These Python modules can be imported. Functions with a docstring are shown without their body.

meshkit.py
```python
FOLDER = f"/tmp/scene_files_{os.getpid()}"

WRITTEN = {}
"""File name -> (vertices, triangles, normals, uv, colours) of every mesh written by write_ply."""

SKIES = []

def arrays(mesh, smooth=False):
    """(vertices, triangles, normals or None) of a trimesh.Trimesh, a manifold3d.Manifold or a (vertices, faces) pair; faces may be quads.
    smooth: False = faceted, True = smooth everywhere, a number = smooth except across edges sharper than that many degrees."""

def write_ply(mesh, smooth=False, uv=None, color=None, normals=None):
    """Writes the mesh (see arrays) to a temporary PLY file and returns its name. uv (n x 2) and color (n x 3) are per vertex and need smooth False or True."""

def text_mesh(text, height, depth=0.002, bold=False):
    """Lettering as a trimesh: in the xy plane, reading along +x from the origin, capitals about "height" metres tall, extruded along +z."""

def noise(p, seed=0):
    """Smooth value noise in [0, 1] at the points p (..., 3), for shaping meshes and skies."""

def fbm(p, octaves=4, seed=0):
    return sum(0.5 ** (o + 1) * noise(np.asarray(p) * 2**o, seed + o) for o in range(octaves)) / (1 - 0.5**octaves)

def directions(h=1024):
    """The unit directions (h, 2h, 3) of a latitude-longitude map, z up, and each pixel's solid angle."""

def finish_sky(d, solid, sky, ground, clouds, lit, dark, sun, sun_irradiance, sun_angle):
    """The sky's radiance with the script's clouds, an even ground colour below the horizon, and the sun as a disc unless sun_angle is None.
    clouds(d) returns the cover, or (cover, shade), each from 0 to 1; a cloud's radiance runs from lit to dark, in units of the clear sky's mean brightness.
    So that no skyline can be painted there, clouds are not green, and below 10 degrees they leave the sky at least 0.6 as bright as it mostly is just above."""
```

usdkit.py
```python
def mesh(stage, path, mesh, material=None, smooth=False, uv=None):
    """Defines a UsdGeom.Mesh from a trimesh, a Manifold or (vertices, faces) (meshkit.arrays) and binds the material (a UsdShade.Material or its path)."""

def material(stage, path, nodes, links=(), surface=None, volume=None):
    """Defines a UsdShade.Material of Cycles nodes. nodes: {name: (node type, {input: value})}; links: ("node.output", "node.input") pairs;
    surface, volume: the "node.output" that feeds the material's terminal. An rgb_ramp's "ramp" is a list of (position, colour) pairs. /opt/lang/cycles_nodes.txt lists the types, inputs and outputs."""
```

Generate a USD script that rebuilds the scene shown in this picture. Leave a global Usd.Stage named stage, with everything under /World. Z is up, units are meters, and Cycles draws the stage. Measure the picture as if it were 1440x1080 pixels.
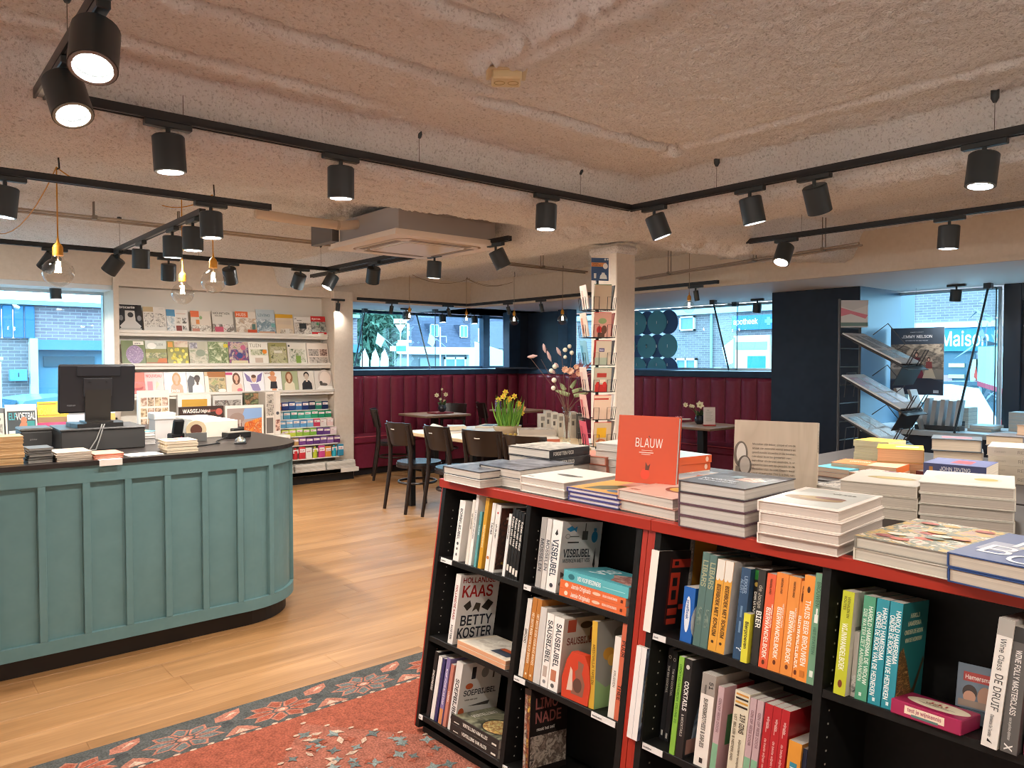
import math, random
import numpy as np, trimesh, usdkit, meshkit
from shapely.geometry import Polygon
from pxr import Usd, UsdGeom, UsdLux, UsdShade, Gf, Sdf, Vt

stage = Usd.Stage.CreateInMemory()
UsdGeom.SetStageUpAxis(stage, 'Z')
UsdGeom.SetStageMetersPerUnit(stage, 1.0)
W = UsdGeom.Xform.Define(stage, '/World')
stage.SetDefaultPrim(W.GetPrim())
random.seed(7)
rng = np.random.default_rng(7)

# ---------------------------------------------------------------- camera, sky, exposure
FPX, YAW, PITCH, EYE = 1066.25, math.radians(49.87), math.radians(1.758), np.array([0, 0, 1.45])
cf = np.array([math.cos(YAW) * math.cos(PITCH), math.sin(YAW) * math.cos(PITCH), -math.sin(PITCH)])
cr = np.array([math.sin(YAW), -math.cos(YAW), 0.0])
cu = np.cross(cr, cf)
cam = UsdGeom.Camera.Define(stage, '/World/camera')
cam.AddTransformOp().Set(Gf.Matrix4d(*cr, 0, *cu, 0, *(-cf), 0, *EYE, 1))
cam.CreateHorizontalApertureAttr(36.0)
cam.CreateVerticalApertureAttr(27.0)
cam.CreateFocalLengthAttr(36.0 * FPX / 1440)
cam.CreateClippingRangeAttr(Gf.Vec2f(0.05, 1000))
cam.CreateExposureAttr(0.8)
sky = UsdLux.DomeLight.Define(stage, '/World/overcast_sky')      # bright overcast winter day
sky.CreateColorAttr(Gf.Vec3f(0.70, 0.88, 1.0))
sky.CreateIntensityAttr(1.5)
LAMP_I = 560.0                                                    # radiance of a track spot's opening
LAMP_C = (1.0, 0.93, 0.85)


# ---------------------------------------------------------------- helpers
def ray(x, y): return cf + cr * (x - 720) / FPX - cu * (y - 540) / FPX
def hz(x, y, z): r = ray(x, y); return EYE + r * (z - EYE[2]) / r[2]
def hx(x, y, X): r = ray(x, y); return EYE + r * X / r[0]
def hy(x, y, Y): r = ray(x, y); return EYE + r * Y / r[1]


def lin(h):
    c = np.array([int(h[i:i + 2], 16) / 255 for i in (0, 2, 4)])
    return tuple(float(v) for v in np.where(c <= 0.04045, c / 12.92, ((c + 0.055) / 1.055) ** 2.4))


_m = {}


def C(h, rough=0.5, metal=0.0, spec=0.5, coat=0.0):
    """A plain paint of the sRGB colour h."""
    k = (h, rough, metal, spec, coat)
    if k not in _m:
        n = 'paint_%s_%d' % (h, len(_m))
        _m[k] = usdkit.material(stage, '/World/Looks/' + n, {'p': ('principled_bsdf', {'base_color': lin(h), 'roughness': rough, 'metallic': metal, 'specular_ior_level': spec, 'coat_weight': coat})}, [], surface='p.BSDF')
    return _m[k]


def M(name, nodes, links, surface='p.BSDF', **kw):
    return usdkit.material(stage, '/World/Looks/' + name, nodes, links, surface=surface, **kw)


def pic(seed, cols, scale=14.0, stretch=(1, 1, 1), rough=0.35, hard=False):
    """Printed colour picture: patches of the palette."""
    k = ('pic', seed, tuple(cols), scale, stretch, rough)
    if k not in _m:
        n = len(cols)
        ramp = [(i / n * 0.62 + 0.2, lin(c)) for i, c in enumerate(cols)]
        _m[k] = M('print_%d' % len(_m), {
            't': ('texture_coordinate', {}), 'm': ('mapping', {'location': (seed * 1.7, seed * 0.9, seed * 2.3), 'scale': stretch}),
            'n': ('noise_texture', {'scale': scale, 'detail': 3.0, 'roughness': 0.6, 'distortion': 0.6}),
            'r': ('rgb_ramp', {'ramp': ramp, 'interpolate': not hard}), 'p': ('principled_bsdf', {'roughness': rough})},
            [('t.object', 'm.vector'), ('m.vector', 'n.vector'), ('n.fac', 'r.fac'), ('r.color', 'p.base_color')])
    return _m[k]


_n = {}


def num(parent, name):
    k = parent + '/' + name
    i = _n.get(k, -1) + 1
    _n[k] = i
    return k if i == 0 else '%s_%03d' % (k, i)


def path(o): return '/World' if o is None else str(o.GetPath())


class MB:
    """Collects solids into one mesh."""
    def __init__(s): s.v, s.f, s.n = [], [], 0
    def add(s, v, f, T=None):
        v = np.asarray(v, float)
        if T is not None: v = v @ T[:3, :3].T + T[:3, 3]
        s.v.append(v); s.f.append(np.asarray(f, int) + s.n); s.n += len(v); return s
    def tm(s, m, T=None): return s.add(m.vertices, m.faces, T)
    def box(s, a, b, T=None, c=0.0):
        a, b = np.minimum(a, b), np.maximum(a, b)
        c = min(c, (b - a).min() * 0.45)
        if c <= 0:
            v = [[(a, b)[i][0], (a, b)[j][1], (a, b)[k][2]] for i in (0, 1) for j in (0, 1) for k in (0, 1)]
            return s.add(v, BF, T)
        v = []
        for i in (0, 1):
            for j in (0, 1):
                for k in (0, 1):
                    p = np.array([(a, b)[i][0], (a, b)[j][1], (a, b)[k][2]]); q = np.array([(1, -1)[i], (1, -1)[j], (1, -1)[k]]) * c
                    v += [p + q * [0, 1, 1], p + q * [1, 0, 1], p + q * [1, 1, 0]]
        return s.add(v, CF, T)
    def cyl(s, p, q, r, r2=None, n=12, T=None, cap=True):
        return s.tube([p, q], [r, r if r2 is None else r2], n, T, cap)
    def tube(s, P, r, n=8, T=None, cap=True):
        P = np.asarray(P, float); r = np.broadcast_to(np.asarray(r, float), len(P))
        d = np.gradient(P, axis=0); d /= np.maximum(np.linalg.norm(d, axis=1), 1e-9)[:, None]
        up = np.array([0, 0, 1.0]) if abs(d[0, 2]) < 0.9 else np.array([1.0, 0, 0])
        rings = []
        x = np.cross(up, d[0])
        for i in range(len(P)):
            x = x - d[i] * (x @ d[i]); x /= np.linalg.norm(x); y = np.cross(d[i], x)
            t = np.linspace(0, 2 * np.pi, n, endpoint=False)
            rings.append(P[i] + r[i] * (np.cos(t)[:, None] * x + np.sin(t)[:, None] * y))
        v = np.vstack(rings); f = []
        for i in range(len(P) - 1):
            for j in range(n):
                a, b = i * n + j, i * n + (j + 1) % n
                f += [[a, b, b + n], [a, b + n, a + n]]
        if cap:
            k = len(v); v = np.vstack([v, P[0], P[-1]])
            for j in range(n):
                f += [[(j + 1) % n, j, k], [k - n + j, k - n + (j + 1) % n, k + 1]]
        return s.add(v, f, T)
    def lathe(s, prof, n=20, T=None):
        prof = np.asarray(prof, float); t = np.linspace(0, 2 * np.pi, n, endpoint=False); v = []
        for r, z in prof: v += [[r * math.cos(a), r * math.sin(a), z] for a in t]
        f = []
        for i in range(len(prof) - 1):
            for j in range(n):
                a, b = i * n + j, i * n + (j + 1) % n
                f += [[a, b, b + n], [a, b + n, a + n]]
        return s.add(v, f, T)
    def prism(s, pts, z0, z1, T=None, holes=()):
        p = Polygon(pts, holes)
        m = trimesh.creation.extrude_polygon(p if p.is_valid else p.buffer(0), z1 - z0, engine='earcut')
        v = np.array(m.vertices); v[:, 2] += z0
        return s.add(v, m.faces, T)
    def ball(s, c, r, n=2, T=None):
        m = trimesh.creation.icosphere(n); return s.add(np.asarray(m.vertices) * r + c, m.faces, T)
    def quad(s, a, b, c, d, T=None): return s.add([a, b, c, d], [[0, 1, 2], [0, 2, 3]], T)
    def mesh(s): return trimesh.Trimesh(np.vstack(s.v), np.vstack(s.f), process=False)


BF = [[0, 1, 3], [0, 3, 2], [4, 6, 7], [4, 7, 5], [0, 4, 5], [0, 5, 1], [2, 3, 7], [2, 7, 6], [0, 2, 6], [0, 6, 4], [1, 5, 7], [1, 7, 3]]
_c = np.array([[i, j, k] for i in (-1, 1) for j in (-1, 1) for k in (-1, 1)], float)
_cv = np.vstack([[p * [1, .9, .9], p * [.9, 1, .9], p * [.9, .9, 1]] for p in _c])
_h = trimesh.convex.convex_hull(_cv)
_ix = [int(np.argmin(np.linalg.norm(_cv - v, axis=1))) for v in _h.vertices]
CF = [[_ix[i] for i in f] for f in _h.faces]


def mat4(x=(1, 0, 0), y=(0, 1, 0), z=(0, 0, 1), o=(0, 0, 0)):
    T = np.eye(4); T[:3, 0], T[:3, 1], T[:3, 2], T[:3, 3] = x, y, z, o; return T


def rotz(a, o=(0, 0, 0)): c, s = math.cos(a), math.sin(a); return mat4((c, s, 0), (-s, c, 0), (0, 0, 1), o)


def put(parent, name, mb, mat, smooth=False, label=None, kind=None):
    """Defines the collected solids as ONE Mesh, a part under parent."""
    o = usdkit.mesh(stage, num(path(parent), name), mb.mesh() if isinstance(mb, MB) else mb, mat, smooth).GetPrim()
    if label: o.SetCustomDataByKey('label', label)
    if kind: o.SetCustomDataByKey('kind', kind)
    return o


def tag(o, label=None, cat=None, group=None, kind=None):
    for k, v in (('label', label), ('category', cat), ('group', group), ('kind', kind)):
        if v: o.SetCustomDataByKey(k, v)
    return o


def thing(name, label, cat, T=None, group=None, kind=None):
    x = UsdGeom.Xform.Define(stage, num('/World', name))
    if T is not None: x.AddTransformOp().Set(Gf.Matrix4d(*np.asarray(T, float).T.ravel()))
    return tag(x.GetPrim(), label, cat, group, kind)


def one(name, mb, mat, label, cat, group=None, smooth=False, kind=None):
    return tag(put(None, name, mb, mat, smooth), label, cat, group, kind)


def dup(root, T, label=None, group=None):
    was = root.GetCustomData()
    nm = root.GetName()
    if len(nm) > 4 and nm[-4] == '_' and nm[-3:].isdigit(): nm = nm[:-4]
    r = thing(nm, label or was['label'], was['category'], T, group or was.get('group'))
    r.GetReferences().AddInternalReference(root.GetPath())
    r.SetInstanceable(True)
    return r


def structure(name, mb, mat, smooth=False, parent=None):
    o = put(parent, name, mb, mat, smooth)
    if parent is None: o.SetCustomDataByKey('kind', 'structure')
    return o


_t = {}


def text(s, h, bold=True, length=None):
    """Flat lettering as a trimesh from the origin along +x, capitals h tall, squeezed to length."""
    k = (s, bold)
    if k not in _t: _t[k] = meshkit.text_mesh(s, 1.0, 0.004, bold)
    m = _t[k].copy(); v = np.array(m.vertices)
    w = v[:, 0].max() * h
    sx = h if length is None or w <= length else h * length / w
    v *= [sx, h, 0.05]
    return v, np.array(m.faces), v[:, 0].max()


def R(x0, y0, x1, y1, m): return ('R', (x0, y0, x1, y1), m)
def E(cx, cy, rx, ry, m, n=20): return ('E', (cx, cy, rx, ry, n), m)
def P(pts, m): return ('P', pts, m)
def T(s, x, y, h, m, length=None, al='l', bold=True): return ('T', (s, x, y, h, length, al, bold), m)


def as_mat(m): return C(m, 0.45) if isinstance(m, str) else m


def decor(parent, els, F, lift=0.0003, name='cover', first=0, kind=None):
    """Flat print on a face. F maps (right, up, out) of the face to the thing. Prints of one colour make one part."""
    got, order = {}, []
    for i, (k, g, m) in enumerate(els):
        key = (k == 'T', m if isinstance(m, str) else str(m.GetPath()))
        if key not in got: got[key] = (MB(), m); order.append(key)
        b, z = got[key][0], lift * (1 + first) + lift * 0.7 * i
        if k == 'R':
            x0, y0, x1, y1 = g; b.quad((x0, y0, z), (x1, y0, z), (x1, y1, z), (x0, y1, z), F)
        elif k == 'E':
            cx, cy, rx, ry, n = g; a = np.linspace(0, 2 * np.pi, n, endpoint=False)
            v = np.vstack([[[cx, cy, z]], np.stack([cx + rx * np.cos(a), cy + ry * np.sin(a), np.full(n, z)], 1)])
            b.add(v, [[0, 1 + j, 1 + (j + 1) % n] for j in range(n)], F)
        elif k == 'P':
            p = Polygon(g); p = p if p.is_valid else p.buffer(0)
            for q in getattr(p, 'geoms', [p]):
                v, f = trimesh.creation.triangulate_polygon(q, engine='earcut')
                b.add(np.hstack([v, np.full((len(v), 1), z)]), f, F)
        else:
            s, x, y, h, length, al, bold = g
            if not s.strip(): continue
            v, f, w = text(s, h, bold, length)
            v = v + [x - (0, w / 2, w)['lcr'.index(al)], y, z]
            b.add(v, f, F)
    for key in order:
        if got[key][0].n: put(parent, name + ('_lettering' if key[0] else '_print'), got[key][0], as_mat(got[key][1]), kind=kind)


ORD = ['top', 'second from the top', 'third from the top', 'fourth from the top', 'fifth from the top', 'sixth from the top', 'seventh from the top', 'eighth from the top', 'ninth from the top', 'tenth from the top']
NTH = ['first', 'second', 'third', 'fourth', 'fifth', 'sixth', 'seventh', 'eighth', 'ninth', 'tenth', 'eleventh', 'twelfth']

# ---------------------------------------------------------------- materials of the shell
def bumped(name, c1, c2, scale, strength, dist, rough=0.8, detail=4.0, lo=0.35, hi=0.65):
    return M(name, {'t': ('texture_coordinate', {}), 'n': ('noise_texture', {'scale': scale, 'detail': detail, 'roughness': 0.65}),
                    'r': ('rgb_ramp', {'ramp': [(lo, lin(c1)), (hi, lin(c2))]}), 'b': ('bump', {'strength': strength, 'distance': dist}),
                    'p': ('principled_bsdf', {'roughness': rough, 'specular_ior_level': 0.2})},
             [('t.object', 'n.vector'), ('n.fac', 'r.fac'), ('r.color', 'p.base_color'), ('n.fac', 'b.height'), ('b.normal', 'p.normal')])


SPRAY = bumped('sprayed_plaster', 'cdc8c5', 'efecea', 85, 1.0, 0.016, 0.95, 3.0, 0.34, 0.46)  # darker tone in the low spots paints shade into the plaster pits
WALLP = bumped('wall_paint', 'd6c8b8', 'dccfc0', 30, 0.15, 0.002, 0.7)
WHITE = C('e4ddd2', 0.45)
SOFFIT = C('dcdad6', 0.6)
NAVY = bumped('navy_paint', '26384e', '2b3f57', 9, 0.1, 0.002, 0.5)
NAVYD = bumped('navy_board', '262f3d', '2a3443', 9, 0.1, 0.002, 0.45)
BLACKM = C('17181a', 0.45)


def thin_glass(name, tint, ior=1.45, rough=0.0):
    """A thin sheet: see-through, mirroring by fresnel on its outer faces only."""
    return M(name, {'f': ('fresnel', {'IOR': ior}), 'g': ('geometry', {}), 'o': ('math', {'math_type': 'subtract', 'value1': 1.0}), 'x': ('math', {'math_type': 'multiply'}), 't': ('transparent_bsdf', {'color': tint}), 's': ('glossy_bsdf', {'roughness': rough, 'color': (1, 1, 1)}), 'm': ('mix_closure', {})},
             [('g.backfacing', 'o.value2'), ('f.fac', 'x.value1'), ('o.value', 'x.value2'), ('x.value', 'm.fac'), ('t.BSDF', 'm.closure1'), ('s.BSDF', 'm.closure2')], surface='m.closure')


GLASS = thin_glass('window_glass', (0.72, 0.92, 1.0))
CLEAR = thin_glass('clear_glass', (0.96, 0.98, 0.98))


def planks(k):
    a, b, c = (('8f6840', 'b08558', 'a07549'), ('8a633b', 'aa8054', '9a6f46'), ('916a42', 'b2885c', 'a2784d'), ('866038', 'a67c50', '956c42'))[k]
    return M('floor_oak_%d' % k, {
        't': ('texture_coordinate', {}), 'm': ('mapping', {'scale': (0.5, 6.0, 1), 'location': (k * 3.1, k * 1.7, 0)}), 'm2': ('mapping', {'scale': (1.6, 46, 1)}),
        'n': ('noise_texture', {'scale': 1.6, 'detail': 4.0, 'roughness': 0.55, 'distortion': 0.8}), 'n2': ('noise_texture', {'scale': 2.0, 'detail': 2.0}),
        'r': ('rgb_ramp', {'ramp': [(0.30, lin(a)), (0.5, lin(c)), (0.72, lin(b))]}), 'r2': ('rgb_ramp', {'ramp': [(0.3, (0.86,) * 3), (0.7, (1.04,) * 3)]}),
        'x': ('mix', {'mix_type': 'multiply', 'fac': 1.0}), 'b': ('bump', {'strength': 0.12, 'distance': 0.002}), 'p': ('principled_bsdf', {'roughness': 0.40, 'specular_ior_level': 0.42})},
        [('t.object', 'm.vector'), ('t.object', 'm2.vector'), ('m.vector', 'n.vector'), ('m2.vector', 'n2.vector'), ('n.fac', 'r.fac'), ('n2.fac', 'r2.fac'), ('r.color', 'x.color1'), ('r2.color', 'x.color2'),
         ('x.color', 'p.base_color'), ('n2.fac', 'b.height'), ('b.normal', 'p.normal')])


OAK = [planks(k) for k in range(4)]

# ---------------------------------------------------------------- shell
X0, Y0, XB, YB, XW, YW, XG, YG = -3.4, -3.2, 6.45, 8.55, 7.72, 9.0, 8.55, 9.85   # near walls, bulkheads, bench backs, shop glass
ZC, ZS = 2.55, 2.2                                                              # slab and soffit
fl = structure('floor', MB().box((X0, Y0, -0.12), (XG, YG, -0.004)), C('6e5136', 0.7))
pr = random.Random(3)
cnt = 0
y = 0.62
while y < 9.0:
    x = -1.0 + pr.uniform(0, 1.2)
    xs = [-1.0]
    while x < 7.7: xs.append(x); x += 1.5
    xs.append(7.7)
    for a, b in zip(xs[:-1], xs[1:]):
        if b - a < 0.05: continue
        cx, cy = (a + b) / 2, y + 0.1
        if (cx < 1.2 - 0.2 * 0 and cy > 4.35 and cy < 8) or cx * 1.0 > 7.2 or cnt >= 300: continue
        if cy < 0.9 and cx > 2.2: continue
        put(fl, 'plank', MB().box((a + 0.0006, y + 0.0006, -0.006), (b - 0.0006, y + 0.1994, 0), c=0.0008), OAK[pr.randrange(4)])
        cnt += 1
    y += 0.2
put(fl, 'far_planking', MB().box((X0, Y0, -0.008), (XG, YG, -0.0022)), OAK[0])

# ceiling: slab with two downstand beams that cross at the column, coated with coarse spray plaster
xs = np.concatenate([np.linspace(X0, -0.7, 24), np.arange(-0.68, XB + 0.06, 0.0115)])
ys = np.concatenate([np.linspace(Y0, 0.1, 28), np.arange(0.12, YB + 0.06, 0.0115)])
nx, ny = len(xs), len(ys)
gx, gy = np.meshgrid(xs, ys, indexing='ij')


def beam(t, a, b, c, s=0.022):
    """A downstand: steep near face at a, lowest just behind it, rising slowly to b and away to the slab at c."""
    d = np.interp(t, [a - 2.5 * s, a - s, a, a + s * 1.5, a + 0.10, b, (b + c) / 2, c], [0, 0.05, 0.14, 0.215, 0.25, 0.16, 0.06, 0])
    return d


p3 = np.stack([gx, gy, gx * 0], -1)
wob = (meshkit.fbm(p3 * 1.3, 3, 5) - 0.5) * 0.10
w2 = (meshkit.fbm(p3 * 5.0, 2, 15) - 0.5) * 0.05
zA = beam(gy + wob * 0.5 + w2 * .4, 3.07, 4.05, 4.25)
zB = beam(gx + wob * 0.5 + w2 * .4, 3.62, 4.55, 4.8)
z = ZC - np.maximum(zA, zB)
gn = lambda t, c, w: np.exp(-((t - c) / w) ** 2)
u1, v1 = gx + wob * .45 + w2 * .5, gy + wob * .45 + w2 * .5
inA = (gy < 3.05) * (gx < 3.6)
rag = np.clip(meshkit.noise(p3 * [7, 34, 1], 31) * 1.3 + .25, 0, 1.3)
for c, a, lo, hi in ((2.86, .026, -.5, 1.7), (2.44, .03, .2, 1.95), (2.52, .026, 1.9, 3.3), (1.95, .03, -.5, 1.7)):     # lips of the boards under the plaster
    z -= (a / (1 + np.exp(-(v1 - c) / .008)) * np.exp(-np.maximum(v1 - c, 0) / .22) - 1.9 * a * rag * gn(v1, c - .012, .015)) * inA / (1 + np.exp(-(gx - lo) / .05)) / (1 + np.exp((gx - hi) / .05))
z -= .05 * gn(u1, 1.80, .075) * inA * (gy < 2.25) + .05 * rag * gn(u1, 1.69, .02) * inA * (gy < 2.25)
z -= (.012 * gn(u1, 3.26, .04) - .045 * rag * gn(u1, 3.21, .014)) * (gy < 2.6)
for c, a, wd in ((3.2, .022, .02), (3.34, .03, .022), (3.60, .032, .025), (3.82, .03, .025)):                    # rolls along the beam, grooves between them
    z += a * 1.9 * rag * gn(gy + wob * .35 + w2 * .5, c, wd) * (gx < 3.9)
for c, a, wd in ((4.25, .03, .07), (4.62, .04, .08), (5.1, .03, .06), (5.75, .025, .05), (6.9, .02, .05)):
    z -= a * gn(gy + wob * .7, c, wd) * (gx < 4.2)
for c, a, wd in ((4.95, .03, .05), (5.35, .022, .04), (5.8, .03, .05)):
    z -= a * gn(gx + wob * .7, c, wd) * (gy < 4)
m0 = np.exp(-(((gx - 4.75) / .35) ** 2 + ((gy - 3.3) / .5) ** 2))                                                 # blobs of foam by the column
z -= m0 * 0.09 * np.maximum(0, meshkit.fbm(p3 * 6, 3, 21) - .48) * 4
face = np.maximum(gn(gy, 3.07, .12) * (gx < 3.8), gn(gx, 3.62, .12) * (gy < 3.3))
z += 0.016 * (meshkit.fbm(p3 * 7, 2, 9) - 0.5) + (0.013 + .022 * face) * (meshkit.noise(p3 * 32, 3) - 0.5) + (.012 + .016 * face) * (meshkit.noise(p3 * 62, 4) - .5)
v = np.stack([gx, gy, z], -1).reshape(-1, 3)
i = (np.arange(nx - 1)[:, None] * ny + np.arange(ny - 1)).ravel()
f = np.concatenate([np.stack([i, i + 1, i + ny + 1], 1), np.stack([i, i + ny + 1, i + ny], 1)])
structure('ceiling', MB().add(v, f), SPRAY, True)
structure('ceiling_slab', MB().box((X0 - .2, Y0 - .2, ZC + 0.1), (XG + 0.3, YG + 0.3, ZC + 0.3)), WALLP)

# unseen walls behind and beside the camera: keep the sky out, bounce light
structure('wall_back', MB().box((X0 - 0.2, Y0, -0.1), (X0, YG, ZC + 0.1)), C('ece8e4', 0.7))
structure('wall_near', MB().box((X0 - 0.2, Y0 - 0.2, -0.1), (XG + 0.3, Y0, ZC + 0.1)), C('ece8e4', 0.7))
# bulkheads over the windows and the soffits behind them
structure('wall_left', MB().box((X0, YB, ZS + 0.03), (4.55, YB + 0.12, ZC + .1)).box((4.55, YB, ZS), (XB + 0.12, YB + 0.12, ZC + .1)), WALLP)
structure('wall_right', MB().box((XB, Y0, ZS), (XB + 0.12, YB + 0.12, ZC + .1)), WALLP)
structure('trim_1', MB().box((X0, YB - 0.012, ZS + 0.018), (4.6, YB + 0.03, ZS + 0.05)).box((4.6, YB - 0.012, ZS - 0.012), (XB, YB + 0.03, ZS + 0.02)).box((XB - 0.012, Y0, ZS - 0.012), (XB + 0.03, YB + 0.03, ZS + 0.02)), WALLP)
structure('ceiling_soffit', MB().box((4.55, YB + 0.1, ZS), (XG, YG + 0.1, ZS + 0.1)).box((XB + 0.1, Y0, ZS), (XG + 0.1, YG + 0.1, ZS + 0.1)).box((X0, YB + 0.1, ZS + 0.03), (4.6, YG, ZS + 0.12)), SOFFIT)

# left-hand wall: window, magazine niche, pier, benched window
structure('wall_left', MB().box((X0, 8.5, -0.1), (1.9, 8.62, 0.86)).box((X0, 8.9, -0.1), (1.9, 9.05, 0.86)).box((1.9, 8.82, -0.1), (4.46, 9.0, ZS + 0.1)).box((1.88, 8.5, -0.1), (1.93, 9.05, ZS + 0.1)), WALLP)
structure('wall_left', MB().box((4.3, 8.46, -0.1), (4.56, 9.95, ZS + 0.1), c=0.006), WALLP)
structure('wall_left', MB().box((4.5, YW, -0.1), (XG + 0.1, YW + 0.12, 1.26)).box((4.5, YG, -0.7), (XG + 0.1, YG + 0.12, 1.26)), WALLP)
structure('wall_right', MB().box((XW, 4.5, -0.1), (XW + 0.12, YW, 1.26)).box((XG, 3.5, -0.7), (XG + 0.12, YG, 1.26)).box((XG, Y0, -0.7), (XG + 0.12, 3.6, 0.7)), WALLP)
structure('trim_2', MB().box((4.56, YW - 0.03, 1.252), (XW, YG, 1.325), c=0.004).box((XW - 0.03, 4.56, 1.252), (XG, YW + 0.1, 1.325), c=0.004), NAVY)
pier = thing('structural_column', 'slim cream square column in the middle of the shop behind the card spinner', 'column')
pc = hz(867, 350, ZC - 0.24)
put(pier, 'shaft', MB().box((pc[0], pc[1], 0), (pc[0] + 0.22, pc[1] + 0.27, ZC - 0.2), c=0.006), WALLP)
put(pier, 'capital', MB().box((pc[0] - 0.02, pc[1] - 0.02, ZC - 0.27), (pc[0] + 0.24, pc[1] + 0.29, ZC - 0.2), c=0.02), SPRAY)
pier.SetCustomDataByKey('kind', 'structure')


def window(nm, x0, x1, z0, z1, at, along, bars=(), fr=None, w=0.045):
    o = UsdGeom.Xform.Define(stage, num('/World', nm)).GetPrim(); o.SetCustomDataByKey('kind', 'structure')
    def bx(a, b, c, d, t0, t1): return ((a, at + t0, c), (b, at + t1, d)) if along == 'x' else ((at + t0, a, c), (at + t1, b, d))
    m = MB()
    for a, b, c, d in [(x0, x1, z0, z0 + w), (x0, x1, z1 - w, z1), (x0, x0 + w, z0 + w, z1 - w), (x1 - w, x1, z0 + w, z1 - w)] + [(q - w / 2, q + w / 2, z0 + w, z1 - w) for q in bars]:
        m.box(*bx(a, b, c, d, -0.03, 0.03), c=0.003)
    put(o, 'window_frame', m, fr or WHITE)
    e = [x0 + w] + sum([[q - w / 2, q + w / 2] for q in bars], []) + [x1 - w]
    for a, b in zip(e[::2], e[1::2]):
        put(o, 'pane', MB().box(*bx(a, b, z0 + w, z1 - w, -0.004, 0.004)), GLASS)
    return o


SOFTW = C('d5dde2', 0.4)
window('window_1', X0, 1.9, 0.86, 2.17, 8.95, 'x', fr=C('a9bcc8', 0.4), w=0.03)
structure('trim_3', MB().box((X0, 8.5, 0.84), (1.9, 9.0, 0.87)).box((X0, 8.56, 2.17), (1.9, 9.0, 2.225)), SOFTW)
window('window_2', 4.56, XG, 1.325, 2.185, YG, 'x', bars=(7.71,), fr=NAVY, w=0.04)
structure('trim_7', MB().box((7.64, 9.78, 1.325), (7.77, 9.9, ZS), c=0.004), NAVY)
structure('trim_8', MB().prism([(7.25, 8.99), (7.7, 8.52), (7.7, 8.99)], 1.3245, 1.35), NAVYD)
window('window_3', 4.5, YG, 1.325, 2.185, XG, 'y', fr=C('8fa3ad', 0.4), w=0.03)
window('window_4', 2.62, 3.62, 0.72, 2.185, XG, 'y', fr=C('9fb4c2', 0.4), w=0.03)

# navy corner post of the shop front, with a recessed board
structure('trim_4', MB().box((7.535, 9.0, 1.325), (7.76, 9.16, ZS), c=0.004).box((7.74, 7.93, 1.325), (7.93, 8.13, ZS), c=0.004), NAVY)
structure('trim_5', MB().box((7.76, 9.0, 1.325), (7.95, 9.1, ZS)).box((7.92, 8.1, 1.325), (7.98, 9.1, ZS)), NAVYD)
# navy stub wall between the bench and the display window
structure('wall_stub', MB().box((7.6, 3.593, -0.1), (8.9, 4.566, ZS), c=0.004), NAVYD)
structure('trim_6', MB().box((7.605, 3.588, 0), (8.9, 3.594, ZS)), C('40617c', 0.4))  # lighter sheet paints the light falling on this side of the stub wall
structure('window_ledge', MB().box((7.6, Y0, 0.74), (XG, 3.592, 0.79), c=0.004), C('b4c6d2', 0.4))
structure('wall_right', MB().box((7.62, Y0, -0.1), (7.7, 3.592, 0.742)), NAVYD)
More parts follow.
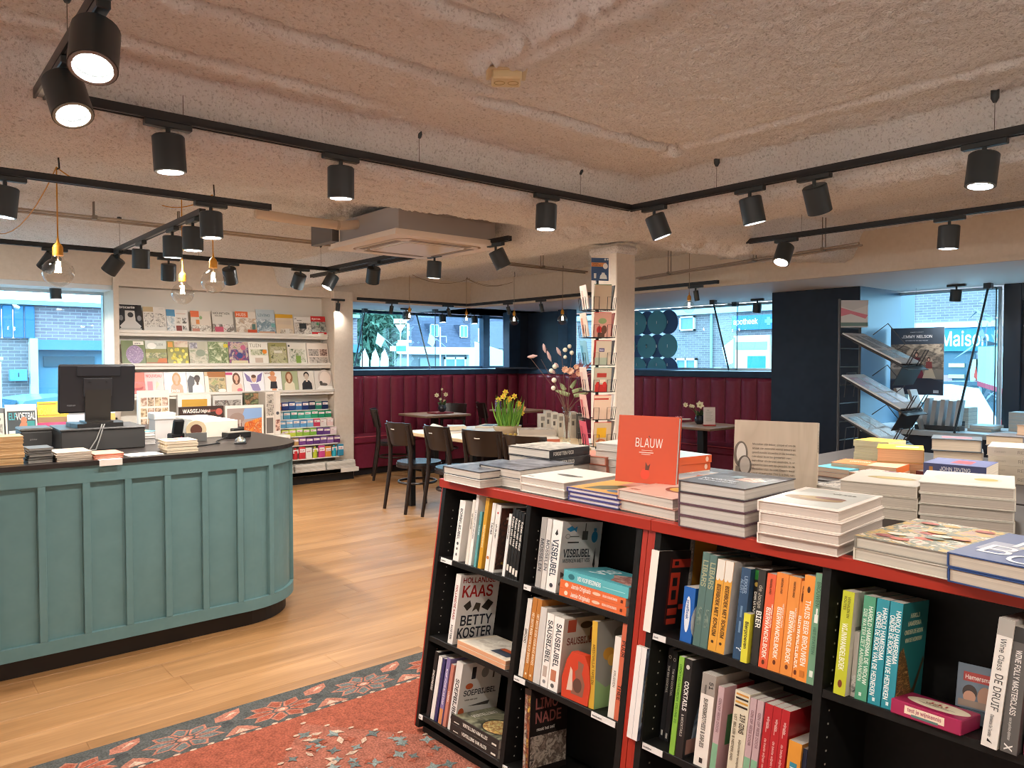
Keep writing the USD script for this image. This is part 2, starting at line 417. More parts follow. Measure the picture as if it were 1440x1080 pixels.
# shop door with its dark frame
o = UsdGeom.Xform.Define(stage, '/World/door_1').GetPrim(); o.SetCustomDataByKey('kind', 'structure')
NV = C('10202f', 0.35)
put(o, 'door_post', MB().box((XG - 0.07, 2.44, -0.1), (XG + 0.08, 2.59, ZS), c=0.004), NV)
put(o, 'door_post', MB().box((XG - 0.07, 1.2, -0.1), (XG + 0.08, 1.35, ZS), c=0.004), NV)
put(o, 'door_head', MB().box((XG - 0.07, 1.35, 2.04), (XG + 0.08, 2.44, ZS), c=0.004), NV)
put(o, 'door_leaf', MB().box((XG - 0.03, 2.36, -0.05), (XG + 0.03, 2.44, 2.04)).box((XG - 0.03, 1.35, -0.05), (XG + 0.03, 1.43, 2.04)).box((XG - 0.03, 1.43, 1.94), (XG + 0.03, 2.36, 2.04)).box((XG - 0.03, 1.43, -0.05), (XG + 0.03, 2.36, 0.12)), NV)
put(o, 'pane', MB().box((XG - 0.004, 1.43, 0.12), (XG + 0.004, 2.36, 1.94)), GLASS)
structure('wall_right', MB().box((XG - 0.05, Y0, 0.7), (XG + 0.1, 1.2, ZS)), WALLP)


def screen(nm, pts, label, clamps):
    """A trapezoid glass screen with dark edge strips; pts in order, the first edge is the slanted one."""
    t = thing(nm, label, 'glass screen', group=None)
    p = np.array(pts); n = np.cross(p[1] - p[0], p[2] - p[0]); n /= np.linalg.norm(n)
    m = MB(); a, b = p - n * 0.004, p + n * 0.004
    m.add(np.vstack([a, b]), [[0, 1, 2], [0, 2, 3], [4, 6, 5], [4, 7, 6]] + sum([[[i, i + 4, (i + 1) % 4 + 4], [i, (i + 1) % 4 + 4, (i + 1) % 4]] for i in range(4)], []))
    put(t, 'pane', m, CLEAR)
    for i, r in ((0, 0.011), (1, 0.006), (2, 0.006)):
        put(t, 'edge_strip', MB().cyl(p[i], p[(i + 1) % 4], r, n=6), C('2c3a44', 0.4))
    for c in clamps:
        put(t, 'clamp', MB().box(np.array(c) - 0.035, np.array(c) + [0.035, 0.035, 0.02], c=0.004), C('3a4248', 0.4))


a, b = hy(1342, 606, 2.66), hy(1390, 396, 2.66)
screen('glass_screen', [(a[0], 2.66, 0.795), (b[0], 2.66, 2.17), (8.5, 2.66, 2.17), (8.5, 2.66, 0.795)], 'slanted clear glass screen standing on the display ledge beside the shop door', [(b[0], 2.66, 2.18)])
for nm, (sx, sy), (tx, ty), (ux, uy) in (('a', (1003, 431), (1025, 519), (1034, 433)),):
    V0 = hx(ux, uy, 8.45)[1]
    s0, s1 = hy(tx, ty, V0), hy(sx, sy, V0)
    screen('glass_screen', [(s0[0], V0, 1.33), (s1[0], V0, 2.17), (8.5, V0, 2.17), (8.5, V0, 1.33)], 'slanted clear glass screen above the bench, in front of the pharmacy', [(s1[0], V0, 2.18), (8.45, V0, 2.18)])
U0 = hy(585, 445, 9.72)[0]
s0, s1 = hx(605, 519, U0), hx(585, 445, U0); q = hx(612, 443, U0)
screen('glass_screen', [(U0, s0[1], 1.33), (U0, s1[1], 2.17), (U0, q[1], 2.17), (U0, q[1], 1.33)], 'slanted clear glass screen above the left bench, in front of the grey roofs', [(U0, q[1], 2.18)])
U1 = hy(513, 437, 9.72)[0]
s0, s1 = hx(498, 505, U1), hx(513, 437, U1)
screen('glass_screen', [(U1, s0[1], 1.33), (U1, s1[1], 2.17), (U1, 9.8, 2.17), (U1, 9.8, 1.33)], 'slanted clear glass screen above the left bench, next to the white pier', [(U1, s1[1], 2.18)])

# ---------------------------------------------------------------- rug
def yarn(h, k=1.0):
    """Short woven pile of one dyed colour, worn unevenly."""
    n = 'yarn_' + h
    if n not in _m:
        _m[n] = M(n, {'t': ('texture_coordinate', {}), 'w': ('voronoi_texture', {'scale': 120.0}), 'd': ('noise_texture', {'scale': 24.0, 'detail': 4.0, 'roughness': 0.7}), 'c': ('color', {'value': lin(h)}),
                      'a': ('rgb_ramp', {'ramp': [(0.3, (0.72,) * 3), (0.7, (1.15,) * 3)]}), 'r': ('rgb_ramp', {'ramp': [(0.0, (1.1,) * 3), (0.8, (0.6,) * 3)]}), 'x': ('mix', {'mix_type': 'multiply', 'fac': 1.0}), 'y': ('mix', {'mix_type': 'multiply', 'fac': 1.0}),
                      'b': ('bump', {'strength': 0.7, 'distance': 0.006, 'invert': True}), 'p': ('principled_bsdf', {'roughness': 0.95, 'specular_ior_level': 0.1})},
                  [('t.object', 'w.vector'), ('t.object', 'd.vector'), ('d.fac', 'a.fac'), ('w.distance', 'r.fac'), ('c.color', 'x.color1'), ('a.color', 'x.color2'), ('x.color', 'y.color1'), ('r.color', 'y.color2'), ('y.color', 'p.base_color'), ('w.distance', 'b.height'), ('b.normal', 'p.normal')])
    return _m[n]


rg = thing('rug', 'worn oriental rug in rust red with a charcoal flower border before the bookcase', 'rug')
put(rg, 'pile', MB().box((-1.2, 0.2, 0.0005), (3.4, 3.125, 0.011), c=0.004), yarn('5a5c5a'))
RUST, SLT, CRM, SAL, DKG = yarn('a35a46'), yarn('6e7674'), yarn('cdb09a'), yarn('b87a66'), yarn('4c4e4e')
els, q = [], random.Random(12)
els.append(P([(-1.15, .25), (3.35, .25), (3.35, 2.87), (-1.15, 2.87)], RUST))
els += [P([(1.277, 2.80), (3.3, .35), (-.75, .35)], yarn('a86856'))]


def rflower(cx, cy, rx, ry, fill, line, n=9):
    e = []
    for k in range(n):
        a = 2 * math.pi * k / n + .2
        def pt(r, da, s=1.0): return (cx + rx * r * math.cos(a + da) , cy + ry * r * math.sin(a + da))
        e.append(P([pt(.25, -.2), pt(.7, -.33), pt(1.0, 0), pt(.7, .33), pt(.25, .2)], line)); e.append(P([pt(.33, -.12), pt(.68, -.23), pt(.88, 0), pt(.68, .23), pt(.33, .12)], fill))
    return e + [E(cx, cy, rx * .2, ry * .2, line, 10), E(cx, cy, rx * .11, ry * .11, CRM, 8)]


for i in range(-5, 7):
    cx = .882 + .38 * i; g = i % 2 == 0
    els += rflower(cx, 2.975, .155, .095, SLT if g else RUST, SAL)
    bx = cx + .19
    els += [P([(bx - .06, 3.03), (bx, 3.02), (bx + .05, 3.06), (bx + .06, 3.10), (bx, 3.09), (bx - .05, 3.07)], SAL), P([(bx - .02, 3.045), (bx + .04, 3.07), (bx + .02, 3.08)], CRM), P([(bx - .07, 2.89), (bx + .07, 2.885), (bx + .03, 2.93), (bx, 2.95), (bx - .03, 2.93)], SAL), P([(bx - .03, 2.895), (bx + .03, 2.89), (bx, 2.925)], CRM), P([(bx - .05, 2.96), (bx, 2.98), (bx - .01, 3.02), (bx - .05, 3.0)], DKG)]
for i in range(70): els.append(E(-1.1 + .062 * i + q.uniform(-.008, .008), 2.872 + q.uniform(-.006, .006), .014, .007, CRM, 7))
for i in range(620):
    x, y = q.uniform(.5, 2.4), q.uniform(1.5, 2.75)
    if y > 2.76 - abs(x - 1.277) * 1.21: continue
    c = (SLT, yarn('8d9894'), CRM, RUST, yarn('8d9894'))[i % 5]; s = q.uniform(.02, .036); a = q.uniform(0, 3.14)
    for k in range(1 if c is CRM else 2):
        t = a + k * 1.57; d, w = np.array([math.cos(t), math.sin(t)]) * s, np.array([-math.sin(t), math.cos(t)]) * s * .42
        els.append(P([tuple(np.array([x, y]) + o) for o in (d, w, -d, -w)], c))
for x, y in ((1.55, 2.05), (1.25, 1.9), (1.8, 1.8)): els.append(P([(x - .05, y - .03), (x + .02, y - .06), (x + .07, y + .01), (x + .03, y + .07), (x - .03, y + .04)], yarn('8fa8a4')))
for t in np.linspace(0, 1, 26):
    for s in (-1, 1): els.append(E(1.277 + s * 1.6 * t, 2.80 - 1.936 * t, .013, .008, CRM, 6))
decor(rg, els, mat4(o=(0, 0, .011)), lift=.000004, name='woven', kind='stuff')

# ---------------------------------------------------------------- teal counter
TEAL = bumped('teal_paint', '648688', '698b8d', 12, 0.08, 0.002, 0.42)
TOPB = C('26201e', 0.34)


def outline(off, x1=1.93, y0=4.035, r=0.40, y1=6.1, x0=-2.4, n=14):
    """The front and right run of the counter, moved outwards by off, as points from left to far right."""
    x1, y0, r = x1 + off, y0 - off, r + off
    a = np.linspace(-np.pi / 2, 0, n)
    return [(x0, y0)] + [(x1 - r + r * math.cos(t), y0 + r + r * math.sin(t)) for t in a] + [(x1, y1)]


def ring(o_out, o_in, z0, z1, mb=None, **k):
    return (mb or MB()).prism(outline(o_out, **k) + outline(o_in, **k)[::-1], z0, z1)


ct = thing('shop_counter', 'curved teal panelled shop counter with a black worktop at left', 'counter')
put(ct, 'worktop', MB().prism(outline(0.012) + [(1.2, 6.1), (1.2, 4.78), (-2.4, 4.78)], 0.953, 0.975), TOPB)
put(ct, 'body', ring(-0.02, -0.05, 0.09, 0.953), TEAL)
put(ct, 'plinth', ring(-0.045, -0.09, 0.0, 0.09), C('1a1412', 0.5))
put(ct, 'top_rail', ring(0.0, -0.02, 0.872, 0.953), TEAL)
put(ct, 'bottom_rail', ring(0.0, -0.02, 0.09, 0.15), TEAL)
for x in np.arange(1.678 - 0.183 * 18, 1.5, 0.183):
    if x > -2.3: put(ct, 'batten', MB().box((x - 0.016, 4.035, 0.15), (x + 0.016, 4.056, 0.872), c=0.002), TEAL)
for a in (-68, -22):
    a = math.radians(a); q = np.array([1.53 + 0.39 * math.cos(a), 4.435 + 0.39 * math.sin(a), 0])
    put(ct, 'batten', MB().box((-0.012, -0.016, 0.15), (0.010, 0.016, 0.872), rotz(a, q), c=0.002), TEAL)
for y in (4.62, 4.8, 5.0, 5.2, 5.4): put(ct, 'batten', MB().box((1.91, y - 0.016, 0.15), (1.93, y + 0.016, 0.872), c=0.002), TEAL)
put(ct, 'inner_shelf', MB().box((-2.4, 4.1, 0.5), (1.5, 4.7, 0.52)).box((1.25, 4.5, 0.5), (1.88, 6.05, 0.52)), WHITE)
bc = thing('back_counter', 'low white cupboard under the left window, behind the till', 'cabinet', None)
put(bc, 'body', MB().box((-2.4, 6.4, 0.05), (1.25, 6.9, 0.72), c=0.003), WHITE)
put(bc, 'cupboard_top', MB().box((-2.42, 6.37, 0.72), (1.27, 6.92, 0.75), c=0.003), WHITE)

# ---------------------------------------------------------------- banquette
VINYL = bumped('burgundy_vinyl', '74283a', '7a2c40', 22, 0.12, 0.002, 0.30)
PLINTH = C('1c1416', 0.6)


def channel(w, d0, d1, z0, z1, n=7):
    """A padded upright channel: w along x, bulging towards -y."""
    xs = np.linspace(0, w, n); b = np.sin(np.linspace(0, np.pi, n)) ** 0.6
    zs = [z0, z0 + 0.02, z1 - 0.05, z1 - 0.02, z1]; zd = [0.75, 1, 1, 0.8, 0.0]
    v, f = [], []
    for z, k in zip(zs, zd): v += [[x, -(d0 + (d1 - d0) * bb * k) if k else -d0 * 0.6, z] for x, bb in zip(xs, b)]
    m = len(xs)
    for i in range(len(zs) - 1):
        for j in range(m - 1):
            a = i * m + j; f += [[a, a + 1, a + m + 1], [a, a + m + 1, a + m]]
    s = len(v); v += [[x, 0, z1] for x in xs]; t = (len(zs) - 1) * m
    for j in range(m - 1): f += [[t + j, t + j + 1, s + j + 1], [t + j, s + j + 1, s + j]]
    return MB().add(v, f)


def bench(nm, label, Tm, L, w, s0=0.0):
    t = thing('banquette', label, 'bench seat', Tm)
    n = int(round(L / w)); w = L / n
    for i in range(n):
        ch = channel(w - 0.004, 0.012, 0.05, 0.47, 1.25)
        ch.v[0] = ch.v[0] + [i * w + 0.002, 0, 0]
        put(t, 'channel', ch, VINYL, 50)
    put(t, 'seat', MB().box((s0, -0.5, 0.40), (L, -0.04, 0.49), c=0.02), VINYL)
    put(t, 'piping', MB().cyl((s0 + 0.01, -0.498, 0.488), (L - .01, -0.498, 0.488), 0.007, n=6), C('b04a58', 0.3))  # pink tube paints the highlight along the front edge of the seat
    put(t, 'base', MB().box((s0, -0.47, 0.09), (L, 0, 0.40), c=0.004), VINYL)
    put(t, 'plinth', MB().box((s0 + 0.01, -0.42, 0), (L - 0.01, 0, 0.09)), PLINTH)


bench('a', 'burgundy channel-back bench under the left window, between the white pier and the corner', mat4(o=(4.575, 8.99, 0)), 3.12, 0.205)
bench('b', 'burgundy channel-back bench along the right wall, ending at the navy wall stub', mat4((0, -1, 0), (1, 0, 0), (0, 0, 1), (7.71, 8.985, 0)), 4.39, 0.205, 0.53)

# ---------------------------------------------------------------- chairs and tables
WENGE = C('231815', 0.32)
SEATM = C('20242a', 0.22, 0, 0.8)
PALE = M('ash_top', {'t': ('texture_coordinate', {}), 'm': ('mapping', {'scale': (9, 1.2, 9)}), 'n': ('noise_texture', {'scale': 3.0, 'detail': 4.0, 'distortion': 0.5}), 'r': ('rgb_ramp', {'ramp': [(0.3, lin('d8b98c')), (0.7, lin('e6cca4'))]}), 'p': ('principled_bsdf', {'roughness': 0.4})},
         [('t.object', 'm.vector'), ('m.vector', 'n.vector'), ('n.fac', 'r.fac'), ('r.color', 'p.base_color')])
BROWN = M('oak_table', {'t': ('texture_coordinate', {}), 'm': ('mapping', {'scale': (9, 1.2, 9)}), 'n': ('noise_texture', {'scale': 3.0, 'detail': 4.0, 'distortion': 0.5}), 'r': ('rgb_ramp', {'ramp': [(0.3, lin('7c6350')), (0.7, lin('957a64'))]}), 'p': ('principled_bsdf', {'roughness': 0.4})},
          [('t.object', 'm.vector'), ('m.vector', 'n.vector'), ('n.fac', 'r.fac'), ('r.color', 'p.base_color')])


def chair(label, x, y, a, group='cafe chairs'):
    """Bentwood cafe chair facing +x when a = 0."""
    Tm = rotz(math.radians(a), (x, y, 0))
    if chair.first is not None: return dup(chair.first, Tm, label, group)
    t = chair.first = thing('cafe_chair', label, 'chair', Tm, group)
    pts = [(0.225 * math.cos(q) * (1 if math.cos(q) > 0 else 0.9), 0.225 * math.sin(q)) for q in np.linspace(0, 2 * np.pi, 28, endpoint=False)]
    put(t, 'seat', MB().prism(pts, 0.445, 0.468), SEATM, 40)
    put(t, 'seat_frame', MB().prism([(p * 1.03, q * 1.03) for p, q in pts], 0.415, 0.446), WENGE, 40)
    for s in (-1, 1):
        put(t, 'leg', MB().tube([(-0.27, s * 0.19, 0), (-0.205, s * 0.185, 0.42), (-0.2, s * 0.185, 0.6), (-0.245, s * 0.185, 0.84)], [0.016, 0.022, 0.021, 0.016], 8), WENGE, 50, label='rear leg running up into the back post')
        put(t, 'leg', MB().tube([(0.2, s * 0.17, 0), (0.155, s * 0.15, 0.43)], [0.016, 0.022], 8), WENGE, 50)
    q = np.linspace(0, 2 * np.pi, 25)
    put(t, 'stretcher', MB().tube([(0.19 * math.cos(u) - 0.01, 0.175 * math.sin(u), 0.27) for u in q], 0.012, 6), WENGE, 50)
    ys = np.linspace(-0.215, 0.215, 13); v, f = [], []
    for k, off in ((0, 0.0), (1, 0.013)):
        for z, lean in ((0.64, 0.0), (0.66, 0.0), (0.75, -0.02), (0.84, -0.042), (0.862, -0.047)):
            v += [[-0.185 + lean - 0.075 * (1 - (yy / 0.215) ** 2) - off * 0 + (0.012 if k else 0), yy * (0.86 if z < 0.65 else 1), z] for yy in ys]
    m = len(ys); h = 5 * m
    for i in range(4):
        for j in range(m - 1):
            b = i * m + j; f += [[b, b + m, b + m + 1], [b, b + m + 1, b + 1], [h + b, h + b + 1, h + b + m + 1], [h + b, h + b + m + 1, h + b + m]]
    for i in (0, 4):
        for j in range(m - 1): b = i * m + j; f += [[b, b + 1, h + b + 1], [b, h + b + 1, h + b]]
    for j in (0, m - 1):
        for i in range(4): b = i * m + j; f += [[b, h + b, h + b + m], [b, h + b + m, b + m]]
    put(t, 'backrest', MB().add(v, f), WENGE, 40)
    put(t, 'grip_slot', MB().box((-0.292, -0.03, 0.79), (-0.286, 0.03, 0.80), c=0.002), C('c8c4bc', 0.3), label='small pale metal badge on the back')
    return t


chair.first = None
chair('dark wooden cafe chair at the long table, farthest from the camera in its row', 4.08, 6.27, 0)
chair('dark wooden cafe chair at the long table, second in the row, behind the bookcase corner', 4.13, 5.68, -4)
chair('dark wooden cafe chair at the long table, third in the row, below the daffodils', 4.16, 5.13, 14)
chair('dark wooden cafe chair at the long table, nearest to the camera in its row', 4.14, 4.55, 12)
chair('dark wooden cafe chair beside the white pier, turned to the small table', 4.93, 8.1, -28)
chair('dark wooden cafe chair before the left bench, right of the flower table', 5.90, 8.42, 200)
chair('dark wooden cafe chair before the left bench, closest to the wall corner', 6.80, 8.40, -25)
chair('dark wooden cafe chair at the right-hand bench tables, behind the red cookbook', 6.45, 5.0, -10)

lt = thing('long_table', 'long pale wooden reading table covered with books behind the chairs', 'table')
put(lt, 'tabletop', MB().box((4.02, 4.26, 0.715), (4.95, 6.50, 0.748), c=0.004), PALE)
for p in ((4.1, 4.34), (4.87, 4.34), (4.1, 6.42), (4.87, 6.42)): put(lt, 'leg', MB().box((p[0] - .03, p[1] - .03, 0), (p[0] + .03, p[1] + .03, 0.715), c=0.004), BLACKM)


def bistro(label, x, y, w=0.7, d=0.7, a=0):
    t = thing('bistro_table', label, 'table', rotz(math.radians(a), (x, y, 0)), 'small bench tables')
    put(t, 'tabletop', MB().box((-w / 2, -d / 2, 0.722), (w / 2, d / 2, 0.75), c=0.005), BROWN)
    put(t, 'pedestal', MB().box((-0.04, -0.04, 0.03), (0.04, 0.04, 0.722), c=0.004), BLACKM)
    put(t, 'foot_plate', MB().box((-0.22, -0.22, 0), (0.22, 0.22, 0.02), c=0.005), BLACKM)
    put(t, 'top_bracket', MB().box((-0.2, -0.03, 0.70), (0.2, 0.03, 0.722)), BLACKM)


bistro('small brown table at the left bench, with a vase of white flowers', 5.68, 8.33, 0.7, 0.68)
bistro('small brown table at the left bench near the wall corner', 7.06, 8.22, 0.62, 0.6)
bistro('small brown table at the right bench, carrying a black pot and a menu card', 6.92, 4.98, 0.68, 0.68)
bistro('small brown table at the right bench, half hidden by the column', 6.98, 5.98, 0.68, 0.68)

# ---------------------------------------------------------------- books
PAGE = 'd6cdc1'


def pages(h):
    """Cut paper edges: thin lines along the book's thickness."""
    n = 'pages_' + h
    if n not in _m:
        _m[n] = M(n, {'t': ('texture_coordinate', {}), 'm': ('mapping', {'scale': (0.6, 0.6, 420.0)}), 'n': ('noise_texture', {'scale': 1.0, 'detail': 2.0}), 'c': ('color', {'value': lin(h)}), 'r': ('rgb_ramp', {'ramp': [(0.3, (0.72,) * 3), (0.7, (1.02,) * 3)]}),
                      'x': ('mix', {'mix_type': 'multiply', 'fac': 1.0}), 'p': ('principled_bsdf', {'roughness': 0.85, 'specular_ior_level': 0.2})},
                  [('t.object', 'm.vector'), ('m.vector', 'n.vector'), ('n.fac', 'r.fac'), ('c.color', 'x.color1'), ('r.color', 'x.color2'), ('x.color', 'p.base_color')])
    return _m[n]



def book(label, Tm, w, h, t, cover, hard=False, page=PAGE, spine=(), front=(), back=(), cat='book', group='books on the slanted bookcases', name='book', rough=0.4):
    """Canonical: spine along x = 0, cover w along x, h along y, thickness t along z with the front cover on top."""
    b = thing(name, label, cat, Tm, group)
    k = min(0.003 if hard else 0.0009, t * 0.2)
    ov = 0.0035 if hard else 0.0004
    m = MB().box((0, 0, 0), (w, h, k), c=0.0006).box((0, 0, t - k), (w, h, t), c=0.0006).box((0, 0, k * 0.6), (k * 1.2, h, t - k * 0.6))
    put(b, 'cover', m, C(cover, rough) if isinstance(cover, str) else cover)
    put(b, 'page_block', MB().box((k, ov, k), (w - ov, h - ov, t - k)), pages(page))
    if spine: decor(b, spine, mat4((0, -1, 0), (0, 0, 1), (-1, 0, 0), (0, h, 0)), name='spine')
    if front: decor(b, front, mat4(o=(0, 0, t)), name='cover')
    if back: decor(b, back, mat4((-1, 0, 0), (0, 1, 0), (0, 0, -1), (w, 0, 0)), name='back_cover')
    return b


# the slanted bookcase: along s, inwards y, up z of its tilted front
BO = np.array([1.724, 2.476, 0.95])
_q = hz(1440, 854, 0.95) - BO
BA = _q / np.linalg.norm(_q)
BP = np.array([BA[1], -BA[0], 0])
TILT = math.radians(8.5)
BU = np.array([0, 0, 1]) * math.cos(TILT) - BP * math.sin(TILT)
BN = BP * math.cos(TILT) + np.array([0, 0, 1]) * math.sin(TILT)
BK = mat4(BA, -BN, BU, BO)
BL = mat4(BA, -BP, (0, 0, 1), BO)                       # the same corner, but level: for the table top
SPINE_OUT = mat4((0, 1, 0), (0, 0, 1), (1, 0, 0))
FACE_OUT = mat4((1, 0, 0), (0, 0, 1), (0, -1, 0))


def tr(x, y, z): return mat4(o=(x, y, z))


def leant(a): c, s = math.cos(a), math.sin(a); return mat4((c, 0, -s), (0, 1, 0), (s, 0, c))


def sp(label, s, z, w, h, t, cover, y=0.012, lean=0.0, **k):
    """Spine out on a shelf."""
    return book(label, BK @ tr(s, y, z) @ leant(lean) @ SPINE_OUT, w, h, t, cover, **k)


BLK = bumped('black_melamine', '1b1a19', '201f1e', 60, 0.1, 0.001, 0.42)
REDL = C('a52c1c', 0.4)
SH = ((-0.27, -0.578, -0.878), (-0.289, -0.597, -0.9))
UW = 1.05
for u in range(3):
    sh = SH[min(u, 1)]
    t = thing('slanted_bookcase', ('black slanted bookcase unit at the far end, with cookbooks and a red-rimmed top', 'black slanted bookcase unit in the middle, filled with drinks books', 'black slanted bookcase unit cut off by the lower right corner')[u], 'bookcase', None, 'slanted bookcase units')
    U = BK @ tr(u * UW, 0, 0)
    D = 0.27
    dv = 0.497 if u == 0 else 0.511
    for s in (0.004, dv, 0.984):
        put(t, 'upright', MB().box((s, 0, -0.93), (s + 0.022, D, -0.002), U, c=0.001), BLK)
    put(t, 'back_board', MB().box((0.004, D, -0.93), (1.0, D + 0.012, -0.002), U), BLK)
    for z in sh:
        for a, b in ((0.026, dv), (dv + 0.022, 0.984)):
            put(t, 'shelf', MB().box((a, 0.003, z - 0.02), (b, D, z), U, c=0.001), BLK)
    m = MB()
    for s in (0.026, dv + 0.022):
        for side in (0.0,):
            for y in (0.045,):
                for z in np.arange(-0.86, -0.08, 0.032): m.box((s, y, z), (s + 0.0012, y + 0.004, z + 0.004), U)
    put(t, 'pin_holes', m, C('b9b4aa', 0.5), kind='stuff')
    put(t, 'rim', MB().box((-0.004, -0.012, -0.001), (UW - 0.005, 0.02, 0.033), BL @ tr(u * UW, 0, 0), c=0.002), REDL)
    put(t, 'top_board', MB().box((-0.004, 0.02, 0.002), (UW - 0.005, 1.06, 0.0325), BL @ tr(u * UW, 0, 0), c=0.002), C('2a2320', 0.5))
    put(t, 'side_strip', MB().box((-0.004, 0.002, -0.93), (0.004, 0.02, -0.002), U), REDL)
    put(t, 'side_strip', MB().box((1.007, 0.002, -0.93), (1.025, 0.02, -0.002), U).box((1.0275, 0.002, -0.93), (1.0455, 0.02, -0.002), U), REDL)
    put(t, 'base', MB().box((0.03, 0.02, -0.975), (0.98, 0.30, -0.925), U), BLK)
    put(t, 'rear_panel', MB().box((0.0, 0.6, -0.95), (1.0, 0.62, 0.0), BL @ tr(u * UW, 0, 0)), BLK)

LBL = ((0, .045, .115, -.27), (0, .0, .0, 0), (0, .525, .56, -.27), (0, .525, .58, -.578), (0, .88, .975, -.578), (0, .02, .045, -.878), (1, 0.03, .075, -.289), (1, 0.03, .10, -.597), (0, 0.515, 0.54, -0.878))
for i, (u, a, b, z) in enumerate(LBL):
    if b == 0: continue
    o = thing('shelf_label', 'small white shelf label, ' + ('under the leftmost white cookbooks of the upper shelf', '', 'under the grey mussel books', 'under the orange spines', 'under the salmon and white pair of books', 'at the lower left end of the bookcase', 'under the black book with red letters', 'under the white cocktail books', 'at the foot of the second bay')[i], 'label', BK @ tr(u * UW + a, 0.003, z - 0.017), 'shelf labels')
    put(o, 'card', MB().box((0, -0.003, -0.001), (b - a, -0.0005, 0.016)), C('e8e6e2', 0.3))
    decor(o, [T('kookboeken'[:max(3, int((b - a) * 110))], 0.004, 0.0045, 0.005, '444444', b - a - 0.008)], mat4((1, 0, 0), (0, 0, 1), (0, -1, 0), (0, -0.003, 0)), name='card')

K = '1c1c1e'
c1, c2, c3 = SH[0]
# first bay, upper shelf
sp('thick white cookbook at the left end of the upper shelf, small drawings down its spine', 0.105, c1, 0.19, 0.232, 0.034, 'eeeae4', lean=0.02,
   spine=[T('BORRELBIJBEL', 0.03, 0.010, 0.014, '3a3a3c', 0.12), E(0.165, 0.017, 0.006, 0.006, '3a3a3c'), E(0.185, 0.017, 0.005, 0.005, '55504a'), E(0.207, 0.017, 0.006, 0.004, '3a3a3c')], front=[E(0.10, 0.06, 0.05, 0.05, 'c98a5c'), E(0.14, 0.15, 0.03, 0.03, '8a4a30')])
sp('cream slim cookbook next to the thick white one on the upper shelf', 0.181, c1, 0.18, 0.243, 0.016, 'e6dfd2', lean=0.02, spine=[T('het kookboek', 0.05, 0.005, 0.007, '6a6258')])
sp('tall white cookbook with grey spine lettering left of the turquoise one', 0.199, c1, 0.2, 0.268, 0.017, 'efece6', lean=0.02, spine=[T('DE COMPLETE KEUKEN', 0.06, 0.005, 0.007, '77706a')])
sp('slim turquoise book on the upper shelf between white and mustard spines', 0.232, c1, 0.16, 0.206, 0.013, '5f9ea0', lean=0.02, spine=[T('SALADES', 0.05, 0.004, 0.006, 'dfeeee')])
sp('mustard yellow cookbook on the upper shelf', 0.256, c1, 0.19, 0.262, 0.020, 'cf9a2c', lean=0.02, spine=[T('MEDITERRANEE', 0.10, 0.007, 0.008, 'f3e3b0')])
sp('white tapas book with a small orange fruit on its spine', 0.297, c1, 0.18, 0.248, 0.020, 'ece7df', lean=0.02, spine=[T('TAPAS', 0.07, 0.006, 0.010, '2b2b2b'), E(0.20, 0.010, 0.006, 0.007, 'c9772c')])
sp('white cookbook with a dark photographic cover of grilled meat on the upper shelf', 0.321, c1, 0.19, 0.245, 0.025, 'e9e5de', lean=0.02, spine=[E(0.03, 0.012, 0.004, 0.004, 'bb3333'), T('uit de pan', 0.07, 0.009, 0.008, '4a4440')],
   front=[R(0.004, 0.012, 0.186, 0.236, pic(3, ['1d1512', '3a231a', '5a2f20', '241a16', '74422c'], 22)), T('TA', 0.03, 0.15, 0.05, 'e7ded2'), T('KOOKBOEK', 0.03, 0.03, 0.008, 'c9a227')])
sp('slim white comic-size cookbook before the black spines', 0.394, c1, 0.17, 0.222, 0.014, 'e9e7e3', lean=0.02, spine=[T('sushi & meer', 0.04, 0.004, 0.006, '33312f')])
for i, s in enumerate((0.412, 0.428, 0.444, 0.46)):
    sp('narrow black booklet with white script spine, %s of four from the left' % NTH[i], s, c1, 0.16, 0.246 - 0.004 * i, 0.0145, '1f1d1c', lean=0.02, group=None, spine=[T('Koken met vuur', 0.03, 0.003, 0.010, 'e9e4da', 0.12), R(0.20, 0.002, 0.222, 0.0125, 'ddd6ca')])
# first bay, middle shelf
sp('thick white cheese cookbook turned to show its red and black lettered cover', 0.13, c2, 0.20, 0.262, 0.03, 'e8e4de', lean=0.03, spine=[T('HOLLANDSE KAAS', 0.04, 0.009, 0.012, '9c2b2b', 0.13), T('KOSTER', 0.19, 0.009, 0.01, K)],
   front=[T('HOLLANDSE', 0.012, 0.232, 0.020, '9a2420', 0.175), T('KAAS', 0.012, 0.178, 0.043, 'b02622', 0.17), P([(0.03, 0.145), (0.06, 0.165), (0.07, 0.14), (0.05, 0.125)], '3c342c'), P([(0.075, 0.12), (0.09, 0.155), (0.115, 0.15), (0.11, 0.115), (0.095, 0.13)], '463c30'), P([(0.12, 0.135), (0.15, 0.165), (0.18, 0.15), (0.155, 0.12)], '322c26'),
          T('BETTY', 0.02, 0.07, 0.037, '1d2430', 0.16), T('KOSTER', 0.012, 0.023, 0.037, '1d2430', 0.172), T('VAN DE LEKKERSTE KAZEN', 0.03, 0.010, 0.005, 'a02622', 0.13)])


def flat(label, s, z, y, w, h, t, cover, spine_side='f', Tb=None, turn=0.0, **k):
    """Lying flat; the spine to the front (f), left (l) or away. s, y: front left corner."""
    B = BK if Tb is None else Tb
    if spine_side == 'f': Q = mat4((0, 1, 0), (-1, 0, 0), (0, 0, 1), (h, 0, 0))
    elif spine_side == 'l': Q = mat4()
    elif spine_side == 'r': Q = mat4((-1, 0, 0), (0, -1, 0), (0, 0, 1), (w, h, 0))
    else: Q = mat4((0, -1, 0), (1, 0, 0), (0, 0, 1), (0, w, 0))
    return book(label, B @ tr(s, y, z) @ rotz(turn) @ Q, w, h, t, cover, **k)


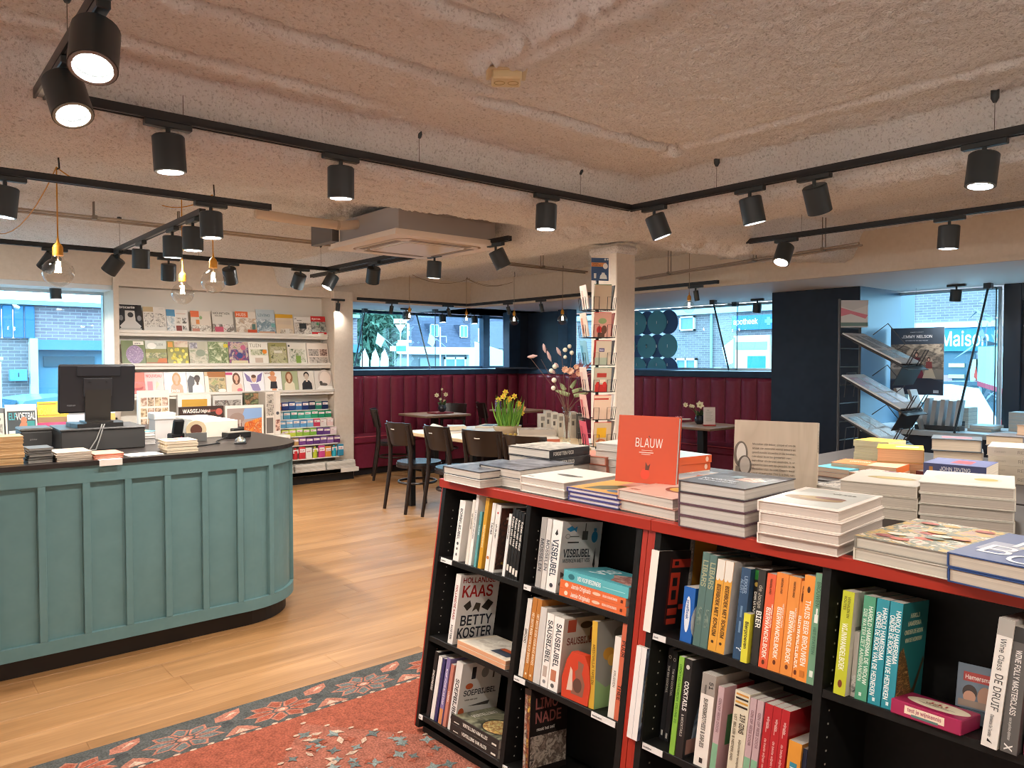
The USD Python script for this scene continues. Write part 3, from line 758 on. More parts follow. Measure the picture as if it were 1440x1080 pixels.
for i in range(2):
    flat('peach-edged paperback lying flat in the middle shelf, ' + ('lower', 'upper')[i] + ' of two', 0.20, c2 + 0.0155 * i, 0.004, 0.19, 0.272, 0.015, 'dccdb6', page='dfae8c', spine=[R(0, 0.001, 0.272, 0.014, 'd9a27c')], turn=0.0,
         front=[R(0.01, 0.02, 0.18, 0.25, pic(9, ['d8cdbd', 'c9bfb0', 'e4dccd', 'b7ab9b'], 16)), R(0.03, 0.03, 0.10, 0.12, '39404d'), R(0.075, 0.035, 0.1, 0.115, 'b9562f')] if i else ())
# first bay, lower shelf
sp('slim black book with white lettering at the left of the lower shelf', 0.05, c3, 0.19, 0.25, 0.02, '232122', lean=0.05, spine=[T('INDONESIE', 0.07, 0.005, 0.010, 'e5e0d8')])
sp('white cookbook beside the slim black one on the lower shelf', 0.077, c3, 0.19, 0.24, 0.022, 'e9e5df', lean=0.05)
sp('indigo blue soup cookbook on the lower shelf', 0.103, c3, 0.19, 0.238, 0.016, '353261', lean=0.05)
sp('lilac and pink cookbook on the lower shelf', 0.127, c3, 0.19, 0.248, 0.022, '8377a8', lean=0.05, spine=[R(0.19, 0.001, 0.247, 0.021, 'cf8a5a'), T('SOEP VOOR ELKE DAG', 0.04, 0.007, 0.009, 'efe6ef', 0.14)])
sp('salmon red cookbook next to the soup bible', 0.157, c3, 0.19, 0.232, 0.018, 'c27b6a', lean=0.05, spine=[T('LUNCH', 0.1, 0.006, 0.008, 'f4e4dc')])
sp('thick grey-white soup cookbook with drawings, showing its cover on the lower shelf', 0.187, c3, 0.20, 0.252, 0.038, 'dedbd6', lean=0.05, spine=[T('SOEPBIJBEL', 0.06, 0.011, 0.019, '25252a', 0.15)],
   front=[R(0.05, 0.19, 0.07, 0.235, '2b2b33'), E(0.115, 0.21, 0.018, 0.02, '8d8a84'), R(0.155, 0.185, 0.163, 0.24, '4b463f'), E(0.045, 0.165, 0.018, 0.011, 'c05a30'), T('SOEPBIJBEL', 0.02, 0.13, 0.02, '3a3a40', 0.16), P([(0.05, 0.09), (0.15, 0.085), (0.155, 0.10)], '45423e'), E(0.02, 0.07, 0.014, 0.017, 'c05a30'), R(0.05, 0.05, 0.15, 0.06, '5b5650'), E(0.06, 0.02, 0.03, 0.015, '3d3a36'), E(0.13, 0.02, 0.03, 0.015, '4d4a44'), T('koken met soep', 0.03, 0.112, 0.006, '66625c')])
for i in range(2):
    flat(('black cookbook lying flat under the one with a bowl on its cover', 'black cookbook lying flat on the lower shelf, a bowl on its cover')[i], 0.212, c3 + 0.0325 * i, 0.004, 0.20, 0.27, 0.032, '2a2826', spine=[T('VERTELLING VAN ALLES', 0.07, 0.011, 0.011, 'ece6da', 0.14), R(0.02, 0.008, 0.05, 0.011, 'd8d2c6'), R(0.235, 0.008, 0.26, 0.014, 'd8d2c6')], page='cfc6b8',
         front=[R(0.003, 0.003, 0.197, 0.267, pic(5, ['4c4a3c', '6b6a50', '8d8a70', '3a3a30', '5f7040'], 12)), E(0.08, 0.085, 0.07, 0.07, '2a2522', 28), E(0.08, 0.085, 0.064, 0.064, pic(6, ['c8a24a', 'd9b866', '8f5a32', 'e1c98a', '7a8a48'], 60), 28), T('VERTELLING', 0.05, 0.2, 0.02, 'e9e5da', 0.12)] if i else ())
# second bay, upper shelf
sp('grey mussel cookbook at the left of the second bay', 0.566, c1, 0.20, 0.236, 0.026, 'a9a49f', spine=[T('MOSSELEN', 0.07, 0.007, 0.015, '4a4a4e', 0.15)])
sp('white-spined mussel cookbook beside its grey twin', 0.594, c1, 0.20, 0.236, 0.022, 'd9d5cf', spine=[T('MOSSELEN', 0.07, 0.006, 0.014, '55555a', 0.15)])
sp('thick white fish cookbook with blue fish drawings, showing its cover', 0.619, c1, 0.20, 0.236, 0.046, 'f0ece6', lean=0.01, spine=[P([(0.028, 0.024), (0.045, 0.03), (0.05, 0.022), (0.045, 0.015)], '2a2a2a'), T('VISBIJBEL', 0.062, 0.010, 0.026, '3c4450', 0.125), T('WERKEN MET VIS', 0.075, 0.003, 0.005, '70707a'), E(0.215, 0.023, 0.007, 0.008, '44444a')],
   front=[R(0, 0, 0.2, 0.236, 'c9c6c1'), P([(0.02, 0.212), (0.045, 0.222), (0.06, 0.214), (0.072, 0.221), (0.07, 0.2), (0.06, 0.208), (0.04, 0.202)], '2f84ad'), E(0.03, 0.187, 0.012, 0.009, '9c9994'), E(0.03, 0.187, 0.009, 0.006, 'c9c6c1'), R(0.04, 0.185, 0.085, 0.188, '6a675f'), R(0.1, 0.175, 0.128, 0.205, '55524c'), R(0.111, 0.205, 0.116, 0.232, '55524c'), E(0.163, 0.185, 0.016, 0.02, '2f84ad'), R(0.156, 0.205, 0.17, 0.215, '2f84ad'), R(0.03, 0.165, 0.085, 0.169, '33312e'),
          T('VISBIJBEL', 0.014, 0.118, 0.026, '33363c', 0.135), T('WERKEN MET VIS', 0.014, 0.10, 0.012, '6b6b6b', 0.135), P([(0.165, 0.09), (0.172, 0.15), (0.177, 0.09), (0.172, 0.075)], '2c2b29'), P([(0.01, 0.07), (0.03, 0.062), (0.055, 0.075), (0.075, 0.062), (0.05, 0.052), (0.03, 0.056), (0.012, 0.05)], '45423d'), R(0.095, 0.067, 0.175, 0.075, '57534d'), E(0.12, 0.045, 0.018, 0.02, '8d8a85'), E(0.12, 0.05, 0.012, 0.018, 'c9c6c1'), E(0.035, 0.03, 0.03, 0.01, '73706a')])
for i, (z, cov, lab) in enumerate(((c1, 'de6b38', 'orange flat cookbook with script spine, lowest of the pile under the turquoise one'), (c1 + 0.026, 'de6b38', 'orange flat cookbook with script spine, middle of the pile under the turquoise one'), (c1 + 0.052, '5bb0b8', 'turquoise flat cookbook with prawns on its cover, on top of two orange ones'))):
    flat(lab, 0.69 + 0.012 * (i == 2), z, 0.004, 0.21, 0.282 - 0.005 * i, 0.0255 if i < 2 else 0.034, cov, page='d8cfc2', spine=[E(0.03, 0.013, 0.008, 0.007, 'f2d2bd'), T('Jamie Originals', 0.05, 0.007, 0.013, 'f6e2d4', 0.085), E(0.16, 0.013, 0.017, 0.005, 'e9c1a8'), T('VEGAN VOOR BEGINNERS', 0.185, 0.010, 0.007, 'f6ddcc', 0.06), R(0.258, 0.009, 0.267, 0.018, '6a2c18')] if i < 2 else
         [E(0.035, 0.016, 0.014, 0.009, '2d6f78'), T('VIS VOOR BEGINNERS', 0.062, 0.010, 0.013, 'eaf6f6', 0.10), R(0.17, 0.013, 0.26, 0.015, 'a9d9da')],
         front=[] if i < 2 else [R(0.0, 0.0, 0.21, 0.277, '58a9b3'), P([(0.02, 0.02), (0.06, 0.012), (0.15, 0.05), (0.17, 0.10), (0.12, 0.16), (0.07, 0.12), (0.03, 0.10)], pic(8, ['b9746a', 'd19a8c', '8f4f4a', 'e1bdb0', 'a85c50'], 40)), T('VIS', 0.06, 0.17, 0.05, 'eef8f8')])
# second bay, middle shelf
sp('thin white book left of the brown bread books', 0.532, c2, 0.19, 0.262, 0.022, 'e3ded6', lean=0.03, spine=[T('BROOD', 0.1, 0.006, 0.010, '5a5048')])
for i in (0, 1):
    sp('caramel brown bread book with pale lettering, %s of the pair' % ('left', 'right')[i], 0.557 + 0.023 * i, c2, 0.19, 0.272, 0.021, 'bd7a38', lean=0.03, spine=[T('HET BESTE BOEK VOOR ELKE BAKKER', 0.05, 0.006, 0.010, 'f0dfc4', 0.17), E(0.255, 0.010, 0.004, 0.004, 'f0dfc4')])
sp('tall grey-white book right of the brown bread books', 0.604, c2, 0.19, 0.25, 0.032, 'cfcbc6')
sp('thick white sauce cookbook, left of two', 0.64, c2, 0.20, 0.238, 0.032, 'f2ede6', lean=0.0, spine=[T('SAUSBIJBEL', 0.02, 0.009, 0.020, '3f4248', 0.14), R(0.17, 0.006, 0.205, 0.024, 'b9a89c'), E(0.22, 0.016, 0.006, 0.007, '8a8a8a')])
sp('thick white sauce cookbook, right of two and showing its red-figured cover', 0.675, c2, 0.20, 0.236, 0.044, 'f2ede6', lean=0.0, spine=[T('SAUSBIJBEL', 0.02, 0.013, 0.022, '3f4248', 0.14), R(0.17, 0.008, 0.205, 0.032, 'c07a5c'), E(0.22, 0.02, 0.007, 0.008, '5a5a5a')],
   front=[R(0, 0, 0.2, 0.236, 'c4bdb4'), R(0.02, 0.19, 0.06, 0.23, 'b0503a'), E(0.11, 0.21, 0.03, 0.012, '55453c'), T('SAUSBIJBEL', 0.02, 0.15, 0.022, '7a3a30', 0.15), R(0.13, 0.16, 0.17, 0.2, '9a4a3a')])
ms = thing('hand_mixer_book', 'red die-cut book in the shape of a jar, with a mixer printed on it', 'book', BK @ tr(0.742, 0.006, c2) @ leant(-0.02))
jar = [(0, 0), (0.112, 0), (0.117, 0.06), (0.105, 0.118), (0.085, 0.147), (0.03, 0.147), (0.012, 0.12), (-0.004, 0.06)]
JT = mat4((1, 0, 0), (0, 0, 1), (0, -1, 0), (0, 0.03, 0))
put(ms, 'cover', MB().prism(jar, 0, 0.028, JT), C('c9432a', 0.35))
decor(ms, [P([(0.04, 0.02), (0.09, 0.02), (0.095, 0.06), (0.08, 0.09), (0.085, 0.12), (0.06, 0.125), (0.062, 0.1), (0.05, 0.09), (0.055, 0.07), (0.04, 0.05)], '8c5a48'), P([(0.02, 0.025), (0.045, 0.03), (0.04, 0.09), (0.03, 0.10)], 'd9bfae'), E(0.065, 0.05, 0.018, 0.022, '5e4034')], JT @ tr(0, 0, 0.028))
sp('yellow-spined cookbook with ginger and herbs on its cover', 0.856, c2, 0.19, 0.262, 0.022, 'd2a63a', lean=-0.07, spine=[T('MEESTERLIJK TAFELEN', 0.07, 0.007, 0.009, '7a5a18', 0.12)],
   front=[R(0, 0, 0.19, 0.262, '8f8d84'), E(0.06, 0.16, 0.028, 0.02, 'c88f2e'), E(0.075, 0.14, 0.02, 0.018, 'd9a64a'), E(0.09, 0.105, 0.016, 0.016, 'c9962f'), P([(0.0, 0.0), (0.14, 0.0), (0.13, 0.08), (0.05, 0.06), (0.0, 0.09)], '8fae72'), E(0.12, 0.06, 0.035, 0.03, '5c7d45'), E(0.11, 0.22, 0.03, 0.02, '6f6c62')])
sp('white book leaning beside the salmon one', 0.934, c2, 0.18, 0.24, 0.024, 'e7e1d8', lean=0.0, spine=[T('KRUIDEN', 0.1, 0.008, 0.008, '8b857c')])
sp('salmon red book with black lettering at the right end of the second bay', 0.958, c2, 0.18, 0.285, 0.022, 'cf6a4c', spine=[T('PUUR', 0.05, 0.005, 0.013, '3a2018', 0.05), T('THEE', 0.18, 0.005, 0.013, '3a2018', 0.055)])
# second bay, lower shelf: bent magazine-like book
sp('dark lemonade cookbook with a curved cover in the lower right bay', 0.60, c3 + 0.0, 0.18, 0.272, 0.03, '2a2422', lean=-0.1, rough=0.25, spine=[R(0.02, 0.003, 0.26, 0.014, pic(12, ['c8742e', 'e6cfae', '7a3a2c', 'b9b0a2', '402a24'], 30)), R(0.02, 0.016, 0.26, 0.028, pic(13, ['e2d6c6', 'a05a36', '5a3026', 'd8b04a'], 30))],
   front=[R(0.004, 0.02, 0.176, 0.12, pic(14, ['3a302c', 'a79484', '5c4a40', 'd2c4b2', '2b2320'], 34)), T('LIMO', 0.02, 0.205, 0.034, 'a8635c', 0.11), T('NADE', 0.02, 0.16, 0.034, 'a8635c', 0.13), T('maak het zelf', 0.03, 0.135, 0.010, 'd8d2c8', 0.11)])

# middle unit, upper shelf
d1, d2, d3 = SH[1]
sp('thick black book with big red letters at the left of the beer shelf', 1.05, d1, 0.17, 0.235, 0.027, 'e8e2d8', lean=0.02, y=-0.01, spine=[], page='d8cfc2',
   front=[R(0, 0, 0.17, 0.235, '2a2321'), R(0.06, 0.02, 0.066, 0.215, '5c2018'), R(0.068, 0.075, 0.115, 0.17, 'd8432a'), R(0.08, 0.09, 0.103, 0.118, '2a2321'), R(0.08, 0.13, 0.103, 0.155, '2a2321'), R(0.068, 0.018, 0.115, 0.035, 'd8432a'), R(0.068, 0.045, 0.115, 0.065, 'd8432a'), R(0.12, 0.06, 0.165, 0.075, 'd8432a'), R(0.068, 0.185, 0.16, 0.21, 'c83c28'), R(0.08, 0.192, 0.1, 0.204, '2a2321')])
o = sp('slim book with a grey patterned spine behind the red-lettered black book', 1.062, d1 + 0.08, 0.16, 0.218, 0.03, '5a554f', y=0.15, lean=0.0, spine=[R(0.0, 0.004, 0.2, 0.026, pic(20, ['35322e', '8d867c', '5a554f', 'b8b0a4'], 60))], front=[R(0, 0, 0.16, 0.21, 'd08a2a')])
sp('small bright blue boxed book on the beer shelf', 1.163, d1, 0.12, 0.152, 0.038, '1f5fb0', lean=0.0, rough=0.3, spine=[E(0.075, 0.018, 0.05, 0.009, 'dfe6ee'), T('proefboek', 0.035, 0.014, 0.008, '2a5aa0', 0.08)], front=[E(0.03, 0.06, 0.04, 0.05, 'e6ecf2'), E(0.06, 0.06, 0.025, 0.02, '1f5fb0')])
for i in (0, 1):
    sp('grey-green book with worn lettering on the beer shelf, %s of the pair' % ('left', 'right')[i], 1.206 + 0.0235 * i, d1, 0.17, 0.258 - 0.003 * i, 0.023, '55726c', lean=0.03, spine=[T('LIBARS', 0.02, 0.005, 0.015, 'a9aa86', 0.09), R(0.15, 0.006, 0.2, 0.017, pic(21, ['55726c', '7d9288', '4c665f', '9aa796'], 40))])
for i in (0, 1):
    sp('amber beer book with a white foam band on its spine, %s of the pair' % ('left', 'right')[i], 1.255 + 0.0255 * i, d1, 0.2, 0.248, 0.025, 'e0a03c', lean=0.03, spine=[R(0, 0.0005, 0.05, 0.0245, 'e3dccf'), E(0.05, 0.006, 0.008, 0.005, 'e3dccf'), E(0.05, 0.018, 0.006, 0.006, 'e3dccf'), T('BIERBOEK MET SCHUIM', 0.066, 0.008, 0.011, '4a3212', 0.14), E(0.222, 0.012, 0.004, 0.004, '4a3212')],
       front=[R(0, 0, 0.2, 0.248, 'd9d2c6'), E(0.1, 0.1, 0.05, 0.05, '9a9488')])
sp('dark blue beer book with stars', 1.332, d1, 0.17, 0.24, 0.027, '2b4a6a', lean=0.02, spine=[T('LEKKER', 0.02, 0.012, 0.009, '8fa6bd'), T('ALERT', 0.03, 0.002, 0.009, '7f97af'), R(0.10, 0.009, 0.13, 0.015, '6d8aa6'), R(0.14, 0.009, 0.17, 0.015, '6d8aa6'), T('?', 0.205, 0.009, 0.016, 'dfe6ee')])
sp('small lime yellow booklet standing before the black beer books', 1.361, d1, 0.1, 0.126, 0.019, 'd9d23c', y=0.002, spine=[T('Bierproeven', 0.02, 0.006, 0.009, '2b2b22', 0.07)])
sp('black beer-brewing book with a green corner label', 1.362, d1, 0.17, 0.242, 0.019, '26241f', y=0.035, spine=[R(0.005, 0.002, 0.03, 0.017, '2f8f3a'), E(0.042, 0.009, 0.006, 0.006, 'c9a84a'), T('Bierbrouwen', 0.06, 0.005, 0.012, 'eeeade', 0.08)])
sp('black beer book with silver page edges', 1.384, d1, 0.18, 0.245, 0.021, '2d2c29', y=0.012, lean=0.01, spine=[T('de Jonge', 0.04, 0.006, 0.010, 'a39d8e', 0.06), T('BIER', 0.105, 0.005, 0.014, 'f0ede4', 0.05)])
for i, (s, t_, h_, cov, txt, lab) in enumerate(((1.407, 0.025, 0.240, 'e2603a', 'BIERWANDELBOEK', 'red-orange beer walking guide, first of the orange spines'), (1.433, 0.033, 0.248, 'e8893a', 'BIERWANDELBOEK', 'orange beer walking guide, second of the orange spines'), (1.467, 0.032, 0.246, 'e6903f', 'BIERWANDELBOEK', 'orange beer walking guide, third of the orange spines'), (1.5, 0.014, 0.24, 'e78f3e', 'BIERWANDELBOEK', 'narrow orange beer walking guide, fourth of the orange spines'))):
    sp(lab, s, d1, 0.15, h_, t_, cov, lean=0.02, spine=[T(txt, 0.085, t_ / 2 - 0.005, 0.011, 'fdf3e4', 0.13), T('verhalen en routes', 0.075, t_ / 2 + 0.008, 0.005, 'f7dcc0', 0.11) if t_ > .02 else R(0.03, 0.004, 0.05, 0.01, '7a3a18'), E(0.225, t_ / 2, 0.006, 0.004, '6a2f12'), T('NEDERLAND', 0.012, t_ / 2 - 0.002, 0.005, '6a3a1a', 0.04)])
sp('orange home-brewing book with bold white spine, last of the orange spines', 1.514, d1, 0.19, 0.258, 0.027, 'ea9038', y=0.004, lean=0.01, spine=[E(0.035, 0.013, 0.008, 0.004, '4a2a10'), T('THUIS BIER BROUWEN', 0.06, 0.008, 0.0125, 'fbeedd', 0.16), R(0.232, 0.008, 0.248, 0.02, 'c26f24')])
sp('sage green book with a white bottle on its spine, ending the beer shelf', 1.541, d1, 0.18, 0.268, 0.021, '6f9a7c', y=0.004, lean=0.01, spine=[T('BROUWEN', 0.02, 0.006, 0.009, '466b52', 0.06), R(0.10, 0.006, 0.12, 0.015, 'eef0e6'), R(0.085, 0.009, 0.1, 0.013, 'eef0e6'), T('HET STATION', 0.13, 0.006, 0.007, '4f7a60', 0.07), R(0.235, 0.006, 0.25, 0.015, 'dfe8dc')])
# middle unit, second shelf
for i in (0, 1):
    sp('tall white cocktail book with a lime photo cover, %s of the pair' % ('left', 'right')[i], 1.032 + 0.019 * i, d2, 0.19, 0.262, 0.0185, 'ece8e4', y=-0.014, lean=0.02, front=[R(0, 0, 0.19, 0.262, pic(25, ['47506a', '6b7894', '8fa0b8', '36405a', '57607a'], 9)), P([(0.01, 0.05), (0.1, 0.07), (0.11, 0.2), (0.04, 0.22), (0.01, 0.18)], pic(26, ['5c5038', '8a7a58', '3c3626', 'b0a07c'], 30)), E(0.09, 0.165, 0.03, 0.038, 'b9b83c'), E(0.09, 0.165, 0.024, 0.031, 'c9cc6a'), E(0.10, 0.125, 0.03, 0.015, 'a5673c'), P([(0.05, 0.01), (0.06, 0.01), (0.075, 0.09), (0.066, 0.09)], '8fc04a'), P([(0.075, 0.012), (0.085, 0.012), (0.10, 0.092), (0.09, 0.092)], '9acb50'), P([(0.1, 0.014), (0.11, 0.014), (0.12, 0.09), (0.112, 0.09)], '8fc04a')])
for i in (0, 1):
    sp('black cocktail handbook with dotted white lettering, %s of the pair' % ('left', 'right')[i], 1.085 + 0.0165 * i, d2, 0.17, 0.262 - 0.004 * i, 0.016, '26262a', y=0.07, lean=0.02, spine=[E(0.025, 0.008, 0.005, 0.005, 'b9b4aa'), E(0.025, 0.008, 0.003, 0.003, '26262a'), T('THE BIG COCKTAIL', 0.05, 0.005, 0.006, 'c9c5bc', 0.11), R(0.235, 0.005, 0.25, 0.011, 'd8d4cc')])
sp('bright green cocktail book on the second shelf', 1.167, d2, 0.17, 0.268, 0.017, '86b944', y=0.006, lean=0.02, spine=[T('COCKTAILHANDBOEK VOLUME 20', 0.02, 0.005, 0.007, '4a7a20', 0.2)])
sp('black cocktail book with white bold spine and a smoky blue cover', 1.187, d2, 0.18, 0.268, 0.024, '211f1f', y=0.006, lean=0.02, spine=[T('COCKTAILS', 0.06, 0.007, 0.013, 'f2f0ea', 0.08), T('& MOCKTAILS', 0.15, 0.008, 0.007, 'b9b4aa', 0.06), E(0.022, 0.012, 0.006, 0.006, 'cfccc4')],
   front=[R(0, 0, 0.18, 0.268, '2b2a2b'), P([(0.03, 0.02), (0.09, 0.03), (0.13, 0.12), (0.12, 0.21), (0.07, 0.18), (0.04, 0.1)], pic(27, ['5c7690', '88a0b4', '3f566c', 'a9bccb'], 14)), R(0.01, 0.01, 0.09, 0.05, '9a7468')])
sp('thick white smoothie book with a grey top band', 1.243, d2, 0.17, 0.246, 0.042, 'ebe4da', lean=0.02, spine=[R(0, 0, 0.055, 0.042, '9b948c'), T('51', 0.018, 0.024, 0.012, '2f2c2a'), T('sapjes', 0.03, 0.012, 0.006, '5a544e'), T('SUPERSMOOTHIES & SAPJES', 0.065, 0.013, 0.012, '5a544e', 0.13), R(0.222, 0.017, 0.235, 0.027, '2f2c2a')], front=[R(0, 0, 0.17, 0.246, 'c9b9aa')])
for i, s in enumerate((1.293, 1.388, 1.408)):
    sp('slim lilac book with a green foot, %s' % ('beside the smoothie book', 'left of the pair next to the red books', 'right of the pair next to the red books')[i], s, d2, 0.15, 0.226, 0.018, 'bfa3a6', lean=0.03, spine=[R(0.15, 0.0005, 0.226, 0.0175, '7fae8c'), T('GIN OP REIS DOOR', 0.03, 0.006, 0.007, '8a6a70', 0.11)], front=[R(0, 0, 0.15, 0.226, 'c49aa0'), R(0.03, 0.07, 0.15, 0.15, '4a7a50'), R(0.06, 0.18, 0.15, 0.226, 'a82c3a'), E(0.1, 0.11, 0.03, 0.05, '3a2a22')])
sp('cream gin book with orange and black stripes on its spine', 1.343, d2, 0.17, 0.232, 0.044, 'd9d0b8', lean=0.03, spine=[R(0.006, 0.004, 0.011, 0.04, 'c98a3a'), R(0.016, 0.004, 0.021, 0.04, '2c2722'), R(0.026, 0.004, 0.031, 0.04, 'd09a40'), R(0.036, 0.004, 0.041, 0.04, '2c2722'), T('139 GINS', 0.055, 0.022, 0.014, '4a4136', 0.05), T('UIT BELGIE & NEDERLAND', 0.06, 0.006, 0.007, '7a705e', 0.12), T('bijzondere recepten', 0.12, 0.026, 0.006, '7a705e', 0.08)])
for i in range(3):
    sp('small red wine guide, %s of three' % NTH[i], 1.43 + 0.0225 * i, d2, 0.15, 0.226, 0.022, 'b3262c', lean=0.03, rough=0.3, spine=[T('wijngids', 0.03, 0.010, 0.006, 'e6b9b4', 0.03), R(0.045, 0.008, 0.07, 0.010, 'd99a94'), T('de beste wijnen van', 0.085, 0.008, 0.006, 'e3aaa4', 0.09), P([(0.2, 0.006), (0.214, 0.006), (0.207, 0.017)], 'f0dcd6')])
sp('thick orange paperback below the red wine guides', 1.502, d2, 0.14, 0.16, 0.034, 'dc9436', lean=0.03, spine=[R(0.05, 0.008, 0.14, 0.026, '2f7f94'), T('proef', 0.06, 0.012, 0.010, 'e6f0f0', 0.06)])
sp('dark navy book behind the thick orange paperback', 1.531, d2, 0.17, 0.15, 0.02, '1d2a44', y=0.02)

# right unit, upper shelf
sp('dark olive box file against the left side of the wine shelf', 1.586, d1, 0.2, 0.205, 0.012, '66772a', y=0.06)
sp('lime yellow wine walking guide on the wine shelf', 1.61, d1, 0.18, 0.242, 0.028, 'bfc42e', lean=0.02, y=0.0, spine=[T('VERHALEN EN', 0.012, 0.014, 0.006, '6a6a1c', 0.05), T('ROUTES', 0.012, 0.005, 0.006, '6a6a1c', 0.04), T('WIJNWANDELBOEK', 0.075, 0.007, 0.012, 'f6f6d8', 0.11), E(0.216, 0.014, 0.009, 0.005, '7a3a1a')], front=[R(0, 0, 0.18, 0.242, 'd8d2c2'), R(0.02, 0.02, 0.16, 0.16, '8d8a80')])
sp('grey-edged book with a black and white foot beside the lime guide', 1.641, d1, 0.16, 0.15, 0.012, 'bdb8ae', y=0.02, spine=[R(0.1, 0.001, 0.14, 0.011, pic(30, ['222222', 'd8d4cc', '555555'], 60))])
sp('green novel with white lettering, first of the teal series', 1.655, d1, 0.16, 0.24, 0.027, '4f9a78', lean=0.02, spine=[T('HAROLD HAMERSMA DE VROUW', 0.022, 0.014, 0.009, 'e3efe2', 0.18), T('DIE WATER LIET AANBRANDEN', 0.03, 0.003, 0.008, 'cfe3d2', 0.17), R(0.222, 0.009, 0.23, 0.015, 'd8e8dc')])
for i, s in enumerate((1.685, 1.715)):
    sp('teal novel with white lettering, ' + ('second of the teal series', 'third of the teal series, with a basket on its cover')[i], s, d1, 0.155, 0.24, 0.028, '2a8f9e', lean=0.02, rough=0.3, spine=[T('HAROLD HAMERSMA', 0.018, 0.015, 0.010, 'eaf4f2', 0.12), T('ONDER DE ROOK VAN DE HEINEKEN', 0.03, 0.003, 0.010, 'f2f8f4', 0.19), R(0.224, 0.010, 0.232, 0.016, 'd8ecec')],
       front=[R(0, 0, 0.155, 0.24, '1f6d6e'), T('HAROLD', 0.075, 0.205, 0.010, 'b9c0a0', 0.06, 'c'), T('HAMERSMA', 0.075, 0.187, 0.010, 'b9c0a0', 0.08, 'c'), T('ONDER DE ROOK', 0.075, 0.168, 0.010, 'b9c0a0', 0.11, 'c'), T('VAN DE HEINEKEN', 0.075, 0.15, 0.009, 'b9c0a0', 0.10, 'c'), P([(0, 0), (0.07, 0), (0.09, 0.03), (0.05, 0.10), (0.02, 0.14), (0, 0.13)], pic(31, ['5c4020', '9a7440', '3a2814', 'c0985c'], 50, (1, 3, 1))), P([(0.06, 0.01), (0.10, 0.02), (0.15, 0.1), (0.145, 0.11), (0.1, 0.045)], '4a3418')] if i else ())
bx = thing('tarot_box', 'magenta game box with an oval cream label lying on the wine shelf', 'box', BK @ tr(1.742, -0.004, d1) @ rotz(-0.05))
put(bx, 'carton', MB().box((0, 0, 0), (0.145, 0.105, 0.032), c=0.002), C('a02450', 0.32))
decor(bx, [E(0.078, 0.055, 0.064, 0.036, 'e6d8bc', 32), T('wijn', 0.05, 0.05, 0.014, '9c7a62', 0.05), R(0.06, 0.058, 0.064, 0.07, 'b02a34'), R(0.075, 0.06, 0.08, 0.07, 'b02a34'), R(0.09, 0.055, 0.094, 0.068, 'b02a34'), R(0.04, 0.044, 0.115, 0.0455, '4a3a32'), R(0.05, 0.038, 0.105, 0.0395, '4a3a32')], tr(0, 0, 0.032), name='lid')
decor(bx, [R(0.03, 0.009, 0.112, 0.026, 'ecd9c0'), T('test je wijnkennis', 0.036, 0.015, 0.008, 'a85a6c', 0.07), R(0.045, 0.006, 0.1, 0.011, '5a7a74')], mat4((1, 0, 0), (0, 0, 1), (0, -1, 0)), name='side')
sb = thing('gift_book', 'small grey-blue gift book with two heads on its cover, propped up on the wine shelf', 'book', BK @ tr(1.838, 0.10, d1 + 0.001) @ mat4((0.97, 0.24, 0), (-0.24, 0.97, 0), (0, 0, 1)) @ mat4(y=(0, 0.975, -0.22), z=(0, 0.22, 0.975)))
put(sb, 'cover', MB().box((0, 0, 0.03), (0.078, 0.014, 0.125), c=0.001), C('6a7886', 0.35))
put(sb, 'stand', MB().box((0.01, -0.02, 0), (0.07, 0.02, 0.03), c=0.002), C('3a4650', 0.4))
decor(sb, [R(0.012, 0.088, 0.068, 0.108, 'a83c38'), T('Hamersma', 0.015, 0.093, 0.009, 'ecd8d0', 0.05), E(0.026, 0.065, 0.014, 0.016, '3a2e2a'), E(0.026, 0.055, 0.012, 0.013, 'b98a72'), E(0.055, 0.06, 0.014, 0.022, 'a9826c'), R(0.005, 0.034, 0.075, 0.048, '8d7a6c')], mat4((1, 0, 0), (0, 0, 1), (0, -1, 0)))
sp('thick white wine course book standing near the right edge', 1.925, d1, 0.18, 0.262, 0.029, 'e5e0d8', y=-0.016, lean=0.07, spine=[R(0, 0.0005, 0.035, 0.0285, 'a9a49c'), T('Wine Class', 0.04, 0.009, 0.010, '4a4a4a', 0.065, bold=False), T('DE DRUIF', 0.112, 0.008, 0.014, '3a3a3a', 0.075, bold=False), T('Clemence De Taranto', 0.195, 0.010, 0.006, '8a8a8a', 0.045), P([(0.244, 0.01), (0.252, 0.02), (0.25, 0.01)], '1a1a1a')])
sp('dark grey wine masterclass book at the right edge of the wine shelf', 1.958, d1, 0.18, 0.25, 0.03, '5c5a58', y=-0.012, lean=0.04, spine=[R(0, 0.0005, 0.03, 0.0295, '2d2c2b'), T('WINE FOLLY MASTERCLASS', 0.045, 0.010, 0.010, 'e2dfd9', 0.13), T('voor de perfecte wijnkenner', 0.18, 0.011, 0.005, 'c2bfb9', 0.045), T('X', 0.232, 0.007, 0.014, 'e8e6e0')])
sp('wine-red book cut by the right edge of the photo', 1.993, d1, 0.18, 0.24, 0.03, '7a2038', y=0.01)

# ---------------------------------------------------------------- piles on the red-rimmed table
ZTOP = 0.9825


def frame(fl, fr, z=ZTOP, inset=0.0):
    """Level frame at the lower front left corner of a pile seen at fl, its front edge running to fr."""
    a, b = hz(*fl, z), hz(*fr, z)
    x = (b - a) / np.linalg.norm(b - a); y = np.array([-x[1], x[0], 0])
    if y @ np.array([1, 0.3, 0]) < 0: y = -y
    return mat4(x, y, (0, 0, 1), a + y * inset), np.linalg.norm(b - a)


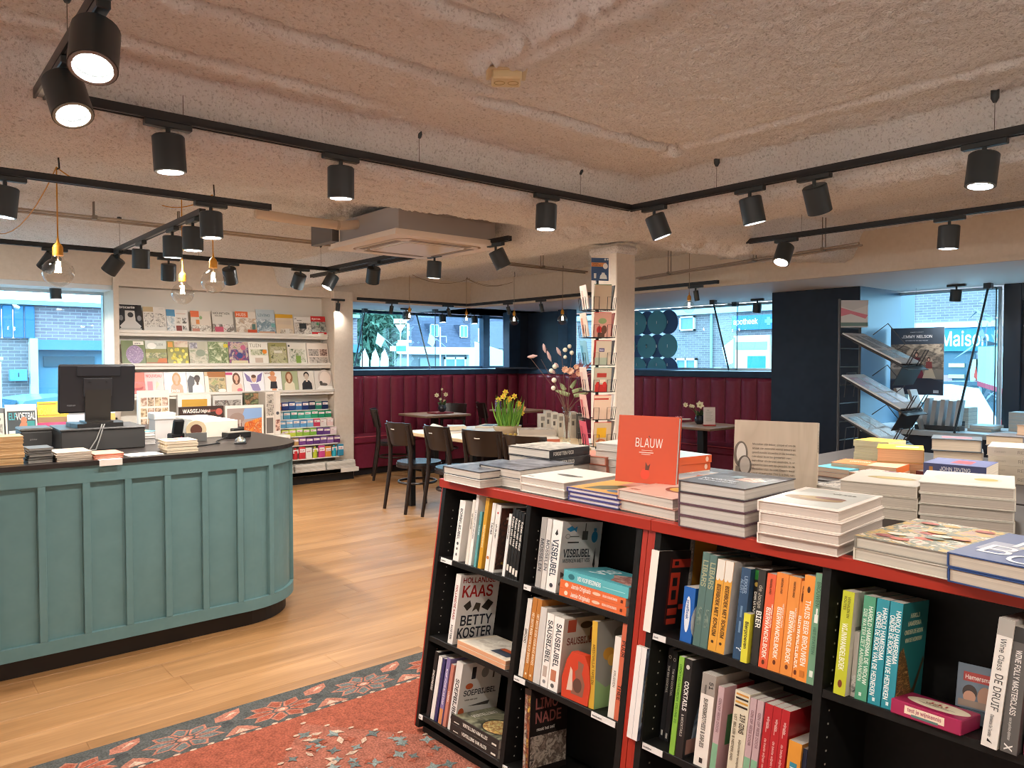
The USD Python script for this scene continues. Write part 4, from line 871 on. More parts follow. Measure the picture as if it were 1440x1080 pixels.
PILES = {2: ('dark grey photo book', 'in the leftmost table pile'), 3: ('dark grey art book', 'in the second table pile from the left'), 4: ('white cookbook', 'in the pile with an aubergine cover'), 5: ('purple-bound cookbook', 'in the pile with a yellow cover'),
         6: ('pink cookbook', 'in the pile with a rice bowl cover'), 7: ('dark-boarded cookbook', 'in the pile with a salmon cover'), 8: ('white hardcover', 'in the pile with a mussel shell cover'), 9: ('hardcover', 'in the pile with a floral fruit cover'),
         10: ('navy hardcover', 'in the pile with swirling white letters'), 11: ('white hardcover', 'behind the standing red cookbook'), 12: ('salmon cookbook', 'in the pile left of the standing red cookbook'), 14: ('cream cookbook', 'in the pile with a pale blue cover and green edge'),
         15: ('book', 'in the orange-spined pile behind the red cookbook'), 16: ('beige hardcover', 'in the pile with a golden pear cover'), 17: ('yellow-spined white hardcover', 'in the pear circle pile'), 18: ('cookbook', 'in the pile with a black pattern cover'),
         19: ('orange novel', 'in the orange pile on the rear table'), 20: ('brown-paper paperback', 'at the front of the rear table'), 21: ('pale yellow novel', 'at the left of the rear table'), 22: ('peach paged novel', 'under the yellow cover on the rear table'), 23: ('thick novel', 'under the grey and pink cover'),
         26: ('cream novel with serif capitals', 'at the right edge'), 27: ('tan-paged novel', 'far right on the rear table'), 28: ('brown-paged novel', 'at the very right edge'), 13: ('photo book', 'in the far left pile under the black-edged one'), 29: ('paperback', 'under the turquoise cover on the rear table')}


def pile(desc, fl, fr, n, t, depth, cover, side='l', hard=True, page=PAGE, front=None, spine=None, z=ZTOP, jit=0.004, group=None, seed=1, W=None, turn=0.0, noun='pile'):
    F, w0 = frame(fl, fr, z)
    W = W or w0
    r = random.Random(seed)
    for i in range(n):
        w, h = (W, depth) if side in 'lr' else (depth, W)
        top = i == n - 1
        kind, where = PILES.get(seed, ('book', ''))
        lab = desc if top else '%s %s, %s' % (kind, where, ORD[n - 1 - i] if n > 2 else 'lower of two')
        cv = cover if isinstance(cover, str) else cover[i % len(cover)]
        flat(lab, r.uniform(-jit, jit), i * (t + 0.0004), r.uniform(0, jit * 1.5), w, h, t, cv, side, Tb=F, turn=turn + r.uniform(-jit, jit) * 3, hard=hard, page=page, front=(front(w, h) if callable(front) else front or ()) if top else (), spine=spine or (), group=group or 'books in piles on the tables')
    return F, W


MUS = '2e2b2b'
GREYP = pic(40, ['4a4d55', '6a6d76', '3a3c44', '83868f', '5a5d66'], 7)
pile('large dark grey photo book at the left end of the red-rimmed table', (622, 676), (687, 690), 2, 0.029, 0.30, ['e0dad0', '3b3d42'], 'l', front=lambda w, h: [R(0, 0, w, h, pic(41, ['5c6068', '7d8086', '44474e', '969aa0'], 9)), E(w * .6, h * .5, .05, .03, '8d8f94')], seed=2, W=0.235)
pile('large dark grey art book, second pile from the left on the red-rimmed table', (673, 677.5), (731, 688), 2, 0.034, 0.29, ['e4dfd6', '3a3c42'], 'l', front=lambda w, h: [R(0, 0, w, h, GREYP), E(w * .5, h * .5, .09, .035, '7c7f88'), E(w * .5, h * .5, .07, .022, '5a5d66')], seed=3)
pile('white cookbook with a dark aubergine on its cover', (732, 690), (794, 702), 2, 0.027, 0.29, 'ebe3d8', 'l', front=lambda w, h: [E(w * .52, h * .45, .055, .018, '4a4438', 26), E(w * .72, h * .47, .02, .01, '5a5444'), T('puur', .02, .02, .010, '6b655a')], spine=[T('PUUR', 0.05, 0.009, 0.008, '4a4a4a')], seed=4)
pile('purple-bound cookbook with a yellow and orange cover', (797, 703), (867, 717), 3, 0.0145, 0.24, '4b4a86', 'l', page='e2d8d8', front=lambda w, h: [R(.006, .006, w - .006, h - .006, 'd9a13c'), P([(.05, .03), (.12, .05), (.17, .12), (.12, .16), (.06, .1)], '5b5a2c'), R(.10, .15, w - .006, h - .006, 'cf7a5a'), E(.17, .05, .03, .02, '3f6a8a')], seed=5)
pile('pink-covered cookbook with a bowl of rice on its cover', (869, 716), (946.5, 733), 2, 0.032, 0.27, 'e3b8a6', 'l', front=lambda w, h: [E(w * .68, h * .55, .07, .06, '8a4a3c', 26), E(w * .68, h * .53, .055, .04, 'd0a23c', 26), E(w * .6, h * .85, .05, .015, '9a5a48'), T('rijst', .02, .03, .016, 'b9745e')], spine=[E(0.04, .016, .012, .01, '3f9ac0')], seed=6)
pile('dark slate cookbook with salmon on its cover', (954, 740), (1048, 758), 4, 0.0325, 0.27, ['6a4e58', '6a4e58', '6a4e58', '4a4648'], 'l', front=lambda w, h: [R(0, 0, w, h, '46464a'), P([(w * .5, h * .45), (w * .8, h * .4), (w * .9, h * .55), (w * .7, h * .7), (w * .52, h * .62)], pic(43, ['b5684a', 'd99a78', '8f4f38', 'e3b89a'], 40)), T('NOORDZEE', w * .1, h * .3, .018, 'd8dbe0', .11), T('de beste gerechten', w * .12, h * .2, .013, 'd8dbe0', .12), R(w * .35, h * .55, w * .5, h * .7, '6d8a96')], seed=7, page='d0c9c0')
pile('white hardcover with a brown mussel shell on its cover', (1063.5, 764), (1176.5, 784.6), 4, 0.0275, 0.285, 'efe3d8', 'l', page='d6c8bd', front=lambda w, h: [R(.02, .02, w - .012, h - .012, 'bfc0b8'), E(w * .45, h * .42, .075, .035, '8a6a3c', 28), E(w * .52, h * .47, .06, .025, 'a98a4a', 28), E(w * .62, h * .5, .04, .018, '7a4a3a'), T('uit zee', w * .5, h * .75, .014, '7d7a70')], seed=8, W=0.208, jit=0.006)
pile('hardcover with a colourful floral and fruit cover at the front of the table', (1199, 787), (1333, 816), 2, 0.029, 0.31, ['d9d4c4', '8d8a80'], 'l', page='cfc7b8', front=lambda w, h: [R(0, 0, w, h, pic(44, ['c9b9a4', 'b0553f', 'e3d6c2', '8a8f7a', 'd8b66a', 'c7a89a', '6f7468', 'efe4d2'], 17, hard=True))] + [E(random.Random(9 + i).uniform(.03, w - .03), random.Random(50 + i).uniform(.03, h - .03), .022, .014, ['b4503c', 'c9694f', 'd9a85a', 'e8dcc8', '7f8f7c', '9a3f34'][i % 6], 12) for i in range(16)], seed=9, jit=0.005)
F9, w9 = pile('navy hardcover with white swirling letters, at the right edge of the photo', (1331, 818), (1462, 848), 2, 0.031, 0.30, '2f4a7c', 'l', page='d0c3b2', front=lambda w, h: [R(0, 0, w, h, '5f6e98'), R(w * .1, h * .3, w * .5, h * .62, 'a9aec0'), R(w * .45, h * .5, w * .9, h * .9, 'c9c0a4'), E(w * .8, h * .65, .03, .03, 'c08a4a')] + [T('B', w * .12, h * .2, .085, 'e8eaf0', bold=False), T('R', w * .30, h * .52, .085, 'e8eaf0', bold=False), T('O', w * .52, h * .05, .075, 'e8eaf0', bold=False), T('U', w * .66, h * .5, .07, 'e8eaf0', bold=False)], seed=10)
# second row
pile('white hardcover pages-out behind the standing red cookbook', (836, 664), (868, 668), 4, 0.031, 0.26, 'd9d4cc', 'r', page='dcd4ca', seed=11, W=0.15)
pile('salmon cookbook lying between the art books and the white pile', (800, 660), (846, 666), 2, 0.034, 0.24, 'cf7c62', 'r', page='dfc3b4', seed=12, W=0.2)
pile('black-edged photo book lying behind the dark grey art books', (714.0, 662.4), (773.0, 671.8), 3, 0.036, 0.24, ['cfc8bc', '3a3a3c', '26262a'], 'r', front=lambda w, h: [R(.004, .004, w - .004, h - .004, pic(46, ['b9b4a8', '8f8c84', 'd0cabd', '6f6c66'], 12))], spine=[T('FORGOTTEN FOOD', .02, .012, .014, 'cfcac0', .12)], seed=13, W=0.25)
pile('pale blue-grey cookbook with a green edge beside the standing red cookbook', (905, 688), (1000, 704), 2, 0.027, 0.24, ['c9c2b4', '6db36a'], 'r', page='d9d2c6', front=lambda w, h: [R(0, 0, w, h, 'a9c4cc'), R(0, 0, w * .45, h, 'cfc2b2'), P([(.02, .1), (.1, .14), (.12, .10)], 'b9705a'), T('ZEE', w * .5, h * .3, .03, 'e9f2f4')], seed=14, W=0.25)
pile('bright orange cookbook with a white emblem behind the red standing one', (944, 690), (988, 684), 4, 0.0285, 0.2, ['d8d0c4', 'd3cabd', 'de5f30', 'de5f30'], 'f', hard=False, z=ZTOP, page='cfd8d6', spine=[E(.185, .014, .008, .010, 'f3c9b2')], front=lambda w, h: [R(0, 0, w, h, 'b9cfd4')], seed=15, W=0.21)


def standing(label, bl, W, ang, z, h, t, cover, lean, front, back=False, page=PAGE):
    """A book standing on a pile: its lower left corner seen at bl, turned so that its right side is nearer by ang."""
    a = hz(*bl, z); hf = np.array([cf[0], cf[1], 0]) / np.hypot(cf[0], cf[1])
    x = cr * math.cos(ang) - hf * math.sin(ang); out = np.cross(x, [0, 0, 1]); b = a + x * W
    u = np.array([0, 0, 1]) * math.cos(lean) - out * math.sin(lean); o = np.cross(x, u)
    if back: return book(label, mat4(-x, u, -o, b), W, h, t, cover, hard=False, back=front(W, h), page=page, group='standing books on the table', spine=[R(0, 0, h, t, 'b9a994'), T('noordzee', h * .1, t * .3, t * .4, '5a5248', h * .3)])
    return book(label, mat4(x, u, o, a - o * t), W, h, t, cover, hard=True, front=front(W, h), page=page, group='standing books on the table')


standing('square red-orange cookbook standing upright on the table with white capital letters and a cherry', (865, 676), 0.215, math.radians(34), ZTOP + 0.06, 0.225, 0.026, 'c84a2a', 0.14, lambda w, h: [R(0, 0, w, h, 'd2502c'), T('BLAUW', w * .3, h * .535, .030, 'f2e6dc', w * .46, bold=False), R(w * .42, h * .485, w * .6, h * .492, 'f0d8c8'), R(w * .38, h * .45, w * .62, h * .462, 'f0d8c8'), R(w * .42, h * .425, w * .57, h * .433, 'f0d8c8'), E(w * .5, h * .14, .016, .018, 'e6482c'), P([(w * .5, h * .2), (w * .56, h * .2), (w * .58, h * .3), (w * .54, h * .26), (w * .5, h * .32)], '6a3a2c'), P([(w * .52, h * .7), (w * .56, h * .66), (w * .54, h * .71)], '7a4030')], page='d5cfc6')
MT = '6a6258'
standing('sand-coloured cookbook standing with its back cover out, with mussels and a text block', (1030, 690), 0.27, math.radians(31), ZTOP + 0.02, 0.245, 0.03, 'b9a994', 0.1,
         lambda w, h: [R(0, 0, w, h, pic(47, ['c4b29c', 'cbbaa5', 'bfae98', 'd2c2ae'], 9, (1, .2, 1))), E(w * .09, h * .52, .024, .045, '6f655a', 24), E(w * .095, h * .53, .016, .036, 'd6cfc4', 24), E(w * .14, h * .36, .024, .036, '5c534a', 24), E(w * .145, h * .37, .017, .029, 'b7afa4', 24), P([(w * .02, h * .1), (w * .05, h * .12), (w * .08, h * .34), (w * .03, h * .36)], '7d7468')] +
         [T(q, w * .23, h * (.66 - .057 * i), .0068, MT, w * .52, bold=False) for i, q in enumerate(('Mosselen zijn lekker, simpel of om de', 'smaak van zeewater vooral lekkere en', 'goudblonde essentie in de keuken', 'om door kust te genieten van', 'een diner onderstel daarvan, is er', 'bewerkte een ook op gerecht. In de', 'Mosselen van nu ook. Daarin leest', 'naast smaakvolle. The Erik Deli, van', 'der op de klassiek, ander leer', 'ook kan de Franse kooktip'))], back=True, page='e3d9cb')
pile('beige hardcover with a golden pear on its cover, behind the mussel shell pile', (1180, 722), (1290, 735), 3, 0.034, 0.27, 'd8cfc0', 'r', page='d3c7b8', spine=[R(0.05, .004, .2, .03, 'c0432c')], front=lambda w, h: [R(0, 0, w, h, 'd3cabb'), E(w * .45, h * .5, .07, .03, 'b09a5c', 26), E(w * .42, h * .5, .05, .02, 'c7b06a', 26)], seed=16, W=0.215)
pile('thick white hardcover with a yellow spine and pear circle on its cover', (1291, 738), (1426, 752), 4, 0.0305, 0.27, 'dcd6ca', 'r', page='cbbfb2', spine=[R(0, 0, .27, .0305, 'c99f1c')], front=lambda w, h: [R(0, 0, w, h, 'ddd8cc'), E(w * .5, h * .5, .085, .085, 'cfcebf', 34), E(w * .3, h * .5, .03, .03, 'c8b04a', 20)], seed=17, W=0.23)
pile('cookbook with a black pattern cover lying left of the golden pear pile', (1140, 706), (1190, 716), 2, 0.03, 0.24, 'cfc6ba', 'l', front=lambda w, h: [R(0, 0, w, h, pic(48, ['d6cdc0', '4a4640', 'd6cdc0', 'c9bfb2', '3c3a36', 'd6cdc0'], 45))], seed=18, W=0.2)
# the low display table behind, with novels
dt = thing('display_table', 'dark novel table standing behind the red-rimmed bookcases, mostly hidden by books', 'table', BL)
put(dt, 'top_board', MB().box((0.62, 1.09, 0.0), (3.15, 2.35, 0.0325), c=0.002), C('2a2320', 0.5))
put(dt, 'side_panel', MB().box((0.66, 1.14, -0.95), (3.1, 2.3, 0.0)), BLK)
NO = 'e0cfb8'
pile('orange paperback novel on the rear table, left of the books with red type', (1168, 668), (1264, 678), 2, 0.026, 0.16, ['cfa88a', 'e2733a'], 'r', hard=False, page='dcbfa2', front=lambda w, h: [R(0, 0, w, h, 'e77a3c'), R(0, 0, w * .45, h, 'dcb899'), T('roman', w * .5, h * .4, .02, 'f6ece0')], seed=19, W=0.25)
pile('brown-paper paperback at the front of the rear table', (1192, 680), (1262, 690), 2, 0.022, 0.15, ['c7a483', 'd98a52'], 'r', hard=False, page='c39f80', front=lambda w, h: [R(0, 0, w, h, pic(49, ['e2a67a', 'd06a3c', 'f0e2d2', '6a4a6a', 'd9884f'], 26))], seed=20, W=0.2)
pile('pale yellow paged novel at the left of the rear table', (1200, 652), (1236, 656), 4, 0.027, 0.16, 'e9e0b4', 'r', hard=False, page='ece3bd', front=lambda w, h: [R(0, 0, w, h, 'd9b44a')], seed=21, W=0.16)
pile('peach paged thick novel with a yellow cover on the rear table', (1231, 668), (1296, 672), 2, 0.055, 0.19, ['d9a072', 'b98a4a'], 'r', page='dfb48e', front=lambda w, h: [R(0, 0, w, h, 'd2b02e'), R(w * .1, h * .3, w * .6, h * .6, 'e6d9a0')], seed=22, W=0.17)
pile('thick novel with a grey and pink cover at the back of the rear table', (1310, 650), (1392, 655), 2, 0.055, 0.19, ['8d8a86', '4c5a66'], 'r', page='d4c3ae', front=lambda w, h: [R(0, 0, w, h, '5c6a74'), R(w * .2, h * .3, w * .8, h * .7, 'c06a74')], seed=23, W=0.2)
pile('blue-grey thick novel with white spine lettering and a red title on the rear table', (1297, 669), (1372, 676), 1, 0.05, 0.2, '4b5480', 'f', hard=False, page='e6dac8', z=ZTOP + 0.035, spine=[T('JOHN IRVING', .055, .026, .014, 'e6e6ee', .1), T('DE LAATSTE STOELTJESLIFT', .055, .010, .011, 'c7cbe0', .1), R(.02, .012, .032, .038, 'b9803c')], front=lambda w, h: [R(0, 0, w, h, '59618c'), P([(.05, .06), (.14, .06), (.15, .12), (.06, .13)], 'c2343c')], seed=24, W=0.205)
pile('brown novel with a red spine just below the blue-grey thick one', (1287, 674), (1372, 686), 1, 0.034, 0.2, '6a3030', 'f', hard=False, page='d0c2b0', spine=[T('Steffen', .02, .010, .012, 'd9b0a4', .08), R(.11, .002, .2, .032, '8f8a84')], front=lambda w, h: [R(0, 0, w, h, pic(50, ['7d7670', '9a938c', '5c5650', 'b4ada4'], 14))], seed=25, W=0.22)
pile('cream novel with grey serif capitals on its spine at the right edge', (1388, 678), (1462, 684), 4, 0.034, 0.21, 'd2c8b6', 'f', hard=False, page='c9bca8', spine=[T('REGI', .095, .011, .013, '8f887c', .05, bold=False), T('roman', .02, .013, .009, 'bdb3a2', .05)], front=lambda w, h: [R(0, 0, w, h, 'd9d0c0')], seed=26, W=0.2)
pile('tan-paged novel lying far right on the rear table', (1386, 640), (1425, 643), 2, 0.05, 0.19, ['8f857a', '7d7f86'], 'r', page='cdb79c', seed=27, W=0.16)
pile('brown-paged novel at the very right edge behind the cream novels', (1428, 640), (1470, 646), 3, 0.05, 0.19, ['a98a70', 'b89a80', '9a7c64'], 'r', page='c9a88c', seed=28, W=0.16)
pile('turquoise-covered paperback at the left corner of the rear table', (1145, 668), (1190, 674), 2, 0.018, 0.16, ['cf6a3a', '6db4c4'], 'r', hard=False, page='d8c0a8', front=lambda w, h: [R(0, 0, w, h, '4fb0c8'), R(w * .1, h * .3, w * .5, h * .6, 'e6e2d8')], seed=29, W=0.15)

# ---------------------------------------------------------------- magazine wall
mr = thing('magazine_rack', 'white wall rack with three tiers of magazines between the left window and the pier', 'magazine rack')
TIER = ((8.60, 1.755), (8.53, 1.405), (8.45, 1.09))
put(mr, 'back_panel', MB().box((1.935, 8.79, 0.15), (4.3, 8.818, ZS + 0.02)), WHITE)
for y0, z0 in TIER:
    put(mr, 'tray', MB().box((1.94, y0, z0 - 0.012), (4.295, 8.79, z0), c=0.001).box((1.94, y0, z0), (4.295, y0 + 0.006, z0 + 0.018), c=0.001).box((1.94, y0 + 0.02, z0 - 0.045), (4.295, 8.79, z0 - 0.012)), WHITE)
    for x in (1.94, 4.289):
        put(mr, 'tray_end', MB().prism([(y0, z0 - 0.01), (8.79, z0 - 0.09), (8.79, z0 + 0.12), (y0, z0 + 0.02)], 0, 0.006, mat4((0, 1, 0), (0, 0, 1), (1, 0, 0), (x, 0, 0))), WHITE)
put(mr, 'plinth_ledge', MB().box((3.3, 8.3, 0.10), (4.54, 8.45, 0.15), c=0.003).box((1.94, 8.3, 0.10), (4.3, 8.79, 0.15), c=0.003), WHITE)
put(mr, 'kick_board', MB().box((2.0, 8.36, 0.0), (4.5, 8.44, 0.10)), BLACKM)
put(mr, 'puzzle_shelf', MB().box((1.94, 7.98, 0.60), (3.52, 8.79, 0.63), c=0.002).box((3.5, 7.98, 0.15), (3.52, 8.79, 0.6)).box((1.94, 7.98, 0.15), (1.96, 8.79, 0.6)), WHITE)


def fig(cx, y0, s, skin='d9a98c', hair='5a3a28', cloth='e6d6cc', long=True):
    """A printed half figure on a cover."""
    e = [P([(cx - .22 * s, y0), (cx + .22 * s, y0), (cx + .2 * s, y0 + .3 * s), (cx + .1 * s, y0 + .42 * s), (cx - .1 * s, y0 + .42 * s), (cx - .2 * s, y0 + .3 * s)], cloth)]
    if long: e.append(E(cx, y0 + .55 * s, .15 * s, .24 * s, hair, 16))
    else: e.append(E(cx, y0 + .64 * s, .115 * s, .13 * s, hair, 16))
    return e + [R(cx - .04 * s, y0 + .36 * s, cx + .04 * s, y0 + .5 * s, skin), E(cx, y0 + .58 * s, .09 * s, .125 * s, skin, 16)]


def magazine(label, x0, x1, y, z, h, base, els, tilt=13, t=0.006, group='magazines on display', rz=0.0):
    a = math.radians(tilt); w = x1 - x0
    Q = mat4((1, 0, 0), (0, math.sin(a), math.cos(a)), (0, -math.cos(a), math.sin(a)), (x0, y, z))
    if rz: Q = Q @ rotz(rz)
    m = thing('magazine', label, 'magazine', Q @ tr(0, 0, -t), group)
    put(m, 'pages', MB().box((0.0008, 0.0006, 0), (w - 0.0008, h - 0.0006, t - 0.0006)), C('e4ded4', 0.6))
    put(m, 'cover', MB().box((0, 0, t - 0.0006), (w, h, t)), C(base, 0.3))
    decor(m, els(w, h) if callable(els) else els, tr(0, 0, t), name='cover')
    return m


def room_pic(seed, cols): return pic(seed, cols, 18)


G1 = ['d8d2c6', 'b8ad9f', 'efe9de', '8f867b', 'cfc4b4']
t1 = [
    ('brocante', 1.957, 2.187, .288, '26282c', lambda w, h: [P([(w * .2, .0), (w * .8, 0), (w * .95, h * .2), (w * .72, h * .4), (w * .7, h * .78), (w * .3, h * .78), (w * .28, h * .4), (w * .05, h * .2)], 'cfccc8'), E(w * .52, h * .62, .028, .028, '2a2a2c'), R(.01, .0, w - .01, .035, 'b9b7b2'), T('brocante', .015, h * .86, .026, 'f2f0ec', w - .03), E(w * .12, h * .5, .02, .03, '7d7d80'), E(w * .88, h * .5, .02, .03, '8d8d90')], 'black and white magazine with a pale gown at the left end of the top tier'),
    ('', 2.20, 2.428, .275, 'e2dcd4', lambda w, h: [R(0, h * .8, w * .45, h, 'c2ab84'), R(w * .05, h * .2, w * .48, h * .75, pic(60, ['d6d0c6', '5c5650', 'ece6dc', '8f8a82'], 30)), R(w * .52, h * .2, w * .95, h * .75, pic(61, ['d6d0c6', 'a9a298', 'ece6dc', '6f6a62'], 30)), R(w * .7, h * .93, w * .9, h * .935, '55504a')], 'pale interior magazine with a tan corner, second on the top tier'),
    ('', 2.432, 2.655, .255, 'e9e5de', lambda w, h: [R(0, h * .7, w * .4, h, '4f8db4'), P([(0, 0), (w * .35, 0), (w * .38, h * .7), (0, h * .72)], pic(62, ['dfe3e2', '9db4bf', 'f1f0ec', '6f8a98'], 22)), R(w * .42, h * .06, w * .68, h * .3, '8a4038'), R(w * .45, h * .4, w * .66, h * .65, pic(63, G1, 34)), R(w * .72, h * .4, w * .92, h * .65, pic(64, ['d9d5cf', '44423e', 'efece6'], 40)), R(w * .72, h * .08, w * .92, h * .3, pic(65, ['dedad2', '4f4c47', 'efece6'], 40)), R(w * .45, h * .82, w * .9, h * .84, 'c98f7a')], 'white interior magazine with a blue corner, third on the top tier'),
    ('', 2.684, 2.90, .25, 'dfd3c4', lambda w, h: [R(0, h * .72, w * .42, h, 'e5764c'), R(w * .25, h * .4, w * .42, h * .6, 'e0904e'), E(w * .5, h * .7, .016, .02, '8fae7a'), R(0, 0, w, h * .35, pic(66, G1, 26)), R(w * .05, h * .02, w * .4, h * .2, 'c98a78')], 'cream magazine with an orange corner block on the top tier'),
    ('MOUNTAIN', 2.915, 3.150, .258, 'd8d3c9', lambda w, h: [T('MOUNTAIN', .012, h * .86, .024, '5c5a50', w - .03), T('HOUSE', .03, h * .76, .018, '6f6d62', w * .6), R(0, 0, w, h * .42, pic(67, ['d9d2c8', 'a8475c', 'ece6de', '6a6058', 'c7bdb0'], 14)), R(w * .1, h * .05, w * .5, h * .3, 'c4566c')], 'grey country-house magazine with a pink sofa, in the middle of the top tier'),
    ('HUIS', 3.176, 3.415, .265, 'e0d8cc', lambda w, h: [R(0, h * .74, w * .62, h, 'e06a3a'), T('HUIS', .012, h * .8, .032, 'f4d8c8', w * .5), R(0, 0, w, h * .7, pic(68, ['d9d0c4', 'c9b9a6', 'ece4d8', 'b5a08c', 'dfb68e'], 12)), R(w * .55, 0, w, h * .2, 'c94f2c'), R(w * .78, h * .2, w * .95, h * .45, '4f7068')], 'orange-headed magazine in glossy foil on the top tier'),
    ('', 3.42, 3.643, .300, 'b9c6cb', lambda w, h: [T('LIVING', .02, h * .72, .03, '6d8794', w * .75), R(0, 0, w, h * .6, pic(69, ['9fb4bd', 'd4dde0', '6d8794', 'b9c6cb', 'e6eaea'], 12)), R(w * .1, .0, w * .95, h * .12, 'd2a284'), E(w * .8, h * .55, .02, .02, 'c7ced0'), R(w * .78, h * .3, w * .98, h * .45, '6fa8a6')], 'taller blue-grey magazine in foil on the top tier'),
    ('', 3.65, 3.868, .252, 'dcc8ac', lambda w, h: [R(0, h * .82, w, h, 'd9a52c'), R(w * .1, h * .5, w * .9, h * .7, 'd2bfa8'), P([(w * .2, 0), (w * .95, 0), (w * .9, h * .3), (w * .25, h * .3)], pic(70, ['cdbca6', '6b5a4a', 'e8dccb', '9d8b77'], 26)), R(w * .5, h * .05, w * .75, h * .3, 'e8e2d8')], 'sand-coloured magazine with a yellow headband on the top tier'),
    ('', 3.878, 4.095, .228, 'ece8e2', lambda w, h: [R(w * .05, 0, w, h * .7, pic(71, ['cfc6ba', '57504a', 'e4ddd2', '8a8178'], 20)), R(w * .3, h * .35, w * .72, h * .66, '2a3236'), T('vt', .01, h * .85, .02, '2f2f2f'), T('wonen', .04, h * .78, .014, '2f2f2f', .08)], 'white magazine with a dark television photo near the right end of the top tier'),
    ('', 4.098, 4.29, .245, 'c8282e', lambda w, h: [T('eigen huis', .012, h * .82, .022, 'f6ece6', w * .6), R(0, h * .18, w, h * .72, pic(72, ['d9d6cf', '3c4444', 'b8bab2', '6f7a76'], 20)), E(w * .45, h * .6, .018, .018, '4f9a70'), R(w * .4, h * .04, w * .8, h * .14, 'f0e6e0')], 'red-banded magazine at the right end of the top tier')]
for nm, a, b, h, base, els, lab in t1: magazine(lab, a, b, 8.63, 1.757, h, base, els)
GR = ['7d8a52', 'a9a86a', '5c6b3a', 'cdbf94', '93a05e']
t2 = [
    (1.968, 2.196, '76845a', lambda w, h: [E(w * .55, h * .42, .085, .10, pic(73, ['9d84a8', 'b9a2c0', '7d6490', 'cdbcd0'], 60), 26), R(w * .5, h * .82, w * .95, h * .97, 'efe9dc'), T('LENTE', w * .55, h * .85, .014, '3c3a34', .07)], 'green garden magazine with a lilac bloom at the left end of the middle tier'),
    (2.20, 2.408, '8a8a48', lambda w, h: [R(0, h * .66, w, h, 'cfd2c8'), T('TUIN', .09, h * .8, .024, '8f938c', .09), P([(w * .45, 0), (w, 0), (w * .98, h * .28), (w * .6, h * .26)], 'd0743a'), R(0, 0, w, h * .1, 'a85a3a'), R(0, h * .28, w, h * .5, pic(74, GR, 18)), E(w * .3, h * .78, .045, .035, 'f6f4ec')], 'garden magazine with a painted white glare spot and orange flowers on the middle tier'),  # the white oval paints glare onto the cover
    (2.415, 2.632, '8f8c44', lambda w, h: [R(.01, h * .74, .06, h * .96, 'e0983a'), R(w * .35, h * .74, w, h, pic(75, ['d8bfa8', 'c49a84', 'ded0b8'], 14))] + [E(w * (.12 + .8 * random.Random(i).random()), h * (.05 + .6 * random.Random(i + 40).random()), .016, .02, ['e0d14a', 'cfc03a', 'ece07a'][i % 3], 10) for i in range(18)], 'garden magazine covered with yellow daffodils on the middle tier'),
    (2.64, 2.842, 'bcb9a4', lambda w, h: [R(w * .05, h * .7, w * .45, h * .95, pic(76, ['e2e0d8', '6d6a74', 'c6c3cc'], 40)), R(0, 0, w, h * .65, pic(77, ['b9b59a', '8d9a78', 'd4cbb8', 'a3a48c', 'c9b3a6'], 16)), E(w * .6, h * .5, .05, .04, '8f9a84')], 'pale garden magazine with roses on the middle tier'),
    (2.846, 3.065, '8fa070', lambda w, h: [R(.008, .008, w - .008, h - .008, pic(78, ['7f9160', 'a9b88a', '5f7348', 'cdd2ac', 'dfe0c8'], 14)), R(w * .78, h * .75, w, h * .9, 'd9c43c')], 'leafy green garden magazine with a yellow corner on the middle tier'),
    (3.070, 3.292, 'b48c74', lambda w, h: [R(0, 0, w, h, pic(79, ['c99a6c', '6a8a5a', 'd9b8ac', '4a4f7a', 'b65a7a', '8a6a4a'], 12)), E(w * .55, h * .4, .035, .035, '3c4a86'), E(w * .75, h * .75, .03, .03, 'c86a8a'), R(w * .1, h * .05, w * .95, h * .18, 'd8cda8')], 'colourful bouquet magazine in the middle of the middle tier'),
    (3.297, 3.525, 'eee9dd', lambda w, h: [T('TUIN', .012, h * .78, .04, '8d8a74', w * .8, bold=False), R(w * .1, h * .42, w * .95, h * .68, pic(80, ['c9c5a4', '8f9c6c', 'dedcc4', '6f7d52'], 24)), E(w * .82, h * .58, .026, .026, 'ea8a2c'), R(w * .3, h * .08, w * .7, h * .3, 'cdb9a8')], 'white garden magazine with an orange dot on the middle tier'),
    (3.531, 3.755, '9a9462', lambda w, h: [R(w * .1, 0, w * .95, h * .82, pic(81, ['8d8f5c', '5c5a44', 'c2bf92', 'b3a98e', '74804a'], 22)), T('zelf', .04, h * .84, .02, '4f5230', .1), R(w * .3, h * .52, w * .75, h * .64, 'dcd6c4')], 'olive vegetable-garden magazine on the middle tier'),
    (3.762, 4.0, 'ddd6c8', lambda w, h: [R(w * .1, h * .1, w * .92, h * .72, pic(82, ['b9b69c', '7f8c66', 'dcd6c6', '5e6a4e'], 24)), R(w * .42, h * .05, w * .68, h * .4, '7d9a44'), E(w * .1, h * .86, .012, .014, '4a4a4a')], 'cream magazine with a small green figure, second from the right on the middle tier'),
    (4.008, 4.285, 'd9cbbd', lambda w, h: [R(w * .08, h * .4, w * .55, h * .72, pic(83, ['e4dad0', '3c3836', 'b9aca0', '6a625c'], 34)), R(w * .6, h * .4, w * .95, h * .72, pic(84, ['d9c9bb', '5a3c38', 'c2a79a'], 34)), R(w * .08, h * .06, w * .95, h * .34, pic(85, ['e8e0d6', '423d3a', 'c4b8ac', '8d837a'], 34))], 'beige crafts magazine at the right end of the middle tier')]
for a, b, base, els, lab in t2: magazine(lab, a, b, 8.56, 1.407, .262, base, els)
